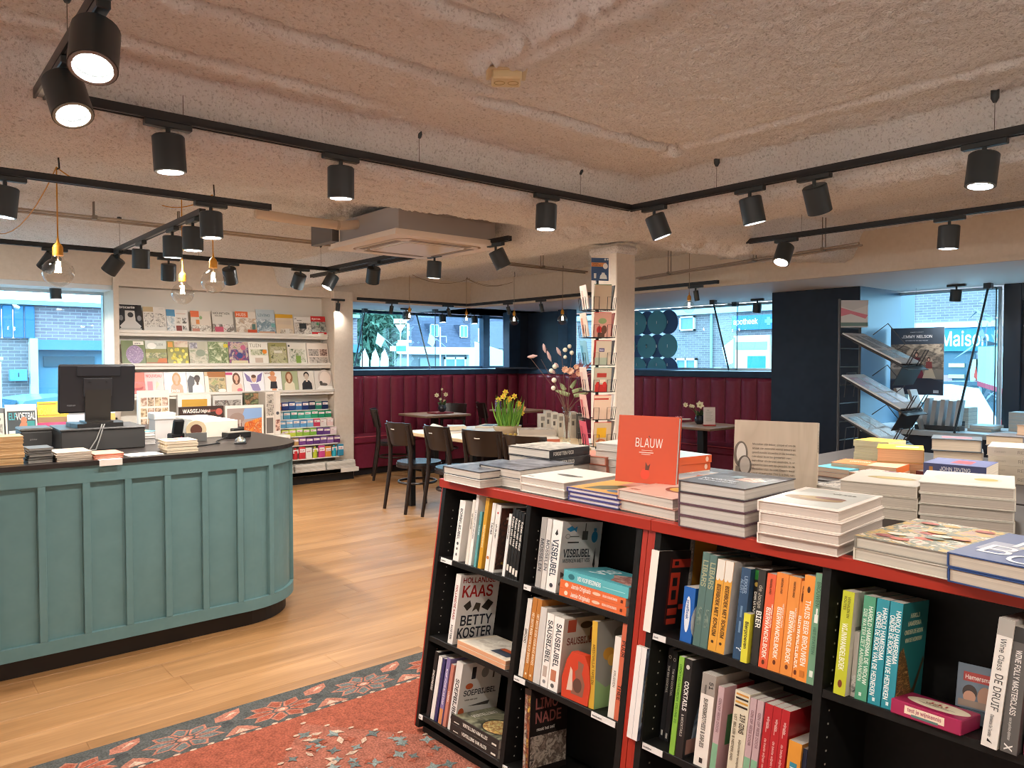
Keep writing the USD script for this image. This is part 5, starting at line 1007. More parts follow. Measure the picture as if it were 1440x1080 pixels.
t3 = [
    (2.044, 2.165, 'c9483c', lambda w, h: [E(w * .3, h * .35, .07, .035, 'a82a2c', 20), E(w * .35, h * .42, .06, .025, 'd96a5c', 20), R(0, h * .6, w, h, 'd9705c')], 'red lipstick-cover magazine at the left end of the bottom tier'),
    (2.168, 2.352, 'e6a8a4', lambda w, h: [T('NOUVEAU', .01, h * .78, .03, 'c83a30', w * .85), R(w * .12, h * .05, w * .4, h * .6, 'd9818c'), P([(w * .5, h * .2), (w * .8, h * .5), (w * .6, h * .6)], 'dcc4a8'), R(w * .02, h * .02, w * .98, h * .08, 'd8607c')], 'pink magazine with red masthead on the bottom tier'),
    (2.357, 2.584, 'efe6dc', lambda w, h: fig(w * .55, 0, .3, 'deb096', 'c99a6a', 'd9a890') + [T('Linda', w * .2, h * .1, .03, 'f8f4ee', .13)], 'white magazine with a long-haired blonde woman on the bottom tier'),
    (2.588, 2.77, 'ddd9d4', lambda w, h: [P([(w * .05, 0), (w * .4, h * .1), (w * .45, h * .75), (w * .2, h * .85), (w * .02, h * .6)], '55555a')] + fig(w * .6, 0, .27, '4a3830', '2a2220', 'efece6', False), 'grey magazine with a dark and a white dressed pair on the bottom tier'),
    (2.775, 3.002, 'cfb48c', lambda w, h: [R(w * .15, h * .75, w, h, 'a8682a'), R(w * .2, h * .05, w * .95, h * .7, pic(86, ['d9cfae', '8f9a5c', 'c9b184', '6a6a48', 'e6dec4'], 16)), R(0, h * .02, w * .18, h * .8, 'e8e0d2'), E(w * .8, h * .12, .045, .02, 'e9e4dc')], 'brown-headed garden room magazine on the bottom tier'),
    (3.007, 3.20, 'ece2da', lambda w, h: [R(0, h * .84, w * .4, h * .96, 'c94a78')] + fig(w * .6, 0, .29, 'd9a88c', '6a4430', 'e6c8b4') + [E(w * .75, h * .12, .03, .022, 'e07a8a')], 'white magazine with a brown-haired woman and pink badge on the bottom tier'),
    (3.205, 3.44, 'efecee', lambda w, h: [P([(w * .05, h * .95), (w * .3, h * .75), (w * .42, h * .45), (w * .15, h * .55)], '8a7aa8'), P([(w * .95, h * .95), (w * .7, h * .8), (w * .6, h * .45), (w * .85, h * .55)], '7a6aa0'), P([(w * .3, h * .4), (w * .7, h * .4), (w * .8, h * .1), (w * .6, 0), (w * .4, h * .1)], '9a8cb4')] + [E(w * .5, h * .66, .03, .045, 'deb49c'), E(w * .5, h * .76, .028, .02, '6a4a38')], 'white magazine with a purple butterfly figure on the bottom tier'),
    (3.444, 3.65, 'f0ece6', lambda w, h: [T('MARIE', .01, h * .86, .024, '8a5a48', w * .8), E(w * .5, h * .88, .03, .03, 'd08a58'), P([(w * .2, h * .72), (w * .5, h * .82), (w * .72, h * .72), (w * .66, h * .5), (w * .4, h * .5)], 'd99a74'), P([(w * .36, h * .5), (w * .7, h * .5), (w * .72, h * .15), (w * .3, h * .15)], '2f2c30'), R(w * .4, 0, w * .66, h * .15, 'd99a74'), T('132', w * .74, h * .04, .016, '5a5a5a')], 'white magazine with a woman in a black top on the bottom tier'),
    (3.655, 3.853, 'a9b08c', lambda w, h: fig(w * .45, 0, .3, 'd8b090', '8f5f3c', 'e2d6ba'), 'sage green magazine with a woman in cream on the bottom tier'),
    (3.857, 4.06, 'd9d0c4', lambda w, h: fig(w * .52, 0, .30, 'c9b4a2', '2a2624', '26252a', False), 'beige magazine with a man in a black suit on the bottom tier'),
    (4.065, 4.29, 'd4ccc2', lambda w, h: [E(w * .6, h * .65, .09, .10, 'c4b4a8', 24), E(w * .62, h * .6, .07, .09, 'dfcdbf', 24), E(w * .5, h * .3, .05, .02, '5a524c'), P([(0, 0), (w, 0), (w, h * .2), (w * .3, h * .25)], 'e9e2d8'), E(w * .35, h * .4, .02, .02, '44403c')], 'pale magazine with a close-up portrait at the right end of the bottom tier')]
for a, b, base, els, lab in t3: magazine(lab, a, b, 8.48, 1.092, .242, base, els)

# puzzle boxes on the shelf behind the counter
def carton(label, x0, x1, y, z, h, base, els, d=0.06, cat='puzzle box', name='puzzle_box', rz=0.0):
    b = thing(name, label, cat, tr(x0, y, z) @ rotz(rz), 'puzzle boxes behind the counter')
    w = x1 - x0
    put(b, 'carton', MB().box((0, 0, 0), (w, d, h), c=0.002), C(base, 0.35))
    decor(b, els(w, h), mat4((1, 0, 0), (0, 0, 1), (0, -1, 0)), name='front')
    decor(b, [T('1000', .01, d * .3, .012, '8a8078', w * .3)], tr(0, 0, h), name='top')
    return b


carton('white puzzle box with a golden portrait, back row of the puzzle shelf', 2.43, 2.77, 8.30, .632, .46, 'e6e0d8', lambda w, h: [R(.04, .02, w - .04, h - .05, 'c99a3c'), E(w * .5, h * .5, .07, .10, '8a5a34', 20), E(w * .5, h * .52, .05, .07, 'd9a888', 20)])
carton('grey puzzle box with a bridge picture, middle of the back row', 2.79, 3.11, 8.30, .632, .44, 'cfcac2', lambda w, h: [R(.02, .02, w - .02, h - .05, pic(87, ['9a9288', '6a625c', 'b8b0a6', '4c4641', 'c9a89c'], 16))])
carton('dark green puzzle box with a jungle picture at the right of the back row', 3.13, 3.375, 8.30, .632, .465, '5a5c48', lambda w, h: [R(.01, .01, w - .01, h - .01, pic(88, ['4f5f3c', '8a8f6a', '33402c', 'a87a5a', '6f8050'], 14))])
carton('crowded cartoon puzzle box with a black band and white title, front row', 2.38, 2.82, 8.06, .632, .345, '3a2c28', lambda w, h: [R(.02, .01, w - .10, h - .10, pic(89, ['a85a50', 'c98a78', '7a3f3a', 'd8b4a4', '8f6a60', '5a3a36'], 46)), T('WASGIJ', .025, h - .062, .036, 'efe6da', .17), T('Original', .20, h - .062, .030, 'f0e8dc', .1), E(w - .05, h - .06, .035, .035, 'b0564c'), T('puzzel', w * .62, h - .055, .02, 'b5554a', .08), R(w - .08, .05, w - .02, .2, '6a4a40')])
carton('white-framed puzzle box with an orange autumn landscape, front row', 2.835, 3.25, 8.06, .632, .34, 'dcd5cb', lambda w, h: [R(.02, .01, w - .02, h - .03, '9a8a84'), P([(w * .4, h * .55), (w * .95, h * .6), (w * .95, h * .9), (w * .5, h * .9)], '7f9cc4'), P([(w * .45, .01), (w * .95, .01), (w * .95, h * .6), (w * .5, h * .45)], pic(90, ['d8692c', 'e88a3c', 'b04a24', 'c9a070'], 26)), R(.02, .01, w * .42, h * .45, '6a4a42'), E(w * .3, h * .6, .08, .06, '8f7a70', 14), R(w * .36, .01, w * .39, h * .55, 'c9beb4')])
tb = carton('tall grey puzzle box standing on its side at the right end of the puzzle shelf', 3.29, 3.46, 8.10, .632, .475, 'cfc4b8', lambda w, h: [R(.01, h * .45, w * .55, h * .95, pic(91, ['d6cabc', '3c3834', 'c0b4a6', '5a544e'], 40)), R(w * .05, .02, w * .5, h * .4, '6a625c'), E(w * .8, h * .5, .018, .018, '4a4a50'), R(w * .65, .04, w * .95, h * .35, pic(92, ['a8544a', 'd9b4a0', '6a3a34'], 40)), R(w * .6, 0, w * .62, h, '8d8478')], d=0.30)
carton('large puzzle box with a grid of small pictures beside the till', 2.0, 2.29, 8.10, .632, .52, 'e3d6cc', lambda w, h: [R(.02 + .066 * i, .05 + .105 * j, .078 + .066 * i, .135 + .105 * j, pic(93 + (i * 3 + j) % 6, [['b5937c', '8f6a5a', 'd6c2b0'], ['9a8a74', 'c9b39a', '6a5a4c'], ['a88a6a', 'd9c4a4', '7f6a50']][(i + j) % 3], 30)) for i in range(4) for j in range(4)])

# sweets rack: stepped, small packs in rows
sr = thing('sweets_rack', 'stepped white rack full of small sweet packets beside the pier', 'display rack')
ROWS = [(8.50, .865, .105, 8, 3.56, 4.24), (8.46, .765, .095, 8, 3.56, 4.26), (8.43, .665, .095, 8, 3.58, 4.27), (8.40, .565, .09, 8, 3.60, 4.30), (8.37, .46, .09, 8, 3.62, 4.33), (8.34, .30, .145, 9, 3.62, 4.36)]
put(sr, 'back_board', MB().box((3.535, 8.62, .15), (4.295, 8.66, 1.03)), WHITE)
for y, z, h, n, a, b in ROWS: put(sr, 'step', MB().box((a - .02, y - .004, z - .012), (min(b, 4.295), 8.62, z), c=.001), WHITE)
PAL = [['e58a4a', '33407a', '36508a', '4a78b0', '2c3e74', '26324f', '2f7f6a', '203058'], ['c9d6da', '5aa0b8', '2f8f86', '3fa08a', '4fb09a', '2f9a6c', '27906a', '2a8a60'], ['6aa6cc', '74aed2', '6fa0cc', '5f98c8', '7fb2d6', 'c9405c', 'e6dcd6', 'e8c9c4'], ['d8d84a', 'c6d24e', '9cc04a', '8fba48', '7fb044', '5c3a7a', '6a4488', 'e6d0d4'], ['8ab04c', 'b08a5a', '7a4a8a', '6a3f80', '5c3674', '74508c', '8a62a0', '60306a'], ['2f9a6c', 'c8343c', 'd23c44', 'e6e2da', 'b8c03c', 'c84a86', 'd98a3c', '2fa0b4', '3a8aa8']]
CNM = {'e58a4a': 'orange', '33407a': 'navy', '36508a': 'dark blue', '4a78b0': 'mid blue', '2c3e74': 'indigo', '26324f': 'blue-black', '2f7f6a': 'sea green', '203058': 'midnight blue', 'c9d6da': 'silver', '5aa0b8': 'aqua', '2f8f86': 'teal', '3fa08a': 'jade', '4fb09a': 'mint', '2f9a6c': 'green', '27906a': 'deep green', '2a8a60': 'bottle green'}
for j, (y, z, h, n, a, b) in enumerate(ROWS):
    for i in range(n):
        c = PAL[j][i % len(PAL[j])]; w = (b - a) / n
        hh = h * (0.86 + 0.1 * ((i * 7 + j * 3) % 3) / 2)
        m = MB().box((0.003, 0, 0), (w - 0.003, 0.03, hh), c=0.004) if j < 5 or i % 3 != 1 else MB().lathe([(0, 0), (.026, 0), (.028, .01), (.028, hh * .7), (.012, hh * .85), (.012, hh), (0, hh)], 12, tr(w / 2, .02, 0))
        p = thing('sweet_packet', '%s sweet packet, %s from the left in the %s row of the rack' % (CNM.get(c, ['pale blue', 'lime', 'purple', 'red', 'yellow-green', 'pink'][(i + j) % 6]) if j < 2 else 'coloured', NTH[i], ['top', 'second', 'third', 'fourth', 'fifth', 'lowest'][j]), 'sweets', tr(a + i * w, y, z), 'sweet packets')
        put(p, 'wrapper', m, C(c, 0.3), 30)
        decor(p, [R(.008, hh * .55, w - .008, hh * .85, 'f0e6e2'), T(['mint', 'fruit', 'gum', 'drop', 'zoet', 'kauw'][(i + j) % 6], .012, hh * .62, hh * .13, 'b0485a', w - .024)], mat4((1, 0, 0), (0, 0, 1), (0, -1, 0), (0, -0.0002, 0)), name='wrapper')
NEWS = pic(110, ['d9d4ca', 'b3ada3', 'e6e1d7', '8f8a82', 'cfc9be'], 40)
for i, (x, w, n_) in enumerate(((3.34, .36, 7), (3.72, .38, 9), (4.12, .38, 11))):
    for q in range(3):
        t = thing('newspaper', '%s newspaper stack on the white ledge, %s layer' % (('left', 'middle', 'right')[i], ('lower', 'middle', 'top')[q]), 'newspapers', tr(x, 8.305, .1505 + q * .03) @ rotz((q - 1) * .02), 'newspapers on the ledge')
        m = MB()
        for k in range(3): m.box((0.002 * k, .001 * k, k * .0098), (w - .002 * ((k * 2) % 3), .135, k * .0098 + .0095), c=.003)
        put(t, 'folded_pages', m, C(['d6d0c6', 'c9c3b8', 'dcd7cd'][q], .8), kind='stuff')
        if q == 2: decor(t, [R(.01, .01, w - .02, .12, NEWS), R(w * .3, .02, w * .6, .07, '3c3a38'), T('Dagblad', .03, .09, .02, '2a2a2a', .14)], tr(0, 0, .0293), name='front_page')

# rack of magazines in front of the left window
fr = thing('magazine_stand', 'two-tier magazine stand before the left window, behind the till', 'magazine rack')
put(fr, 'step', MB().box((.3, 6.52, .75), (1.3, 6.6, .80)).box((.3, 6.60, .75), (1.3, 6.72, .9)).box((.3, 6.70, .75), (1.3, 6.74, 1.1)), C('8d9094', .4))
magazine('football magazine with a teal and white masthead left of the till', .74, .94, 6.64, .845, .285, 'ddd8cc', lambda w, h: [R(.012, .02, w - .01, h - .05, '3c4448'), T('ELF', .02, h - .115, .05, '3fa0a8', .05), T('VOETBAL', .066, h - .115, .05, 'ece8e0', .125), P([(w * .35, h * .3), (w * .75, h * .3), (w * .7, h * .5), (w * .5, h * .55)], 'b5785a'), E(w * .58, h * .58, .02, .026, 'b5785a'), R(w * .68, h * .42, w * .92, h * .55, '2f8a88')], 12)
magazine('yellow travel magazine left of the till', .945, 1.15, 6.64, .845, .30, 'd9b02c', lambda w, h: [T('Columbus', .012, h * .66, .05, 'e6d24a', w - .03), R(.0, .02, w, h * .6, '8f6f4a'), R(.0, h * .64, w, h * .66, 'a8842a'), R(.01, h * .93, w * .6, h * .95, '8a6a1c')], 12)
magazine('magenta holiday magazine about Spain in the front tier left of the till', .93, 1.12, 6.56, .80, .19, 'c23a6a', lambda w, h: [R(0, h * .45, w * .92, h * .85, 'b82a60'), T('SPANJE!', .05, h * .55, .032, 'f8eef0', .12), E(w * .9, h * .55, .03, .03, 'd0507c'), R(0, 0, w, h * .2, 'dcb0b8')], 12)
magazine('small white and red magazine in the front tier, farthest left', .752, .91, 6.56, .80, .14, 'dde2d4', lambda w, h: [R(0, h * .3, w * .35, h * .85, '6aa890'), R(w * .36, h * .2, w * .7, h * .9, 'c9484a'), E(w * .82, h * .45, .035, .04, 'd9902c')], 12)
magazine('pink magazine behind the till screen', 1.13, 1.29, 6.58, .80, .24, 'ecd0d6', lambda w, h: [R(0, h * .5, w, h * .75, 'd98aa0'), R(0, 0, w, h * .4, 'b9d0da'), E(w * .6, h * .2, .05, .04, 'e6b8a8')], 12)
magazine('grey magazine at the far left edge of the photo', .56, .73, 6.62, .80, .27, 'cfcabf', lambda w, h: [R(.01, .02, w - .01, h * .7, pic(111, ['b9b4aa', '8a857c', 'd9d4ca'], 20)), T('magazine', .012, h * .8, .024, '6a6a6a', w - .03)], 12)
magazine('orange magazine peeping out right of the till screen', 1.30, 1.47, 6.60, .78, .26, 'd9a05a', lambda w, h: [T('08', .05, h * .4, .05, '7a4a28', .08), R(0, 0, w, h * .3, 'e0c08a')], 12)

# ---------------------------------------------------------------- on the counter
ZCT = 0.9755
ANTH = C('3a3a3a', 0.5)


def stackof(label, name, cat, o, w, d, n, t, cols, seed, part='sheet', group='piles on the counter', jit=.004, rz=0.0):
    r = random.Random(seed)
    for i in range(n):
        a = rz + r.uniform(-.03, .03)
        b = thing(name, '%s, %s' % (label, ORD[n - 1 - i] if n - 1 - i < len(ORD) else 'number %d from the top' % (n - i)), cat, tr(o[0] + r.uniform(-jit, jit), o[1] + r.uniform(-jit, jit), o[2] + i * t) @ rotz(a), group)
        put(b, 'cover', MB().box((0, 0, 0), (w, d, t * .22), c=.0008).box((0, 0, t * .76), (w, d, t * .98), c=.0008), C(cols[i % len(cols)], .5))
        put(b, 'page_block', MB().box((.003, .002, t * .22), (w - .002, d - .002, t * .76)), C(cols[(i + 1) % len(cols)] if part == 'sheet' else PAGE, .8))


stackof('kraft-covered notebook in the tall pile at the counter end', 'notebook', 'notebook', (.33, 4.10, ZCT), .195, .14, 8, .0162, ['d8b483', 'c9a06c'], 31)
stackof('thin grey magazine in the low pile next to the kraft notebooks', 'leaflet', 'magazine', (.538, 4.09, ZCT), .1, .15, 7, .0098, ['5c5a56', 'a8a49c', '45433f'], 32)
stackof('beige leaflet in the pile before the till', 'leaflet', 'leaflets', (.648, 4.07, ZCT), .15, .2, 4, .0105, ['cdbfae', 'b9ab9a'], 33)
stackof('terracotta booklet on the counter edge before the till', 'booklet', 'booklet', (.80, 4.05, ZCT), .13, .17, 2, .013, ['b5644a', 'd9a08a'], 34)
pp = thing('paper_sheet', 'white paper note hanging over the edge of the counter', 'paper', tr(.815, 4.022, ZCT + .0005))
put(pp, 'sheet', MB().box((0, 0, 0), (.1, .03, .0008)).box((0, -.013, -.028), (.1, -.0122, .0008)).box((0, -.013, 0), (.1, 0, .0008)), C('f0ebe2', .7))
pq = thing('open_paper', 'printed white sheet lying on the counter right of the terracotta booklets', 'paper', tr(.965, 4.06, ZCT + .0005) @ rotz(.08))
put(pq, 'sheet', MB().box((0, 0, 0), (.16, .14, .0012)), C('efeae2', .7))
decor(pq, [R(.02, .02 + .022 * i, .14, .026 + .022 * i, 'b9b4ac') for i in range(5)], tr(0, 0, .0012), name='sheet')
stackof('cream paperback in the small pile right of the till', 'paperback', 'book', (1.14, 4.09, ZCT), .155, .17, 4, .0155, ['e8dcc4', 'dccdb2'], 35, rz=-.05)
one('red_sticker', MB().cyl((1.2, 4.19, ZCT + .0625), (1.2, 4.19, ZCT + .0635), .03, n=18), C('c9685a', .5), 'round faded red sticker on the cream paperbacks beside the till', 'sticker')
dr = thing('cash_drawer', 'anthracite cash drawer under the till screen', 'cash drawer', tr(.735, 4.48, ZCT) @ rotz(-.03))
put(dr, 'body', MB().box((0, 0, 0), (.40, .38, .108), c=.004), ANTH)
put(dr, 'lid', MB().box((-.004, -.004, .108), (.404, .384, .118), c=.003), C('454545', .45))
dp = thing('receipt_printer', 'anthracite receipt printer box left of the cash drawer', 'printer', tr(.585, 4.68, ZCT))
put(dp, 'body', MB().box((0, 0, 0), (.145, .2, .1), c=.005), ANTH)
put(dp, 'lid', MB().box((-.002, .0, .1), (.147, .2, .118), c=.006), C('55534f', .45))
decor(dp, [T('printer', .04, .055, .008, '8a8a88', .05), R(.03, .012, .065, .024, 'e6e2da')], mat4((1, 0, 0), (0, 0, 1), (0, -1, 0)), name='front')
mo = thing('till_screen', 'black touch-screen till seen from behind on its stand, on the counter', 'monitor', tr(.93, 4.62, ZCT + .118) @ rotz(-.02))
ST = C('33312e', .35, .3)
put(mo, 'base', MB().prism([(-.11, -.10), (.11, -.10), (.13, .0), (.13, .12), (-.13, .12), (-.13, .0)], 0, .022), C('1a1a1b', .4))
put(mo, 'neck', MB().prism([(-.03, .02), (-.008, .03), (-.035, .20), (-.05, .20)], -.062, .062, mat4((0, 1, 0), (0, 0, 1), (1, 0, 0), (0, 0, 0))), ST)
put(mo, 'foot', MB().prism([(-.065, -.085), (.065, -.085), (.075, .06), (-.075, .06)], .022, .032), ST)
SC = mat4((1, 0, 0), (0, -.14, .99), (0, -.99, -.14), (0, -.02, .075))
put(mo, 'screen_housing', MB().box((-.185, 0, -.028), (.185, .262, 0), SC, c=.008), C('1d1f24', .38))
put(mo, 'mount_plate', MB().box((-.07, .09, 0), (.07, .19, .012), SC, c=.002), C('26272b', .4))
put(mo, 'hatch', MB().box((-.10, .20, 0), (.11, .255, .006), SC, c=.003), C('23252a', .35))
put(mo, 'screw', MB().cyl((-.04, .17, .012), (-.04, .17, .016), .006, n=8, T=SC).cyl((.04, .17, .012), (.04, .17, .016), .006, n=8, T=SC), BLACKM, kind='stuff')
decor(mo, [T('POSIFLEX', -.145, .04, .006, '8d9094', .04)], SC, name='housing')
cb = thing('till_cable', 'grey cables hanging from the till stand over the cash drawer', 'cable')
for k in range(2):
    q = [(0.93 + .012 * k, 4.50, ZCT + .135), (.92 + .01 * k, 4.475, ZCT + .12), (.895 + .015 * k, 4.462, ZCT + .06), (.86 + .03 * k, 4.455, ZCT + .006), (.82 + .03 * k, 4.44, ZCT + .004)]
    put(cb, 'wire', MB().tube(q, .0035, 6), C('8d8d8a', .5))
ta = thing('tape_dispenser', 'grey tape dispenser with a big roll of beige tape on the counter', 'tape dispenser', tr(1.40, 4.62, ZCT) @ rotz(-.2))
put(ta, 'base', MB().prism([(0, 0), (.11, 0), (.11, .07), (0, .07)], 0, .048), C('62625f', .5))
put(ta, 'tape_roll', MB().lathe([(.033, -.012), (.056, -.012), (.056, .012), (.033, .012), (.033, -.012)], 28, mat4((1, 0, 0), (0, 0, 1), (0, -1, 0), (.055, .035, .065))), C('cbb795', .45), 40)
put(ta, 'hub', MB().lathe([(0, -.014), (.032, -.014), (.032, .014), (0, .014)], 20, mat4((1, 0, 0), (0, 0, 1), (0, -1, 0), (.055, .035, .065))), C('5a3428', .4), 40)
te = thing('card_terminal', 'black card terminal in its holder left of the tape dispenser', 'card terminal', tr(1.325, 4.63, ZCT) @ rotz(.3))
put(te, 'holder', MB().box((0, 0, 0), (.08, .06, .05), c=.006), C('141517', .4))
put(te, 'terminal', MB().box((.006, .012, .035), (.07, .04, .128), mat4((1, 0, 0), (0, .97, .24), (0, -.24, .97)), c=.007), C('17191c', .35))
put(te, 'button', MB().box((.05, -.001, .02), (.06, .001, .03)), C('a8324a', .4))
bk = thing('paper_block', 'block of white paper lying at the back of the counter, behind the tape', 'paper stack', tr(1.55, 4.78, ZCT))
put(bk, 'sheets', MB().box((0, 0, 0), (.21, .62, .1), c=.002), C('ece4d6', .75))
wb = thing('paper_box', 'white lidded carton on the counter behind the till, beside the tape', 'box', tr(1.29, 4.86, ZCT))
put(wb, 'carton', MB().box((0, 0, 0), (.115, .13, .125), c=.002), C('d9d4d0', .6))
put(wb, 'lid', MB().box((-.005, -.005, .118), (.12, .135, .158), c=.003), C('e3ded9', .6))
stackof('white booklet under the turquoise card, right of the cash drawer', 'booklet', 'booklet', (1.15, 4.62, ZCT), .075, .15, 4, .017, ['e0dcd8', 'cfcac4'], 36)
tq = thing('turquoise_card', 'turquoise and yellow card lying on the white booklets next to the till', 'card', tr(1.13, 4.63, ZCT + .0705) @ rotz(.2))
put(tq, 'card', MB().box((0, 0, 0), (.11, .14, .0015)), C('4fb4d0', .4))
decor(tq, [P([(.05, .02), (.1, .04), (.09, .12), (.06, .1)], 'd9d85a')], tr(0, 0, .0015), name='card')
be = thing('counter_bell', 'chrome counter bell near the curved end of the counter', 'bell', tr(1.60, 4.31, ZCT))
put(be, 'base', MB().lathe([(0, 0), (.034, 0), (.034, .006), (.028, .01), (0, .01)], 24), C('1b1b1c', .4), 40)
put(be, 'dome', MB().lathe([(.029, .012), (.028, .02), (.022, .031), (.011, .038), (0, .04)], 24), C('d8d8d8', .08, 1.0), True)
put(be, 'plunger', MB().cyl((0, 0, .038), (0, 0, .05), .003, n=8), C('d8d8d8', .1, 1.0))
ro = thing('card_reader', 'flat black and silver device beside the bell', 'device', tr(1.645, 4.62, ZCT) @ rotz(.15))
put(ro, 'body', MB().box((0, 0, 0), (.15, .09, .032), c=.004), C('1b1b1c', .4))
put(ro, 'top_plate', MB().box((.0, .0, .032), (.15, .088, .037), c=.002), C('8a857c', .35, .4))
put(ro, 'keypad', MB().box((.09, .10, 0), (.16, .16, .05), c=.004), C('17181a', .45))
co = thing('counter_wire', 'thin black cable running across the worktop to the flat device', 'cable')
put(co, 'wire', MB().tube([(1.30, 4.28, ZCT + .004), (1.42, 4.33, ZCT + .004), (1.5, 4.36, ZCT + .006), (1.53, 4.5, ZCT + .004), (1.6, 4.6, ZCT + .006), (1.646, 4.645, ZCT + .012)], .004, 6), BLACKM, True)
st = thing('black_tray', 'low black plastic stand at the back edge of the counter', 'tray', tr(1.76, 4.98, ZCT) @ rotz(.2))
put(st, 'tray', MB().box((0, 0, 0), (.13, .05, .035), c=.004).box((.04, .0, .035), (.05, .05, .05)), C('1a1b1d', .4))

# ---------------------------------------------------------------- ceiling: pendants, pipes, cassette
YEL = C('c98a1e', 0.5)
FILA = M('filament_glow', {'e': ('emission', {'color': (1.0, 0.72, 0.40), 'strength': 26.0})}, [], surface='e.emission')
BULB = thin_glass('bulb_glass', (0.91, 0.90, 0.88), 2.0, 0.0)


def pendant(label, c, r, ztop, swag=(), cord=YEL):
    """Globe bulb centred at c, hanging on its cord from ztop; swags are the cord's further points at the ceiling."""
    c = np.array(c, float); t = thing('pendant_bulb', label, 'pendant lamp', mat4(o=c), 'hanging globe bulbs')
    put(t, 'globe', MB().lathe([(r * math.sin(a), -r * math.cos(a)) for a in np.linspace(0.02, math.pi * 0.86, 16)] + [(r * .36, r * 1.12), (r * .34, r * 1.2)], 28), BULB, True)
    m = MB()
    for k in range(5):
        a = k * 2 * math.pi / 5; m.tube([(r * .10 * math.cos(a), r * .10 * math.sin(a), r * .75), (r * .18 * math.cos(a + .3), r * .18 * math.sin(a + .3), -r * .02), (r * .10 * math.cos(a + .6), r * .10 * math.sin(a + .6), r * .55)], r * .05, 6)
    put(t, 'filament', m, FILA)
    put(t, 'stem', MB().cyl((0, 0, r * .5), (0, 0, r * 1.1), r * .09, r * .05, 8), C('e6e0d4', .3))
    put(t, 'lamp_holder', MB().lathe([(0, r * 1.15), (r * .33, r * 1.15), (r * .33, r * 1.72), (r * .27, r * 1.86), (r * .1, r * 2.05), (r * .05, r * 2.5), (0, r * 2.5)], 18), YEL, 40)
    L = UsdLux.SphereLight.Define(stage, num(path(t), 'light')); L.CreateRadiusAttr(r * .16); L.CreateIntensityAttr(16.0); L.CreateColorAttr(Gf.Vec3f(1.0, 0.72, 0.42))
    P_ = [np.array([0, 0, r * 2.4]), np.array([0, 0, ztop - c[2]])]
    put(t, 'cord', MB().tube(P_, 0.0032 if r > .06 else .0026, 6), cord)
    put(t, 'ceiling_hook', MB().tube([(0, 0, ztop - c[2] - .01), (.012, 0, ztop - c[2] - .004), (.008, 0, ztop - c[2] + .06)], .004, 6), BLACKM)
    a = np.array([0, 0, ztop - c[2]])
    for b in swag:
        b = np.array(b, float) - c; s = np.linspace(0, 1, 11)[:, None]
        q = a * (1 - s) + b * s; q[:, 2] -= 4 * 0.10 * np.linalg.norm(b - a) * (s * (1 - s))[:, 0]
        put(t, 'slack_cord', MB().tube(q, 0.0028, 6), cord)
    return t


def fwd(x, y, d): return EYE + ray(x, y) * d


p1, p2, p3 = fwd(82, 383, 3.62), fwd(257, 413, 4.9), fwd(300, 396, 4.45)
q1 = hz(78, 236, 2.36)
pendant('large clear globe bulb on a yellow cord at far left, in front of the window', p1, .069, 2.37, [hz(-30, 310, 2.36), hz(150, 262, 2.34)])
pendant('clear globe bulb on a yellow cord, lowest of the two near the magazine wall', p2, .069, 2.55, [])
pendant('clear globe bulb on a yellow cord, right one of the two near the magazine wall', p3, .069, 2.42, [hz(228, 289, 2.38)])
CORD = C('8a7558', .6)
for (x, y), pl, lab, zt, sw in (((576, 446), ('y', 8.0), 'small globe bulb over the left bench, first of the rear row', 2.53, [(6.02, 8.0, 2.53)]), ((656, 450), ('y', 8.0), 'small globe bulb over the left bench, second of the rear row', 2.53, [(6.2, 7.55, 2.42), (6.25, 7.4, 2.45)]),
                                ((723, 451), ('x', 6.1), 'small globe bulb at the corner, third of the rear row', 2.5, []), ((791, 450), ('x', 6.1), 'small globe bulb left of the card spinner, fourth of the rear row', 2.5, []), ((969, 432), ('x', 6.1), 'small globe bulb over the right bench, before the blue discs', 2.5, [])):
    c = hy(x, y, pl[1]) if pl[0] == 'y' else hx(x, y, pl[1])
    pendant(lab, c, .058, zt, sw, CORD)

PIPE = C('a89a8c', .35, .7)


def pipes(label, p, q, n, cl):
    t = thing('heating_pipe', label, 'pipe')
    p, q = np.array(p, float), np.array(q, float); d = (q - p) / np.linalg.norm(q - p); s = np.array([-d[1], d[0], 0])
    for k in range(n):
        put(t, 'pipe', MB().cyl(p + s * .035 * k + [0, 0, -.012 * k], q + s * .035 * k + [0, 0, -.012 * k], .0085, n=8), PIPE, 50)
    for a in cl:
        c = p + d * a
        put(t, 'hanger', MB().cyl(c + [0, 0, .0], c + [0, 0, ZC - c[2] - .01], .004, n=6).cyl(c + s * .035, c + s * .035 + [0, 0, ZC - c[2] - .01], .004, n=6), C('6f665c', .5))
        put(t, 'clamp', MB().box(c - .016, c + s * .035 + [.016, .016, .012], c=.002), C('7d7368', .4, .5))


pipes('pair of thin pipes under the ceiling, running left from the column past the cassette', hz(-60, 284, 2.42), hz(826, 382, 2.42), 2, (.75, 1.3, 2.9, 4.9))
pipes('pair of thin pipes under the ceiling at right, before the right bulkhead', hz(895, 391, 2.3), hz(1208, 342, 2.3), 2, (.5, 1.6, 2.3))

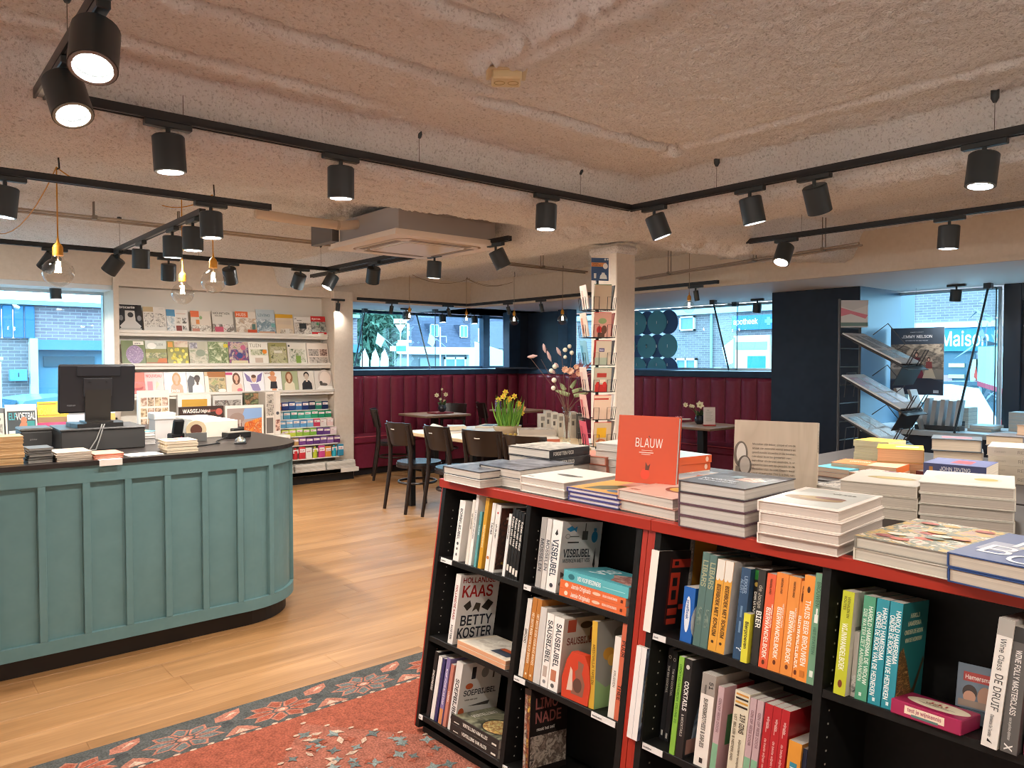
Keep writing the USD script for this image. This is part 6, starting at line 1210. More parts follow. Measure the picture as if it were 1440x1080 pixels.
AC0 = (2.64, 4.32)
ac = thing('air_conditioner', 'cream ceiling cassette air conditioner with an open grey casing above', 'air conditioner', mat4(o=(AC0[0], AC0[1], 2.285)))
CREAM = C('e3d3c2', .45)
sq = lambda m: [(m, m), (.95 - m, m), (.95 - m, .95 - m), (m, .95 - m)]
rr = lambda m, r, n=5: [(cx + r * math.cos(t), cy + r * math.sin(t)) for cx, cy, a in ((.95 - m - r, .95 - m - r, 0), (m + r, .95 - m - r, 1), (m + r, m + r, 2), (.95 - m - r, m + r, 3)) for t in np.linspace(a * math.pi / 2, (a + 1) * math.pi / 2, n)]
put(ac, 'panel', MB().prism(sq(0), 0, .02, holes=[rr(.10, .12)]).prism(sq(.01), .02, .04), CREAM)
put(ac, 'louvre_ring', MB().prism(rr(.115, .11), -.004, .012, holes=[rr(.19, .06)]), C('d9c6b4', .4))
put(ac, 'grille', MB().prism(rr(.24, .03), -.008, .012), C('d8cabb', .4))
put(ac, 'grille', MB().prism(rr(.21, .045), -.006, .006, holes=[rr(.235, .03)]), C('ebe2d8', .4))
for (x, y, w, d) in ((.22, .135, .51, .045), (.22, .77, .51, .045), (.135, .22, .045, .51), (.77, .22, .045, .51)):
    put(ac, 'air_slot', MB().box((x, y, -.007), (x + w, y + d, -.004), c=.001), C('8d7d6e', .5))
put(ac, 'casing', MB().box((.06, .06, .04), (.89, .89, .21), c=.004), C('a39d9a', .5, .2))
put(ac, 'casing_flange', MB().box((.3, .052, .17), (.85, .06, .176)), C('9a9592', .4, .4))
put(ac, 'pump_box', MB().box((.0, .9, .06), (.06, 1.25, .22), c=.003), C('6f6a68', .45, .4))
du = thing('insulated_pipe', 'fat cream insulated pipe running from the left into the ceiling cassette', 'pipe')
put(du, 'pipe', MB().tube([hy(360, 300, 4.95), hy(378, 303, 4.95), hy(430, 311, 4.95), hy(480, 317, 4.95), hy(515, 315, 4.93), hy(540, 305, 4.9), hy(562, 297, 4.86)], .033, 12), C('cfbba6', .7), True)
put(du, 'joint_tape', MB().cyl(hy(472, 316.4, 4.95), hy(476, 316.8, 4.95), .0345, n=12), C('bca892', .7))
so = thing('ceiling_socket', 'cream double socket box on the sprayed ceiling', 'socket', mat4((.8, -.6, 0), (.6, .8, 0), (0, 0, 1), tuple(hz(712, 112, 2.485))))
put(so, 'box', MB().box((-.055, -.05, -.012), (.055, .05, .06), c=.006), C('d8c49a', .4))
put(so, 'back_plate', MB().box((-.075, -.06, .018), (.075, .06, .026), c=.003), C('d8c8a8', .45))
for x in (-.025, .025): put(so, 'socket', MB().lathe([(0, -.010), (.017, -.010), (.019, -.014), (.021, -.0125)], 16, tr(x, 0, 0)), C('a8905c', .5))

# ---------------------------------------------------------------- discs hanging in the right window
DA, DB = C('4f97a4', .5), C('2c4f80', .5)
gy0 = [7.40, 7.202, 7.029, 6.843, 6.653]
for j, z in enumerate((1.985, 1.655, 1.335)):
    for i, y in enumerate(gy0):
        dark = (i + j) % 2 == 0
        r = .168
        m = MB().lathe([(0, 0), (r, 0), (r, .008), (0, .008)], 30, mat4((0, 1, 0), (0, 0, 1), (1, 0, 0), (8.44 - .012 * ((i + j) % 2), y, z if j < 2 else 1.50)))
        if j == 2: m = MB().prism([(.168 * math.cos(a), .168 * math.sin(a)) for a in np.linspace(0.02, math.pi - .02, 16)], 0, .008, mat4((0, -1, 0), (0, 0, 1), (-1, 0, 0), (8.448 - .012 * ((i + j) % 2), y, 1.335)))
        dk = thing('window_disc', '%s disc in the right window, %s from the column in the %s row' % ('dark blue' if dark else 'teal', NTH[i], ('top', 'middle', 'lowest')[j]), 'disc', None, 'discs in the right window')
        put(dk, 'disc', m, DB if dark else DA)
        put(dk, 'mark', MB().box((8.416, y - .002, z - .02 + (.06 if j == 2 else 0)), (8.4175 + .01, y + .002, z + .02 + (.06 if j == 2 else 0))), C('d8e2e6', .5))

# ---------------------------------------------------------------- card spinner
SP0 = (3.86, 3.66)
WIRE = C('2b2b2d', .4, .3)
ang = math.atan2(-SP0[1], -SP0[0]) + math.pi / 2 + .38          # one face turned to the aisle
ss = thing('card_spinner', 'tall wire spinner full of greeting cards before the cream column', 'card rack', rotz(ang, (SP0[0], SP0[1], 0)))
put(ss, 'pole', MB().cyl((0, 0, 0), (0, 0, 2.06), .012, n=8), WIRE)
put(ss, 'foot', MB().cyl((-.22, 0, .02), (.22, 0, .02), .012, n=6).cyl((0, -.22, .02), (0, .22, .02), .012, n=6), WIRE)
TZ = [1.80, 1.61, 1.42, 1.235, 1.045, .86]
for z in TZ:
    for q in range(4):
        T4 = rotz(q * math.pi / 2, (0, 0, z))
        put(ss, 'pocket', MB().tube([(-.065, -.06, .0), (.065, -.06, .0), (.07, -.105, .0), (-.07, -.105, .0), (-.065, -.06, .0)], .0022, 5, T4).tube([(-.066, -.105, 0), (-.068, -.115, .085), (-.03, -.117, .085), (-.03, -.107, .0)], .0022, 5, T4).tube([(.066, -.105, 0), (.068, -.115, .085), (.03, -.117, .085), (.03, -.107, 0)], .0022, 5, T4), WIRE)
hd = thing('spinner_sign', 'blue and orange sign with white shirts standing on top of the card spinner', 'sign', rotz(ang, (SP0[0], SP0[1], 2.0)))
put(hd, 'board', MB().box((-.067, -.06, .0), (.06, -.055, .155), c=.001), C('2b4c78', .4))
decor(hd, [R(0, .095, .11, .123, 'd98a4a'), T('KAARTEN', .006, .112, .007, '3a2a1a', .06), T('SPAARACTIE', .006, .101, .007, '3a2a1a', .065), E(.102, .10, .018, .02, 'f0ece6', 18), P([(.012, .05), (.04, .05), (.042, .07), (.036, .075), (.034, .015), (.018, .015), (.016, .07)], 'e8e6e2'), P([(.06, .012), (.115, .012), (.11, .035), (.098, .045), (.096, .055), (.076, .055), (.074, .045), (.064, .035)], 'e8e6e2'), E(.1, .145, .007, .007, 'dfe6ee', 10), E(.118, .145, .006, .006, 'dfe6ee', 10)], mat4((1, 0, 0), (0, 0, 1), (0, -1, 0), (-.067, -.06, 0)), name='board')
CARD = [('cream blank', 'dcc6a8', []), ('pink robin', 'd8a08c', [E(.06, .11, .03, .02, '8fa06a'), E(.04, .05, .02, .025, 'c8342c'), E(.075, .05, .02, .03, '6a4430'), R(.03, .0, .08, .03, '5a3a2a')]), ('sand and red-edged', 'c9b8a0', [R(.0, 0, .012, .165, 'b0302a'), R(.035, .09, .075, .115, '5c5478'), T('lieve', .04, .098, .009, 'ece6ee', .03), R(.008, 0, .1, .05, 'a9b09a')]), ('red festive', 'b9ad96', [R(.02, .1, .09, .13, 'a8382e'), R(.03, .06, .085, .085, 'd8cbb4'), R(.01, 0, .1, .05, 'b82f2a'), E(.03, .05, .015, .02, 'c8342c'), E(.08, .05, .015, .02, 'c8342c')]), ('peach blank', 'dcbda4', [R(0, .138, .105, .148, 'b0302a')]), ('ochre pretzel', 'c9b090', [R(.02, .06, .09, .13, 'd9a52c'), E(.055, .03, .035, .022, 'b5653a'), E(.055, .03, .02, .010, 'd8b08a')])]
SIDE = ['e2d2c2', 'd8c0ac', '7db4c8', 'e0c8b8', 'e8b8a8', 'd85a6a']
for i, z in enumerate(TZ):
    for q, nm in ((0, 'front'), (3, 'left'), (1, 'right')):
        Tc = rotz(ang, (SP0[0], SP0[1], z + .004)) @ rotz(q * math.pi / 2) @ mat4((1, 0, 0), (0, -.16, .987), (0, -.987, -.16), (-.0625, -.078, 0))
        what, base, els = CARD[i]
        if q == 3: what, base, els = ('pale', SIDE[i], [R(.01, .02, .05, .13, ['c8a898', 'b87860', '4f93b0', 'd8a898', 'c85a5a', 'b83048'][i])])
        if q == 1: what, base, els = ('dark', ['2b2a28', '8a3a30', '3a2e2a', '4a4440', 'd8d0c4', '7a6a5a'][i], [])
        for k in range(2 if q == 0 else 1):
            cd = thing('greeting_card', '%s greeting card on the spinner, %s side, %s tier%s' % (what, nm, NTH[i], (', behind' if k == 0 else ', in front') if q == 0 else ''), 'card', Tc @ tr(0, .004 * (1 - k) + 0, .006 * k), 'cards on the spinner')
            put(cd, 'card', MB().box((0, 0, 0), (.125, .165, .004)), C(base if k or q else ['3f7a4a', 'c23a34', 'b0302a', '6a8a7c', 'b8302c', 'b02a28'][i], .5))
            if (k or q) and els: decor(cd, els, tr(0, 0, .004), name='card')

# ---------------------------------------------------------------- plants
GREEN, GREEN2, DGREEN = C('5c8f2f', .5), C('7aa63a', .5), C('3c5a34', .5)


def blade(mb, p, q, w, bend=(0, 0, 0)):
    p, q, b = np.array(p, float), np.array(q, float), np.array(bend, float)
    s = np.cross(q - p, [0.3, 0.8, 0.2]); s /= np.linalg.norm(s); v = []
    for k, t in enumerate((0, .4, .75, 1)):
        c = p * (1 - t) + q * t + b * t * (1 - t) * 2; h = w * (1, 1.1, .8, .05)[k]; n = np.cross(s, q - p); n /= np.linalg.norm(n)
        v += [c - s * h, c + s * h, c + n * h * .35]
    f = []
    for i in range(3):
        for a, b2 in ((0, 1), (1, 2), (2, 0)): f += [[i * 3 + a, i * 3 + b2, i * 3 + 3 + b2], [i * 3 + a, i * 3 + 3 + b2, i * 3 + 3 + a]]
    mb.add(v, f)


def petal_flower(mb, c, ax, r, n=6, cup=.25, w=.42):
    ax = np.array(ax, float); ax /= np.linalg.norm(ax); x = np.cross(ax, [.2, .9, .3]); x /= np.linalg.norm(x); y = np.cross(ax, x)
    for k in range(n):
        a = 2 * math.pi * k / n; d = math.cos(a) * x + math.sin(a) * y; s = np.cross(ax, d)
        v = [c, c + d * r * .5 + s * r * w * .8 + ax * r * cup * .4, c + d * r + ax * r * cup, c + d * r * .5 - s * r * w * .8 + ax * r * cup * .4, c + d * r * .5 + ax * r * (cup * .3 - .06)]
        mb.add(v, [[0, 1, 4], [1, 2, 4], [2, 3, 4], [3, 0, 4]])


r = random.Random(11)
db = thing('daffodil_bowl', 'wide pale bowl planted with yellow daffodils and purple hyacinths on the long table', 'flower bowl', mat4(o=(4.62, 5.55, .7485)))
put(db, 'bowl', MB().lathe([(0, 0), (.085, 0), (.13, .05), (.14, .085), (.13, .085), (.115, .05), (0, .03)], 28), C('b8a894', .4), 40)
put(db, 'moss', MB().lathe([(0, .085), (.09, .082), (.128, .068), (0, .05)], 20), bumped('moss', '6a5a2c', '8a8438', 60, 1, .01), True)
for k in range(46):
    a, q = r.uniform(0, 6.28), r.uniform(.01, .10); m = MB(); h = r.uniform(.16, .30)
    blade(m, (q * math.cos(a), q * math.sin(a), .07), (q * 1.6 * math.cos(a) + r.uniform(-.05, .05), q * 1.6 * math.sin(a) + r.uniform(-.05, .05), .07 + h), .0065, (r.uniform(-.03, .03), r.uniform(-.03, .03), .02))
    put(db, 'leaf', m, (GREEN, GREEN2)[k % 2], True)
for k, (x, y, h) in enumerate(((.02, .05, .40), (-.03, .02, .36), (.07, -.02, .36), (.10, -.05, .29), (.0, -.03, .34), (.04, .03, .31), (.13, -.06, .20), (-.06, .06, .33))):
    m = MB(); m.tube([(x * .4, y * .4, .07), (x * .8, y * .8, h * .7), (x, y, h)], [.004, .0035, .003], 5); put(db, 'stem', m, GREEN2)
    m = MB(); ax = np.array([-.6 + r.uniform(-.3, .3), -.7 + r.uniform(-.3, .3), .15]); petal_flower(m, np.array([x, y, h]), ax, .033); put(db, 'petals', m, C('e0c83c', .5))
    ax /= np.linalg.norm(ax); m = MB(); m.tube([np.array([x, y, h]) + ax * t for t in (0, .014, .024)], [.006, .009, .012], 10); put(db, 'trumpet', m, C('dd9a22', .5))
for k, (x, y) in enumerate(((-.06, .075), (-.03, .09))):
    m = MB()
    for i in range(26): a = i * 2.4; m.ball((x + .018 * math.cos(a), y + .018 * math.sin(a), .22 + .0042 * i), .008, 1)
    put(db, 'hyacinth', m, C('6f5a9c', .5), True, kind='stuff')
m = MB()
for i in range(30): a = i * .6; m.ball((.155 * math.cos(a), .155 * math.sin(a), .012), (.018, .013, .011), 1)
put(db, 'twig_wreath', m, C('b59a4c', .7), True, kind='stuff')

va = thing('flower_vase', 'tall clear glass vase with artificial magnolia, white and peach flowers on the long table', 'flower vase', mat4(o=(4.50, 4.62, .7485)))
put(va, 'vase', MB().lathe([(0, 0), (.035, 0), (.037, .02), (.022, .09), (.022, .2), (.042, .235), (.045, .255), (.03, .275), (.043, .31), (.040, .31), (.026, .275), (.018, .2), (.018, .09), (.03, .02), (0, .01)], 22), CLEAR, True)
Xr, Zu = cr, np.array([0, 0, 1.0])
stem = MB()


def vp(x, y): return (x - 792) * .0062 * Xr + Zu * ((622 - y) * .0061)


for x, y in ((740, 500), (765, 490), (800, 490), (785, 497), (781, 525), (830, 520), (800, 520), (845, 530), (776, 536), (828, 545), (757, 505)):
    e = vp(x, y); m = MB(); mid = vp((x + 792 * 2) / 3, min(566, (y + 566) / 2 + 12)); m.tube([Zu * .04 + .008 * Xr * r.uniform(-1, 1), Zu * .25 + .02 * Xr * r.uniform(-1, 1), mid, e], [.003, .003, .0025, .002], 5); put(va, 'stem', m, C('6a4a3c', .6))
for x, y, x2, y2 in ((752, 500, 738, 502), (763, 496, 760, 483), (771, 508, 765, 493), (784, 500, 778, 488), (776, 525, 770, 519), (781, 516, 775, 510)):
    m = MB(); a, b = vp(x, y), vp(x2, y2); m.tube([a, a * .6 + b * .4, a * .2 + b * .8, b], [.004, .016, .011, .002], 8); put(va, 'magnolia_bud', m, C('c9a8a4', .5), True)
for x, y, s in ((790, 492, .020), (796, 487, .018), (799, 496, .019), (790, 502, .016), (776, 515, .022), (771, 521, .02), (775, 534, .022), (774, 545, .02)):
    m = MB(); m.ball(vp(x, y), (s, s, s), 2); put(va, 'white_blossom', m, C('e6e0cc', .6), True)
for x, y, s in ((790, 520, .034), (797, 522, .036), (809, 525, .034), (815, 521, .03), (805, 516, .026)):
    m = MB(); petal_flower(m, vp(x, y), -cf + Zu * .3, s, 9, .5, .6); petal_flower(m, vp(x, y) - cf * .012, -cf, s * .6, 7, .7, .6); put(va, 'peach_flower', m, C('e6b89c', .6))
for k in range(30):
    m = MB(); b = vp(800 + r.uniform(-4, 8), 530); e = vp(r.uniform(806, 834), r.uniform(500, 526)); blade(m, b, e, .004); put(va, 'pink_spray', m, C('b5686c', .6))
for x, y, x2, y2 in ((790, 548, 783, 538), (800, 550, 818, 545), (796, 555, 776, 548), (802, 556, 822, 552), (798, 545, 806, 533)):
    m = MB(); blade(m, vp(x, y), vp(x2, y2), .017); put(va, 'leaf', m, C('9aa67a', .5), True)


def pot_flowers(label, x, y, hz_, pot, seed, flowers, tall):
    t = thing('flower_pot', label, 'flower pot', mat4(o=(x, y, hz_)))
    q = random.Random(seed)
    put(t, 'pot', MB().lathe([(0, 0), (.03, 0), (.05, .02), (.058, .05), (.048, .085), (.03, .098), (.026, .098), (.026, .09), (0, .09)], 22), pot, 40)
    for k in range(10):
        a = q.uniform(0, 6.28); m = MB(); blade(m, (.01 * math.cos(a), .01 * math.sin(a), .08), (.06 * math.cos(a), .06 * math.sin(a), .12 + q.uniform(0, .05)), .014); put(t, 'leaf', m, DGREEN, True)
    for dx, dz, s in flowers:
        e = Xr * dx + Zu * dz; m = MB(); m.tube([(0, 0, .08), e * .5 + Zu * .05, e], .003, 5); put(t, 'stem', m, C('6a5a3a', .6))
        m = MB(); petal_flower(m, e, -cf + Zu * .3, s, 6, .35, .55); put(t, 'petals', m, C('e2d8b4', .5))
        m = MB(); m.ball(e - cf * .006, (s * .2,) * 3, 1); put(t, 'flower_heart', m, C('b5ae5a', .5))
    return t


pot_flowers('round black pot with cream hellebores on the right bench table', 6.98, 5.06, .7505, C('1a1e26', .15), 3, ((-.16, .21, .032), (-.10, .2, .024), (-.075, .195, .022), (.0, .21, .048)), .2)
pot_flowers('dark patterned pot with small white flowers on the left bench table', 5.78, 8.30, .77, C('2a2c34', .3), 4, ((-.07, .22, .035), (.05, .23, .035), (.0, .30, .02), (.03, .15, .02), (-.02, .17, .02)), .2)
one('red_book', MB().box((5.62, 8.20, .7505), (5.9, 8.42, .769), c=.002), C('7a1f2a', .4), 'dark red folder under the patterned flower pot', 'folder')
mc = thing('menu_card', 'white menu card in a red foot on the right bench table', 'menu card', mat4(o=(6.86, 4.85, .7505)) @ rotz(math.atan2(cr[1], cr[0])))
put(mc, 'foot', MB().box((-.065, -.03, 0), (.065, .03, .014), c=.003), C('a8322c', .4))
put(mc, 'card', MB().box((-.063, -.003, .012), (.063, .003, .2)), C('d6cec6', .5))
decor(mc, [T('menu', -.03, .165, .008, '6a645c')] + [R(-.04, .15 - .014 * i, .035 - .01 * (i % 3), .153 - .014 * i, '9a948c') for i in range(8)], mat4((1, 0, 0), (0, 0, 1), (0, -1, 0), (0, -.003, 0)), name='card')
cake = thing('pastry_plate', 'dark red tray with a pink flower decoration on the right bench table', 'tray', mat4(o=(7.12, 5.42, .7505)) @ rotz(-.9))
put(cake, 'tray', MB().box((-.12, -.06, 0), (.12, .06, .022), c=.004), C('6a2230', .4))
put(cake, 'napkin', MB().prism([(-.1, -.05), (.09, -.05), (.11, .04), (-.08, .05)], .022, .032), C('e2d6cc', .7))
m = MB(); petal_flower(m, np.array([-.02, 0, .034]), (0, 0, 1), .05, 7, .5, .6); put(cake, 'decoration', m, C('d88a90', .5))
one('orange_flower', (lambda m: (petal_flower(m, np.array([7.0, 8.1, .775]), (-.5, -.6, .6), .07, 7, .4, .6), m)[1])(MB()), C('d8924a', .5), 'orange silk flower on the small table in the corner', 'flower')

# ---------------------------------------------------------------- things on the long table
ZL = .7485


def lp(label, name, cat, x, y, w, d, h, col, a, top=None, spine=None, front=None, page=PAGE):
    c = hz(x, y, ZL)
    return book(label, group='books on the long table', Tm=mat4(o=(c[0], c[1], ZL)) @ rotz(a) @ mat4((0, 1, 0), (-1, 0, 0), (0, 0, 1), (w, 0, 0)), w=d, h=w, t=h, cover=col, page=page, spine=spine or (), front=front or (), name=name, cat=cat)


VA = math.atan2(cr[1], cr[0])
np_ = thing('open_newspaper', 'white newspaper lying open with a rolled edge on the long table', 'newspaper', mat4(o=(4.18, 6.02, ZL)) @ rotz(VA + .35))
put(np_, 'sheets', MB().box((.0, 0, 0), (.42, .3, .006), c=.002), C('e6ddd0', .8))
put(np_, 'rolled_edge', MB().tube([(.0, .0, .036), (.0, .3, .036)], .036, 16), C('e3d8c8', .8), 50)
decor(np_, [R(.06, .02 + .03 * i, .4, .035 + .03 * i, 'c9c0b2') for i in range(9)], tr(0, 0, .006), name='page')
lp('small stack of cream booklets on the newspaper', 'booklet', 'booklet', 632, 606, .17, .2, .045, 'd9c9ae', VA + .2, front=[R(.01, .01, .18, .16, 'd8d2b8')])
ph = thing('open_brochure', 'open brochure with a black photo panel on the long table', 'brochure', mat4(o=tuple(hz(668, 601, ZL)[:2]) + (ZL,)) @ rotz(VA - .25))
put(ph, 'sheets', MB().box((0, 0, 0), (.26, .34, .012), c=.002), C('e4dacb', .7))
decor(ph, [R(.05, .06, .19, .3, '3a3836'), R(.07, .1, .17, .2, '6a6660')], tr(0, 0, .012), name='page')
lp('grey-white magazine pile beside the daffodil bowl, lower', 'magazine', 'magazine', 728, 618, .34, .24, .04, 'b8aea2', VA, page='d6ccc0')
c = hz(728, 618, ZL)
book('grey-white magazine pile beside the daffodil bowl, upper', mat4(o=(c[0], c[1], ZL + .0405)) @ rotz(VA + .06) @ mat4((0, 1, 0), (-1, 0, 0), (0, 0, 1), (.34, 0, 0)), .24, .33, .045, 'a99f94', page='cfc5b8', name='magazine', cat='magazine', front=[R(.02, .02, .22, .3, pic(120, ['b5ab9e', '8a8176', 'd6cdc0', '6a635a'], 16))])
lp('book with a brick red spine in the middle of the long table', 'book', 'book', 742, 626, .27, .2, .05, 'a85a44', VA + .05, page='e3d6c4', front=[R(0, 0, .2, .27, 'e2d8c8')])
lp('thick book with an orange-red spine at the near end of the long table', 'book', 'book', 757, 640, .25, .2, .075, 'b5573c', VA + .02, page='e0d2c0', front=[R(0, 0, .2, .24, 'ddd3c4')])
lp('glossy open magazine lying behind the third chair', 'magazine', 'magazine', 655, 620, .3, .22, .02, 'c9b59a', VA - .1, page='d9cab4')
lp('black flat book right of the daffodil bowl', 'book', 'book', 726, 606, .3, .14, .02, '2b2b2c', VA + .03)
for i in range(7):
    u = .20 + .012 * ((i * 3) % 4)
    book('pale upright booklet in the row behind the glass vase, %s from the left' % NTH[i], mat4(o=(4.76 + .012 * i, 5.24 - .07 * i, ZL)) @ rotz(VA + .15) @ SPINE_OUT, .14, u, .055, ['c9beae', 'bdb3a6', 'cfc5b6', 'c4b9a8', 'd2c9ba', 'b9ae9f', '46423f'][i], name='booklet', cat='booklet', group='upright booklets on the long table', spine=[R(.02, .008, .06, .045, '8a8279'), R(.08, .01, .12, .03, '5c5650')])

# ---------------------------------------------------------------- newspaper rack, poster and window display
WR = C('4a4c50', .4, .5)
nr = thing('brochure_rack', 'grey wire rack with slanted shelves of newspapers before the navy wall stub', 'newspaper rack')
bx, by = 6.0, 3.0
for dx, dy in ((0, 0), (.36, .0)):
    put(nr, 'post', MB().cyl((bx + dx, by + dy, 0), (bx + dx, by + dy, 1.95), .011, n=8), WR)
for z in (.2, .45, .62, .80, .95, 1.1, 1.25, 1.4, 1.55, 1.72): put(nr, 'rung', MB().cyl((bx, by, z), (bx + .36, by, z), .005, n=6), WR)
for z in (.3, .7, 1.15): put(nr, 'ladder_wire', MB().tube([(bx + .1, by, z), (bx + .1, by - .02, z + .2), (bx + .26, by - .02, z + .2), (bx + .26, by, z)], .004, 5), WR)
put(nr, 'foot', MB().cyl((bx, by, .012), (bx, by - .5, .012), .011, n=6).cyl((bx + .36, by, .012), (bx + .36, by - .5, .012), .011, n=6), WR)
BRO = [('bfc3c6', ['d6d8da', '8d9398', '5c6166', 'c2c6ca']), ('c9ced2', ['dfe3e6', '7a8a96', 'b87a84', '9fb0ba']), ('b9c0c6', ['d0d6da', '6a7a88', 'a9b4bc', '485660'])]
for k, (z1, z0) in enumerate(((1.665, 1.41), (1.325, 1.06), (1.0, .80))):
    a, b = np.array([bx, by - .01, z1]), np.array([bx, by - .50 + .1 * (k == 2), z0])
    d = (b - a) / np.linalg.norm(b - a); nrm = np.cross([1, 0, 0], d); nrm = -nrm if nrm[2] < 0 else nrm; Ls = np.linalg.norm(b - a)
    Tm = mat4((1, 0, 0), d, np.cross((1, 0, 0), d), a)
    up = 1 if np.cross((1, 0, 0), d)[2] > 0 else -1
    put(nr, 'shelf_wire', MB().tube([(0, 0, 0), (0, Ls, 0), (.38, Ls, 0), (.38, 0, 0)], .005, 5, Tm).tube([(.19, 0, 0), (.19, Ls, 0)], .004, 5, Tm), WR)
    put(nr, 'side_loop', MB().tube([(bx + .38, by - .1, z1), (bx + .38, by - .22, z1 + .09), (bx + .38, by - .36, z1 - .08), (bx + .38, by - .26, z1 - .16)], .0045, 5), WR)
    put(nr, 'stop', MB().tube([(.05, Ls, 0), (.05, Ls, up * .14), (.10, Ls, up * .14), (.10, Ls, 0)], .004, 5, Tm).tube([(.25, Ls, 0), (.25, Ls, up * .14), (.31, Ls, up * .14), (.31, Ls, 0)], .004, 5, Tm), WR)
    put(nr, 'back_plate', MB().box((0, .12, -up * .012), (.38, Ls + .05, -up * .006), Tm).box((0, Ls, -up * .17), (.38, Ls + .004, -up * .01), Tm), C('22262c', .5))
    for j in range(2):
        w = .19
        nb = thing('brochure', '%s newspaper lying on the %s shelf of the wire rack' % (('near', 'far')[j], ('top', 'middle', 'bottom')[k]), 'newspaper', Tm @ tr(.0 + .192 * j, .01, up * .007), 'newspapers in the wire rack')
        e = .004 * up
        put(nb, 'pages', MB().box((.003, 0, 0), (w - .003, Ls - .03, e * 3), c=.001), C(BRO[k][0], .6))
        decor(nb, [R(.015, .05, w - .02, Ls * .5, pic(130 + k * 2 + j, BRO[k][1], 14)), R(.015, Ls * .55, w - .02, Ls * .8, pic(140 + k, BRO[k][1], 60))], mat4((1, 0, 0), (0, 1 if up > 0 else 1, 0), (0, 0, 1 if up > 0 else -1), (0, 0, e * 3)), name='page')
sg = thing('rack_sign', 'small pale sign with pink curves on top of the wire rack', 'sign', mat4(o=(bx + .01, by - .005, 1.72)) @ rotz(VA))
put(sg, 'plate', MB().box((0, -.006, 0), (.22, 0, .22), c=.002), C('c6ccd2', .3))
decor(sg, [P([(0, .09), (.08, .11), (.2, .07), (.22, .1), (.1, .13), (0, .16)], 'c87a90'), R(.0, .01, .22, .04, '5a7d80'), P([(0, .17), (.1, .14), (.22, .18), (.22, .22), (0, .22)], 'b5bcc4')], mat4((1, 0, 0), (0, 0, 1), (0, -1, 0), (0, -.006, 0)), name='plate')
PX = hx(1253, 462, 8.25)[1]; PY = hx(1328, 459, 8.25)[1]
po = thing('hanging_poster', 'dark poster of three women in long dresses hanging in the display window', 'poster', mat4((0, -1, 0), (0, 0, 1), (-1, 0, 0), (8.25, PX, 1.10)))
pw, phh = PX - PY, .69
put(po, 'board', MB().box((0, 0, -.006), (pw, phh, 0)), C('3a4654', .5))
put(po, 'hanging_wire', MB().cyl((pw * .47, phh, 0), (pw * .47, ZS - 1.10, 0), .0015, n=5), C('5a6a74', .5))
CL = pic(150, ['6a665f', '8f877c', '57534f', 'b5aa9a', '7a736a'], 7, (1, 2, 1))
def lady(cx, y0, s, dress, top): return [P([(cx - .06 * s, y0), (cx + .07 * s, y0), (cx + .03 * s, y0 + .11 * s), (cx - .025 * s, y0 + .11 * s)], dress), P([(cx - .03 * s, y0 + .1 * s), (cx + .035 * s, y0 + .1 * s), (cx + .03 * s, y0 + .17 * s), (cx - .025 * s, y0 + .17 * s)], top), E(cx, y0 + .195 * s, .018 * s, .025 * s, '4a3a34', 12), E(cx, y0 + .19 * s, .01 * s, .014 * s, 'c9a08c', 10)]
decor(po, [R(0, 0, pw, phh, '3a4756'), R(0, .16, pw, .52, CL), R(0, .16, pw, .26, '7d776d'), P([(0, 0), (pw, 0), (pw, .13), (pw * .6, .2), (pw * .3, .18), (0, .14)], '2b3140'), T('JIMMY NELSON', pw * .5, .585, .028, 'ccd2d8', pw * .66, 'c'), T('HOMAGE TO HUMANITY', pw * .5, .64, .008, 'aab4be', pw * .62, 'c'), T('BETWEEN THE SEA AND THE SKY', pw * .5, .553, .010, 'aab4be', pw * .62, 'c')] + lady(pw * .27, .17, 1.0, 'b8aa94', '7a3038') + lady(pw * .5, .17, 1.25, '6a2038', '5a2430') + lady(pw * .73, .17, 1.0, 'b5a893', '7a3a3a') + [R(pw * .82, .02, pw * .92, .05, 'b9c0c6')], mat4(), name='board')
# books in the display window
dk = thing('book_tray', 'black tray carrying leaning books in the display window', 'tray', mat4(o=(7.72, 2.70, .7905)))
put(dk, 'tray', MB().box((0, 0, 0), (.14, .40, .045), c=.004).box((.13, 0, .045), (.14, .4, .09)), C('2a2e34', .4))
for i, (yy, hh, col) in enumerate(((.34, .26, 'aab4bb'), (.27, .24, '9fa8ae'), (.2, .25, 'b5bcc0'), (.13, .24, 'a4b0b8'), (.06, .25, 'b9c2c8'))):
    book('pale blue-grey book standing on the black tray in the display window, %s from the left' % NTH[i], mat4(o=(7.735, 2.70 + yy, .836)) @ mat4((0, -1, 0), (1, 0, 0), (0, 0, 1)) @ leant(.12) @ SPINE_OUT, .1, hh, .04, col, page='c6ced2', group='books in the display window')
wd = thing('wooden_stand', 'grey wooden book stand at the left of the display window', 'stand', mat4(o=(7.66, 3.16, .7905)))
put(wd, 'board', MB().box((0, 0, 0), (.16, .03, .40), mat4((1, 0, 0), (0, 1, 0), (0, .22, .975)), c=.003), C('8f877e', .6))
put(wd, 'board', MB().box((0, -.16, 0), (.16, -.13, .40), mat4((1, 0, 0), (0, 1, 0), (0, .3, .95)), c=.003), C('9aa2a6', .6))
for i in range(2):
    flat('flat slate book at the right of the black tray in the display window, ' + ('lower', 'upper')[i], 0, .028 * i, 0, .2, .26, .027, ['8fa0aa', '6f8c9a'][i], 'l', group='books in the display window', Tb=mat4((0, -1, 0), (1, 0, 0), (0, 0, 1), (7.86, 2.68 - .02 * i, .7905)))
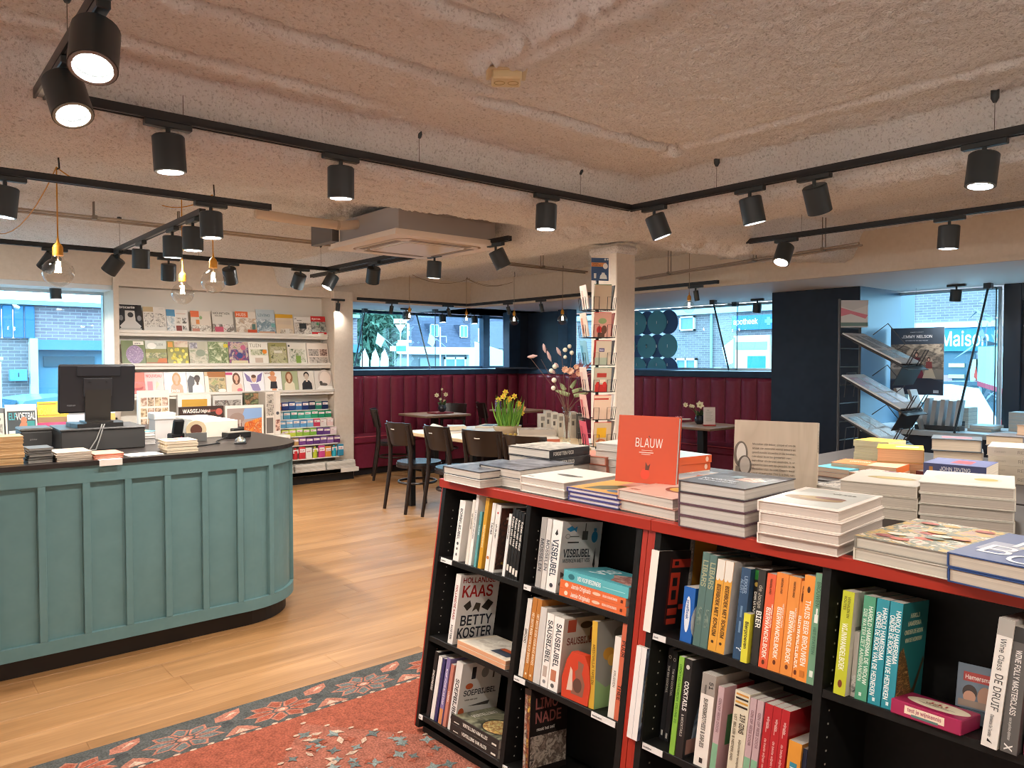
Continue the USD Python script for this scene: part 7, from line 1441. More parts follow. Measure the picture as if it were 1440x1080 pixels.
for i in range(5):
    flat('book in the stack behind the leaning books in the display window, ' + ORD[4 - i], 0, .04 * i, 0, .18, .24, .039, ['5a6a74', '4c5c68', '6a7a84', '56646e', '74848e'][i], 'l', group='books in the display window', Tb=mat4((0, -1, 0), (1, 0, 0), (0, 0, 1), (8.15, 2.95, .7905)))
for i in range(5):
    flat('book in the pale stack at the glass of the display window, ' + ORD[4 - i], 0, .036 * i, 0, .16, .22, .035, ['9ab8c4', 'b9d0d8', '8fb0be', 'c6d8de', 'a9c4ce'][i], 'l', group='books in the display window', Tb=mat4((0, -1, 0), (1, 0, 0), (0, 0, 1), (8.2, 2.72 + .002, .7905)) if False else mat4((0, -1, 0), (1, 0, 0), (0, 0, 1), (8.12, 2.42, .7905)))

# ---------------------------------------------------------------- track lighting
SPOTB = C('2b3134', 0.42)
TRK = C('1d1f22', 0.4)
GLOW = M('lamp_glow', {'e': ('emission', {'color': (1.0, 0.95, 0.86), 'strength': 9.0})}, [], surface='e.emission')
LED_OFF = C('2a2a2a', 0.3)


def spot(at, aim, label, r=0.058, L=0.135, on=True, rail='x', group='track spotlights', power=1.0):
    """A cylinder spot under its track adapter. at = underside of the rail; aim = direction the beam goes."""
    aim = np.array(aim, float); aim /= np.linalg.norm(aim)
    t = thing('track_spotlight', label, 'spotlight', mat4(o=at), group)
    e = (0.085, 0.017) if rail == 'x' else (0.017, 0.085)
    put(t, 'adapter', MB().box((-e[0], -e[1], -0.024), (e[0], e[1], 0.0), c=0.003), SPOTB)
    put(t, 'joint', MB().cyl((0, 0, -0.02), (0, 0, -0.055), 0.009, n=8), SPOTB)
    up = -aim; x = np.cross(up, [0.3, 0.9, 0.1]); x /= np.linalg.norm(x); y = np.cross(up, x)
    top = np.array([0, 0, -0.05]) + aim * 0.0
    Tm = mat4(x, y, up, top)
    put(t, 'housing', MB().lathe([(0, 0), (r * .9, 0), (r, -0.006), (r, -L), (r * .88, -L), (r * .84, -L + 0.028), (0, -L + 0.03)], 24, Tm), SPOTB, 35)
    put(t, 'lamp_lens', MB().lathe([(0, -L + 0.024), (r * .82, -L + 0.024), (r * .82, -L + 0.027), (0, -L + 0.027)], 20, Tm), GLOW if on else LED_OFF)
    put(t, 'bezel', MB().lathe([(r * .80, -L - .002), (r * .95, -L - .002), (r * .95, -L + .004), (r * .80, -L + .004), (r * .80, -L - .002)], 24, Tm), C('8f9698', .3, .6))
    if on:
        d = UsdLux.DiskLight.Define(stage, num(path(t), 'light'))
        d.AddTransformOp().Set(Gf.Matrix4d(*x, 0, *y, 0, *up, 0, *(top + aim * (L - 0.02)), 1))
        d.CreateRadiusAttr(r * 0.8); d.CreateIntensityAttr(LAMP_I * power); d.CreateColorAttr(Gf.Vec3f(*LAMP_C))
        UsdLux.ShapingAPI.Apply(d.GetPrim()).CreateShapingConeAngleAttr(45.0)


def rail(p, q, label, cups=(), w=0.036, h=0.034, ends=False):
    p, q = np.array(p, float), np.array(q, float); d = (q - p) / np.linalg.norm(q - p); s = np.array([-d[1], d[0], 0])
    t = thing('lighting_track', label, 'track', None, 'lighting tracks')
    L = np.linalg.norm(q - p); Tm = mat4(d, s, (0, 0, 1), p)
    put(t, 'rail', MB().box((0, -w / 2, 0.008), (L, w / 2, h), Tm).box((0, -w / 2, 0), (L, -w / 2 + 0.008, 0.01), Tm).box((0, w / 2 - 0.008, 0), (L, w / 2, 0.01), Tm), TRK)
    put(t, 'conductor', MB().box((0.02, -0.009, 0.004), (L - 0.02, 0.009, 0.0085), Tm), C('8d8f90', 0.35, 0.6), label='pale metal conductor strip in the groove')
    for a in cups:
        c = p + d * a + [0, 0, h]
        top = ZC - 0.02 - c[2]
        o = put(t, 'hanging_wire', MB().cyl(c, c + [0, 0, top], 0.0014, n=5), C('6a6258', 0.5))
        put(t, 'ceiling_cup', MB().lathe([(0, -0.03), (0.007, -0.03), (0.016, -0.012), (0.016, 0.02), (0, 0.02)], 12, mat4(o=c + [0, 0, top])), SPOTB, 40)
    return t


ZT = 2.35
k = hz(888, 297, ZT)
UL = hz(60, 132, ZT)[0]
rail((UL + .02, k[1], ZT), (k[0] - 0.019, k[1], ZT), 'long black lighting track under the ceiling beam, running to the column', cups=(0.45, 1.52, 2.6))
rail((k[0], k[1] + .018, ZT), (k[0], -1.5, ZT), 'long black lighting track on the right, running from the column towards the camera', cups=(0.62, 1.95))
rail((UL, k[1] + .018, ZT), (UL, -1.5, ZT), 'black lighting track at top left, running towards the camera', cups=(0.5,))


def hang(x, y, zt, rail='x', back=0.10):
    """The point under a rail of height zt seen at the joint of a spot in the picture."""
    return hz(x, y, zt)


for (x, y), aim, lab, kw in (
        ((230, 177), (0.05, 0.0, -1), 'black spotlight on the long track, leftmost one past the corner', {}),
        ((467, 224), (0.02, 0.05, -1), 'black spotlight on the long track above the teal counter, second from its left corner', {}),
        ((749, 279), (-0.03, 0.02, -1), 'black spotlight on the long track left of the column', {})):
    p = hz(x, y, ZT); spot((p[0], k[1], ZT), aim, lab, **kw)
for (x, y), aim, lab, kw in (
        ((936, 294), (0.3, -0.25, -1), 'lit black spotlight on the right-hand track, nearest to the column', {}),
        ((1069, 268), (0.18, -0.12, -1), 'lit black spotlight on the right-hand track, second from the column', {}),
        ((1160, 251), (0.5, 0.0, -1), 'unlit black spotlight on the right-hand track', {'on': False}),
        ((1396, 205), (-0.15, 0.05, -1), 'bright black spotlight at the right edge of the picture', {})):
    p = hz(x, y, ZT); spot((k[0], p[1], ZT), aim, lab, rail='y', **kw)
spot((UL, 2.20, ZT), (-0.18, -0.50, -1), 'large bright black spotlight at top left, nearest to the camera', rail='y')
spot((UL, 2.66, ZT), (0.14, -0.55, -1), 'bright black spotlight at top left, beside the track corner', rail='y')

# second track over the counter
yb = 4.14; zb = 2.29
rail((-0.6, yb, zb), (1.72, yb, zb), 'short black lighting track over the teal counter', cups=())
for (x, y), aim, lab in (((271, 297), (0.02, -0.03, -1), 'lit black spotlight on the short track over the counter'), ((-4, 262), (-0.1, 0.05, -1), 'black spotlight cut off by the left edge of the picture')):
    p = hz(x, y, zb); spot((p[0], yb, zb), aim, lab)
o = hz(234, 268, zb + .06)
# third tracks before the magazine wall
zc_, yc = 2.29, 6.55
cx = hz(466, 380, zc_)[0]
rail((-0.8, yc, zc_), (cx, yc, zc_), 'black lighting track in front of the magazine wall', cups=(1.35, 2.9, 4.0))
rail((cx, yc + .018, zc_), (cx, 5.25, zc_), 'black lighting track from the magazine wall to the ceiling cassette', cups=())
dx = hz(160, 357, zc_)[0]
rail((dx, yc - 0.02, zc_), (dx, 4.5, zc_), 'black lighting track crossing above the counter', cups=(0.12,))
for (x, y), aim, lab in (((72, 352), (-0.6, 0.5, -1), 'black spotlight behind the left hanging bulb'), ((232, 364), (0.05, 0.25, -1), 'lit black spotlight above the magazine wall, left of the two hanging bulbs'),
                         ((312, 372), (0.35, 0.5, -1), 'dark spotlight hidden behind the right hanging bulb'), ((407, 381), (-0.1, 0.55, -1), 'black spotlight above the magazine wall, right of the hanging bulbs')):
    p = hz(x, y, zc_); spot((p[0], yc, zc_), aim, lab)
for (x, y), aim, lab, on in (((178, 355), (-0.6, 0.5, -1), 'tilted black spotlight on the crossing track, farthest along it', True), ((208, 341), (0.02, 0.15, -1), 'upright black spotlight on the crossing track', True),
                         ((256, 322), (0.02, 0.05, -1), 'lit black spotlight on the crossing track, behind the counter lamp', True), ((289, 310), (0.0, 0.0, -1), 'lit black spotlight on the crossing track, nearest to the camera', True)):
    p = hz(x, y, zc_); spot((dx, p[1], zc_), aim, lab, rail='y', on=on)
for (x, y), aim, lab in (((477, 380), (-0.55, 0.1, -1), 'lit black spotlight at the corner of the track left of the cassette'), ((545, 370), (0.15, 0.5, -1), 'black spotlight just under the left side of the cassette')):
    p = hz(x, y, zc_); spot((cx, p[1], zc_), aim, lab, rail='y')
# track right of the cassette
p = hz(697, 342, 2.3); q = hz(600, 357, 2.3)
rail((p[0], p[1] - 0.16, 2.3), (p[0], 7.3, 2.3), 'black track end to the right of the ceiling cassette', cups=())
spot((p[0], p[1], 2.3), (0.45, -0.2, -1), 'lit black spotlight right of the ceiling cassette', rail='y')
p2 = hz(611, 364, 2.3); spot((p[0], hx(611, 364, p[0])[1], 2.3), (0, 0.1, -1), 'lit black spotlight peeping out under the cassette', rail='y')
# right-hand second track
xh = 4.89
rail((xh, 3.14, 2.3), (xh, -1.6, 2.3), 'black lighting track at right, parallel to the long one and behind it', cups=(0.42, 1.9))
for (x, y), aim, lab in (((1127, 340), (-0.55, 0.0, -1), 'lit black spotlight near the far end of the rear right track'), ((1354, 311), (0.0, 0.05, -1), 'lit black spotlight on the rear right track, below the bright one')):
    p = hz(x, y, 2.3); spot((xh, p[1], 2.3), aim, lab, rail='y')
# slim track with small spots in front of the bulkheads
ze, ye, xe = 2.2, 8.42, 6.30
rail((4.6, ye, ze), (xe, ye, ze), 'slim black track along the left bulkhead', cups=())
rail((xe, ye, ze), (xe, hx(1010, 397, xe)[1], ze), 'slim black track along the right bulkhead', cups=())
for i, ((x, y), aim, on, lab) in enumerate((((501, 422), (0, 0.2, -1), 0, 'small black spotlight at the left end of the slim track'), ((575, 427), (0, 0.3, -1), 0, 'small black spotlight beside the first rear bulb'), ((643, 433), (0.5, 0.2, -1), 0, 'small tilted black spotlight left of the second rear bulb'))):
    p = hz(x, y - 5, ze); spot((p[0], ye, ze), aim, lab, r=0.026, L=0.1, on=True, power=1.6)
for (x, y), lab in (((672, 431), 'small black spotlight just right of the wall corner'), ((725, 427), 'small black spotlight above the third rear bulb'), ((797, 419), 'small black spotlight left of the card spinner'), ((982, 410), 'small black spotlight at the right end of the slim track')):
    p = hz(x, y - 8, ze); spot((xe, p[1], ze), (0.25, 0, -1), lab, r=0.026, L=0.1, rail='y', power=1.6)
# surface spots in the window soffits
SOF = ((78, 413, 8.75, 0, ZS + .03, 'spotlight on a plate inside the left window'), (622, 447, 9.5, 0, ZS, 'white-glowing spotlight in the window above the left bench'), (667, 450, 9.5, 0, ZS, 'spotlight in the window beside the navy post'), (571, 442, 9.3, 0, ZS, 'spotlight in the window behind the first rear bulb'))
for x, y, Y, _, zz, lab in SOF:
    p = hy(x, y, Y); spot((p[0], Y, zz), (0.02, -0.05, -1), lab, r=0.052, L=0.115)
for x, y, X, lab in ((1065, 430, 8.2, 'spotlight in the window in front of the pharmacy sign'), (1345, 412, 8.15, 'spotlight above the poster in the display window')):
    p = hx(x, y, X); spot((X, p[1], ZS), (0.1, 0.12, -1), lab, r=0.052, L=0.115, rail='y')
# unseen spots on the same tracks, over the camera, placed to light the bookcases
for i, (y, aim) in enumerate(((1.25, (0.75, 0.1, -1)), (0.55, (0.85, 0.0, -1)), (-0.15, (0.8, 0.15, -1)), (-0.85, (0.5, 0.5, -1)))):
    spot((UL, y, ZT), aim, 'unseen black spotlight on the left track above the camera, lighting the bookcases, %s' % NTH[i], rail='y', power=0.33)
for i, (y, aim) in enumerate(((0.3, (-0.2, 0.2, -1)), (-0.6, (-0.3, 0.3, -1)))):
    spot((k[0], y, ZT), aim, 'unseen black spotlight on the right track, lighting the bookcases, %s' % NTH[i], rail='y')
# added fill lamps behind the camera: wall washers on tracks, to brighten the ceiling
rail((-2.3, -2.1, ZT), (-2.3, 7.2, ZT), 'added lighting track for fill spots along the unseen rear wall, behind the camera', cups=(2.0, 6.0))
for i, y in enumerate((-1.2, 0.4, 2.0, 3.6, 5.2)):
    spot((-2.3, y, ZT), (-0.9, 0.0, -0.75), 'added fill spotlight washing the unseen rear wall behind the camera, %s' % NTH[i], rail='y', power=1.1)
rail((-2.0, -2.1, ZT), (5.6, -2.1, ZT), 'added lighting track for fill spots along the unseen side wall, behind the camera', cups=(2.0, 6.0))
for i, x in enumerate((-1.0, 0.6, 2.2, 3.8, 5.2)):
    spot((x, -2.1, ZT), (0.0, -0.9, -0.75), 'added fill spotlight washing the unseen side wall behind the camera, %s' % NTH[i], power=1.1)

# ---------------------------------------------------------------- outside: the street round the corner shop
ASPH = bumped('asphalt', '55585c', '66696e', 6, .3, .01, .9)
structure('street', MB().box((-40, -40, -0.75), (110, 110, -0.6)), ASPH)
structure('pavement', MB().box((X0, 9.98, -0.62), (12.5, 12.5, -.5)).box((8.7, Y0, -0.62), (11, 12.5, -.5)), C('7d7c7a', .9))


def bricks(name, a, b, m, s):
    return M(name, {'t': ('texture_coordinate', {}), 'v': ('mapping', {'rotation': (math.pi / 2, 0, 0)}), 's': ('separate_xyz', {}), 'ad': ('math', {'math_type': 'add'}), 'c': ('combine_xyz', {}),
                    'k': ('brick_texture', {'color1': lin(a), 'color2': lin(b), 'mortar': lin(m), 'scale': s, 'mortar_size': .012, 'brick_width': .42, 'row_height': .13}), 'p': ('principled_bsdf', {'roughness': .85})},
             [('t.object', 's.vector'), ('s.x', 'ad.value1'), ('s.y', 'ad.value2'), ('ad.value', 'c.x'), ('s.z', 'c.y'), ('c.vector', 'k.vector'), ('k.color', 'p.base_color')])


BRG = bricks('grey_brick', '6f6a70', '807a7e', '9a9698', 1.6)
BRW = bricks('mauve_brick', '7a6a74', '8c7a80', 'a39a9c', 1.6)
SLATE = bricks('slate_roof', '44465a', '525468', '3a3c4c', 1.1)
WF = C('e6eaec', .5)
DGL = C('5f8796', .15)


def win(t, a, b, z0, z1, at, along, fr=WF, gl=DGL, bars=1):
    """A window of a far building: frame part with its pane as a sub-part."""
    def bx(p, q, r, s, d0, d1): return ((p, at + d0, r), (q, at + d1, s)) if along == 'x' else ((at + d0, p, r), (at + d1, q, s))
    w = (b - a) * .08; m = MB()
    for p, q, r, s in [(a, b, z0, z0 + w), (a, b, z1 - w, z1), (a, a + w, z0, z1), (b - w, b, z0, z1)] + [((a + b) / 2 - w / 3, (a + b) / 2 + w / 3, z0, z1)] * (bars > 0): m.box(*bx(p, q, r, s, -.12, -.02))
    f = put(t, 'window', m, fr)
    put(f, 'pane', MB().box(*bx(a + w / 2, b - w / 2, z0 + w / 2, z1 - w / 2, -.06, -.04)), gl)


# row of houses with dark roofs, beyond the left bench window
h = thing('terraced_house', 'row of houses with grey tiled roof, dormers and a white fascia across the street', 'house')
put(h, 'wall', MB().box((35, 60, -.6), (47.8, 66, 2.2)), C('6f777c', .7))
put(h, 'fascia', MB().box((36.5, 59.5, 2.05), (47.9, 60.2, 2.75)), WF)
put(h, 'roof', MB().prism([(59.8, 2.7), (66, 2.7), (66, 7.5), (63.5, 7.5)], 34, 54, mat4((0, 1, 0), (0, 0, 1), (1, 0, 0))), SLATE)
for x in (38.0, 41.3, 44.8, 51.3):
    put(h, 'dormer', MB().box((x - .5, 60.62, 3.6), (x + .5, 62.2, 5.0)), SLATE); win(h, x - .48, x + .48, 3.72, 4.95, 60.62, 'x')
for x0, x1, c in ((36.4, 38, '8a9298'), (39.2, 41.5, '7f9098'), (45.9, 47.2, '2f7f95')): put(h, 'door', MB().box((x0, 59.86, -.6), (x1, 60.0, 1.7)), C(c, .4))
win(h, 42, 44.6, .0, 1.8, 60, 'x'); put(h, 'pillar', MB().box((44.7, 59.5, -.6), (45.6, 60, 2.05)).box((47.3, 59.5, -.6), (47.8, 60, 2.05)), WF)
h2 = thing('gable_house', 'house with a red tiled roof edge and pale wall right of the navy post', 'house')
put(h2, 'wall', MB().box((50, 56, -.6), (60, 62, 2.6)), C('a9c4ca', .7)); put(h2, 'roof', MB().prism([(56.5, 2.3), (62, 2.3), (62, 7.5), (59.5, 7.5)], 56.3, 66, mat4((0, 1, 0), (0, 0, 1), (1, 0, 0))), C('b87a6a', .8))
put(h2, 'roof_edge', MB().box((54.8, 55.8, 2.0), (56.4, 56.2, 2.6)), WF)
TREE = M('foliage', {'t': ('texture_coordinate', {}), 'n': ('noise_texture', {'scale': 2.2, 'detail': 4}), 'r': ('rgb_ramp', {'ramp': [(.35, lin('3c5a4a')), (.65, lin('567560'))]}), 'p': ('principled_bsdf', {'roughness': .9})}, [('t.object', 'n.vector'), ('n.fac', 'r.fac'), ('r.color', 'p.base_color')])
r = random.Random(5)


def tree(nm, label, c, rad, n, mat, trunk, flat_=1.0):
    t = thing(nm, label, 'tree', mat4(o=c), 'trees in the street')
    put(t, 'trunk', MB().tube([(0, 0, 0), (.05, 0, trunk * .6), (0, .1, trunk + rad)], [.18, .14, .06], 7), C('5a524a', .9))
    m = MB(); q = random.Random(int(c[0] * 10))
    for k in range(n):
        d = np.array([q.gauss(0, 1) for _ in range(3)]); d /= np.linalg.norm(d); p = d * rad * q.uniform(.4, 1) * [1, 1, flat_] + [0, 0, trunk + rad * .9]
        s = rad * .10; u = np.array([q.gauss(0, 1) for _ in range(3)]); w = np.array([q.gauss(0, 1) for _ in range(3)]); m.add([p, p + u * s, p + w * s], [[0, 1, 2]])
    put(t, 'foliage', m, mat, kind='stuff')


for i, (x, y, rad) in enumerate(((31.5, 60, 3.6), (34.6, 61, 3.4), (28.5, 62, 3.4))):
    tree('dense_tree', ('dense green tree across the street, middle of the group', 'dense green tree across the street, right of the group beside the houses', 'dense green tree across the street, left of the group')[i], (x, y, -.6), rad, 2600, TREE, 1.2, 1.1)
for x in (43.4, 46.0): tree('bay_shrub', 'clipped shrub before the shop front across the street, ' + ('left one' if x < 45 else 'right one'), (x, 58.6, -.6), .6, 200, TREE, .5)


def car(label, o, rot, paint, L=3.9, Wd=1.68, Hh=1.5, lamp=True):
    t = thing('car', label, 'car', mat4(o=o) @ rotz(rot), 'cars in the street')
    k = L / 3.9
    prof = [(-1.95, .35), (-1.93, .72), (-1.82, .98), (-1.55, 1.44), (-1.1, 1.5), (.1, 1.48), (.45, 1.36), (.95, .98), (1.7, .85), (1.93, .68), (1.95, .32), (1.6, .24), (-1.7, .24)]
    prof = [(x * k, z * Hh / 1.5) for x, z in prof]
    TY = mat4((1, 0, 0), (0, 0, 1), (0, -1, 0), (0, Wd / 2, 0))
    put(t, 'body', MB().prism(prof, 0, Wd, TY), C(paint, .25, 0, .6, .4), 30)
    g = C('39525e', .1)
    for s in (-1, 1):
        y = s * (Wd / 2 + .004)
        put(t, 'side_window', MB().prism([(-1.5 * k, .98), (-1.32 * k, 1.36), (-.62 * k, 1.4), (-.62 * k, .95)], -.003, .003, mat4((1, 0, 0), (0, 0, 1), (0, -1, 0), (0, y, 0))), g)
        put(t, 'side_window', MB().prism([(-.55 * k, .95), (-.55 * k, 1.4), (.1 * k, 1.38), (.72 * k, .97)], -.003, .003, mat4((1, 0, 0), (0, 0, 1), (0, -1, 0), (0, y, 0))), g)
        put(t, 'door_handle', MB().box((-.5 * k, y - .015, .80), (-.34 * k, y + .015, .83), c=.004), C('4a4a4a', .4))
        for x in (-1.2, 1.2):
            put(t, 'wheel', MB().lathe([(0, 0), (.19, .0), (.3, .02), (.3, .18), (0, .18)], 20, mat4((1, 0, 0), (0, 0, 1), (0, s, 0), (x * k, s * (Wd / 2 - .15), .3))), C('26282a', .7), 40)
            put(t, 'hub_cap', MB().lathe([(0, .185), (.17, .182), (.18, .18)], 14, mat4((1, 0, 0), (0, 0, 1), (0, s, 0), (x * k, s * (Wd / 2 - .15), .3))), C('9aa0a4', .3, .6))
        put(t, 'tail_light', MB().prism([(-1.97 * k, .72), (-1.9 * k, 1.04), (-1.78 * k, 1.04), (-1.76 * k, .74)], -.01, .01, mat4((1, 0, 0), (0, 0, 1), (0, -1, 0), (0, s * (Wd / 2 + .0), 0))).box((-1.965 * k, s * (Wd / 2 - .16), .72), (-1.93 * k, s * (Wd / 2), 1.0)), C('c23a44', .2))
    rw = np.array([(-1.57, 1.40), (-1.81, 1.02)]) * [k, 1]; 
    put(t, 'rear_window', MB().add([(rw[0][0] - .02, -.6, rw[0][1]), (rw[0][0] - .02, .6, rw[0][1]), (rw[1][0] - .02, .68, rw[1][1]), (rw[1][0] - .02, -.68, rw[1][1])], [[0, 1, 2], [0, 2, 3]]), g)
    put(t, 'windscreen', MB().add([(.47 * k, -.6, 1.36), (.47 * k, .6, 1.36), (.97 * k, .66, 1.0), (.97 * k, -.66, 1.0)], [[0, 2, 1], [0, 3, 2]]), g)
    put(t, 'number_plate', MB().box((-1.975 * k, -.26, .5), (-1.955 * k, .26, .61)), C('d9b93a', .4))
    put(t, 'bumper', MB().box((-1.98 * k, -Wd / 2 + .05, .30), (-1.9 * k, Wd / 2 - .05, .62), c=.03), C(paint, .3))
    return t


car('white hatchback parked across the street from the display window', (14.2, 6.45, -.62), math.radians(97), 'e6eaec', Hh=1.64)
car('white car parked before the house row, seen through the left bench window', (29.6, 45.5, -.6), math.radians(165), 'e8eef0')
car('pale blue car parked under the trees, left of the white one', (26.0, 50, -.6), math.radians(160), '7a9aa6')
car('blue-grey estate car seen through the left window, behind the till', (3.35, 16.0, -.62), math.radians(8), '6f94a8', Hh=1.45)
car('dark blue car parked beyond the white hatchback', (23, 8.3, -.6), math.radians(100), '4a6272')
# flags, banners and the shop sign of the garage across
for i, (x, z) in enumerate(((501.5, 1.55), (526, 1.55), (538, 1.55))):
    c = hy(x - (6 if i else 0) + (0 if i == 0 else 0), 515, 40) if False else hy((511, 526, 539)[i], 515, 40)
    b = thing('beach_flag', 'white feather flag before the trees, %s from the left' % NTH[i], 'flag', mat4(o=(c[0], 40, -.6)))
    put(b, 'flag', MB().prism([(-.2, .3), (.26, .3), (.3, 1.2), (.32, 2.2), (.1, 2.75), (-.1, 2.5), (-.2, 1.8)], -.01, .01, mat4((.77, -.64, 0), (0, 0, 1), (-.64, -.77, 0))), C('eef4f6', .7))
    put(b, 'pole', MB().tube([(-.15, .12, 0), (-.15, .12, 2.0), (.08, -.06, 2.8)], .02, 6), C('9aa4a8', .5))
for nm, (x, y), lab in (('a', (531, 478), 'pale pennant flag on a slanting pole among the street signs'), ('b', (604, 478), 'second pale pennant flag right of the street signs')):
    c = hy(x, y, 38)
    b = thing('pennant', lab, 'flag', mat4(o=tuple(c)))
    put(b, 'flag', MB().prism([(0, .4), (.42, .05), (.28, -.25), (.2, -.45), (-.02, -.25), (-.12, -.2)], -.01, .01, mat4((.77, -.64, 0), (0, 0, 1), (-.64, -.77, 0))), C('c9e2e4', .7))
    put(b, 'pole', MB().tube([(0, 0, .42), (.75, -.62, -.42), (.76, -.63, -c[2] - .6)], .018, 6), C('9aa4a8', .5))
c = hy(563, 455, 36)
ts = thing('traffic_sign', 'white road sign with a triangular give-way sign under it on a pole', 'traffic sign', mat4((.77, -.64, 0), (.64, .77, 0), (0, 0, 1), tuple(c)))
put(ts, 'pole', MB().cyl((0, .04, -c[2] - .6), (0, .04, .25), .035, n=8), C('b8c4c8', .5))
put(ts, 'plate', MB().box((-.36, -.02, .0), (.36, .0, .26), c=.005), C('e8eef0', .5))
put(ts, 'triangle', MB().prism([(-.3, -.05), (.3, -.05), (0, -.52)], -.02, .0, mat4((1, 0, 0), (0, 0, 1), (0, -1, 0))), C('e3eaec', .5))
decor(ts, [E(-.06, .13, .03, .06, '7a8a90'), E(.08, .13, .03, .06, '7a8a90'), P([(-.15, -.12), (.15, -.12), (0, -.36)], 'd5e2e6')], mat4((1, 0, 0), (0, 0, 1), (0, -1, 0), (0, -.0205, 0)), name='plate')
c = hy(565, 488, 34)
bb = thing('billboard', 'white street board with a bright blue panel and a lamp post', 'billboard', mat4((.77, -.64, 0), (.64, .77, 0), (0, 0, 1), tuple(c)))
put(bb, 'board', MB().box((-.28, 0, -.32), (.32, .08, .22), c=.01), C('dfeaee', .5)); put(bb, 'panel', MB().box((-.28, -.012, -.22), (.22, .0, .06)), C('3f9fd0', .4)); put(bb, 'cap', MB().box((-.22, 0, .22), (.5, .08, .36), c=.01), C('e3edf0', .5))
put(bb, 'post', MB().cyl((.3, .1, -c[2] - .6), (.3, .1, 1.2), .05, n=8), C('cfdde2', .5)); put(bb, 'small_board', MB().box((-.62, .0, -.22), (-.3, .05, .05)), C('e6eef0', .5))
for x, y, lab in ((619, 470, 'slim pale lamp post left of the navy window post'), (673, 465, 'lamp post with a blue banner next to the navy window post')):
    c = hy(x, y, 40); lq = thing('lamp_post', lab, 'lamp post', mat4(o=(c[0], 40, -.6)))
    put(lq, 'pole', MB().cyl((0, 0, 0), (0, 0, 4.2), .05, n=8), C('c9d8dc', .5))
    if x > 650: put(lq, 'banner', MB().box((-.12, -.1, 2.6), (.14, -.08, 3.3)), C('3f9fc8', .5))
    else: put(lq, 'bracket', MB().tube([(0, 0, 3.6), (.3, -.25, 3.6), (.3, -.25, 3.2)], .03, 6), C('c9d8dc', .5))
wp = thing('white_shed', 'pale pitched shed behind the navy window post', 'building', mat4(o=tuple(hy(702, 500, 30)[:2]) + (-.6,)))
put(wp, 'wall', MB().prism([(-1.2, 0), (1.3, 0), (1.3, 2.2), (-1.2, 3.0)], 0, 1.5, mat4((.77, -.64, 0), (0, 0, 1), (-.64, -.77, 0))), C('c2dcd8', .7)); put(wp, 'drainpipe', MB().tube([(.3, -.25, 0), (.5, -.4, 1.8), (.8, -.65, 2.3)], .12, 8), C('7d9a92', .7))

# garage behind the left window
g = thing('garage_building', 'brick garage with a corrugated blue cladding panel beyond the left window', 'building')
put(g, 'brick_wall', MB().box((3.08, 22, 1.95), (12, 24, 2.85)), BRW)
for i in range(24): put(g, 'cladding_rib', MB().box((-2.4 + .23 * i - .02 + 0, 21.9, 2.0), (-2.4 + .23 * i + .19, 22.0, 2.8), c=.02), C('2f6a94', .5))
put(g, 'side_wall', MB().box((-3, 22.02, -.6), (2.95, 24, 2.0)), BRG)
put(g, 'fascia', MB().box((3.05, 21.85, 1.72), (12, 22.05, 1.97)), C('4f7f9c', .5)); put(g, 'gable_post', MB().box((2.95, 21.8, -.6), (3.12, 22, 2.0)), C('c6dfe8', .5))
put(g, 'roof_edge', MB().box((-3, 21.8, 2.82), (12, 24.2, 2.93)), C('8fb0c0', .5))
put(g, 'garage_door', MB().box((3.14, 22.3, -.6), (12, 22.4, 1.75)), C('5f8ca4', .5)); put(g, 'lintel_window', MB().box((3.3, 22.24, 1.3), (4.45, 22.3, 1.56)).box((4.7, 22.24, 1.3), (5.6, 22.3, 1.56)), C('3a5a6a', .3))
mb = thing('letter_box', 'blue letter box on the garage wall', 'letter box', mat4(o=tuple(hy(13, 529, 21.8)))); put(mb, 'box', MB().box((0, -.1, -.12), (.36, .1, .16), c=.01), C('5f9cc0', .4)); put(mb, 'slot', MB().box((.17, -.105, -.02), (.19, -.1, .08)), C('20303a', .5))
for i, (x, lab) in enumerate(((7, 'turquoise wheelie bin before the garage wall'), (29, 'lower blue wheelie bin beside the turquoise one'))):
    c = hy(x, 552, 19); b = thing('wheelie_bin', lab, 'bin', mat4(o=(c[0], 19, -.6)))
    hh = 1.15 if i == 0 else .95
    put(b, 'body', MB().prism([(0, 0), (.42, 0), (.46, hh - .1), (-.04, hh - .1)], 0, .5, mat4((1, 0, 0), (0, 0, 1), (0, -1, 0), (0, .25, 0))), C(('3f9aa0', '5f8fb0')[i], .5)); put(b, 'lid', MB().box((-.06, -.3, hh - .1), (.48, .3, hh), c=.02), C(('49a6aa', '6a9aba')[i], .5))
wp2 = thing('white_post', 'white post at the left edge, outside the left window', 'post', mat4(o=(hy(1, 520, 12)[0] - .05, 12, -.6))); put(wp2, 'post', MB().box((-.1, 0, 0), (.06, .1, 2.05), c=.02), C('f0f6f8', .5)); put(wp2, 'cap', MB().box((-.12, -.02, 2.05), (.08, .12, 2.1), c=.01), C('f0f6f8', .5))

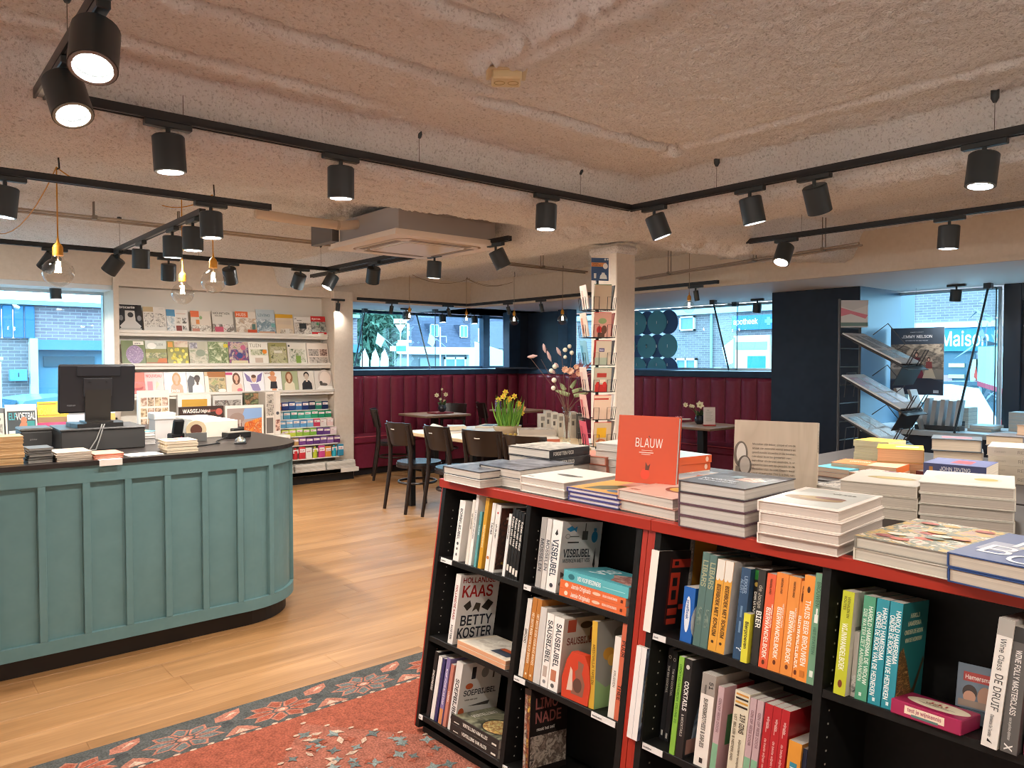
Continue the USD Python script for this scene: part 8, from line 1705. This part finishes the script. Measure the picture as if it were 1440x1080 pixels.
# pharmacy beyond the right bench window
ap = thing('pharmacy', 'pale brick pharmacy with a blue sign across the street', 'building')
put(ap, 'brick_wall', MB().box((24, 9.9 + 3.8, -.6), (30, 24, 3.3)), BRG); put(ap, 'gutter', MB().box((23.8, 13.6, 3.2), (24, 24, 3.45)), C('a9c0c8', .5))
put(ap, 'sign_board', MB().box((23.8, 13.75, 2.55), (23.95, 15.9, 3.06)), C('2a76b4', .4))
decor(ap, [T('apotheek', .06, .2, .20, 'f2f8fa', 1.0), R(1.42, .14, 1.54, .42, '6fe0d0'), R(1.34, .22, 1.62, .34, '6fe0d0')], mat4((0, -1, 0), (0, 0, 1), (-1, 0, 0), (23.8, 15.9, 2.55)), name='sign', lift=.004)
put(ap, 'door_frame', MB().box((23.85, 14.4, -.6), (23.99, 15.85, 2.35), c=.01), WF); put(ap, 'door_leaf', MB().box((23.82, 14.55, -.5), (23.86, 15.25, 1.62)), C('2f86c0', .3)); put(ap, 'transom', MB().box((23.82, 14.5, 1.85), (23.86, 15.75, 2.12)), C('8fa8b0', .3))
decor(ap, [T('Service', .05, .35, .14, 'eaf4f8', .6, bold=False), T('apotheek', .12, .2, .07, 'dcecf4', .4)], mat4((0, -1, 0), (0, 0, 1), (-1, 0, 0), (23.82, 15.25, .35)), name='door', lift=.004)
win(ap, 17.6, 18.3, 2.6, 3.15, 24, 'y', bars=0); win(ap, 17.5, 18.5, .45, 1.55, 24, 'y')
put(ap, 'house_number', MB().box((23.95, 16.45, .85), (24, 16.75, 1.2)), C('cfe0e4', .5)); put(ap, 'drainpipe', MB().cyl((23.92, 16.85, -.6), (23.92, 16.85, 3.2), .05, n=8), C('8fb0bc', .5)); put(ap, 'lamp_arm', MB().box((23.6, 13.75, 2.25), (23.95, 14.1, 2.35)), C('4f93b0', .5))
wl = thing('white_sail', 'white sail-shaped banner before the pharmacy wall', 'banner', mat4(o=tuple(hx(1024, 500, 20)))); put(wl, 'sail', MB().prism([(-.22, .25), (.2, .52), (.2, -.22), (-.05, -.3)], -.01, .01, mat4((0, -1, 0), (0, 0, 1), (-1, 0, 0))), C('e6f2f0', .7)); put(wl, 'pole', MB().cyl((0, -.21, .55), (0, -.21, -hx(1024, 500, 20)[2] - .6), .03, n=6), C('7f969e', .5))
# shop across from the display window
sh_ = thing('shop_building', 'pale brick shop across the street with a blue fascia lettered in white', 'building')
put(sh_, 'brick_wall', MB().box((26, 3, 2.6), (32, 12.6, 5.5)), BRG)
put(sh_, 'ledge', MB().box((25.8, 3, 2.48), (26, 12.6, 2.66)), C('cfe0e6', .5)); put(sh_, 'fascia', MB().box((25.85, 3, 1.75), (26, 12.6, 2.48)), C('2f7f9c', .5))
decor(sh_, [T('Maison P', 0, .17, .44, 'f0f6f8', 1.74), T('aris', 1.78, .17, .44, 'f0f6f8', .75)], mat4((0, -1, 0), (0, 0, 1), (-1, 0, 0), (25.85, hx(1322, 480, 25.85)[1], 1.75)), name='fascia', lift=.004)
put(sh_, 'shop_wall', MB().box((26.02, 3, -.6), (32, 9.9, 1.75)), C('4a7a90', .5)); put(sh_, 'pier', MB().box((25.9, 9.7, -.6), (26.3, 10.1, 1.75)).box((25.9, 8.55, -.6), (26.02, 8.62, 1.75)), C('7d7a8a', .6))
put(sh_, 'shop_window', MB().box((25.96, 8.65, -.1), (26.0, 9.65, 1.65)), C('34586a', .1))
for z in (.2, .55, .9, 1.25): put(sh_, 'goods_shelf', MB().box((25.9, 8.95, z), (25.955, 9.4, z + .12)), C(('c9b27a', 'd9a53c', 'c2b48f', 'd8c79a')[int(z * 3) % 4], .6))
put(sh_, 'window_poster', MB().box((25.9, 8.4, .55), (25.95, 8.78, 1.5)), C('cdd8c8', .5)); decor(sh_, [P([(.1, .2), (.16, .55), (.2, .3), (.27, .5), (.3, .2), (.2, .1)], 'd2483c')], mat4((0, -1, 0), (0, 0, 1), (-1, 0, 0), (25.9, 8.78, .75)), name='poster', lift=.004)
put(sh_, 'pink_panel', MB().box((25.92, 9.3, -.2), (25.955, 9.62, 1.0)), C('b08a98', .6))
vn = thing('awning_cloth', 'pale blue awning with a red lower edge beyond the slanted glass screen', 'awning', mat4(o=(18, 5.4, 0)))
put(vn, 'cloth', MB().prism([(-.55, 1.75), (.95, 1.75), (.95, .55), (-.55, 1.02)], 0, .03, mat4((0, -1, 0), (0, 0, 1), (-1, 0, 0))), C('a9dbe8', .6)); put(vn, 'red_edge', MB().prism([(-.55, 1.02), (.95, .55), (.95, .42), (-.55, .92)], 0, .035, mat4((0, -1, 0), (0, 0, 1), (-1, 0, 0))), C('b5485c', .6))
put(vn, 'post', MB().cyl((0, .5, -.6), (0, .5, 1.75), .03, n=6), C('8fa0a8', .5))
rs = thing('red_sign', 'red and white pavement board outside the shop door', 'sign', mat4(o=(11.2, 3.08, -.5)) @ rotz(-.7)); put(rs, 'board', MB().box((-.3, 0, 0), (.3, .04, 1.75), c=.005), C('eef2f2', .5)); put(rs, 'stripe', MB().box((-.3, -.006, 0), (-.16, .0, 1.75)), C('d8463f', .5))
tree('street_tree', 'bare grey-blue street tree outside the shop door', (19.5, 5.2, -.6), 1.5, 300, C('7a8896', .9), 1.0)
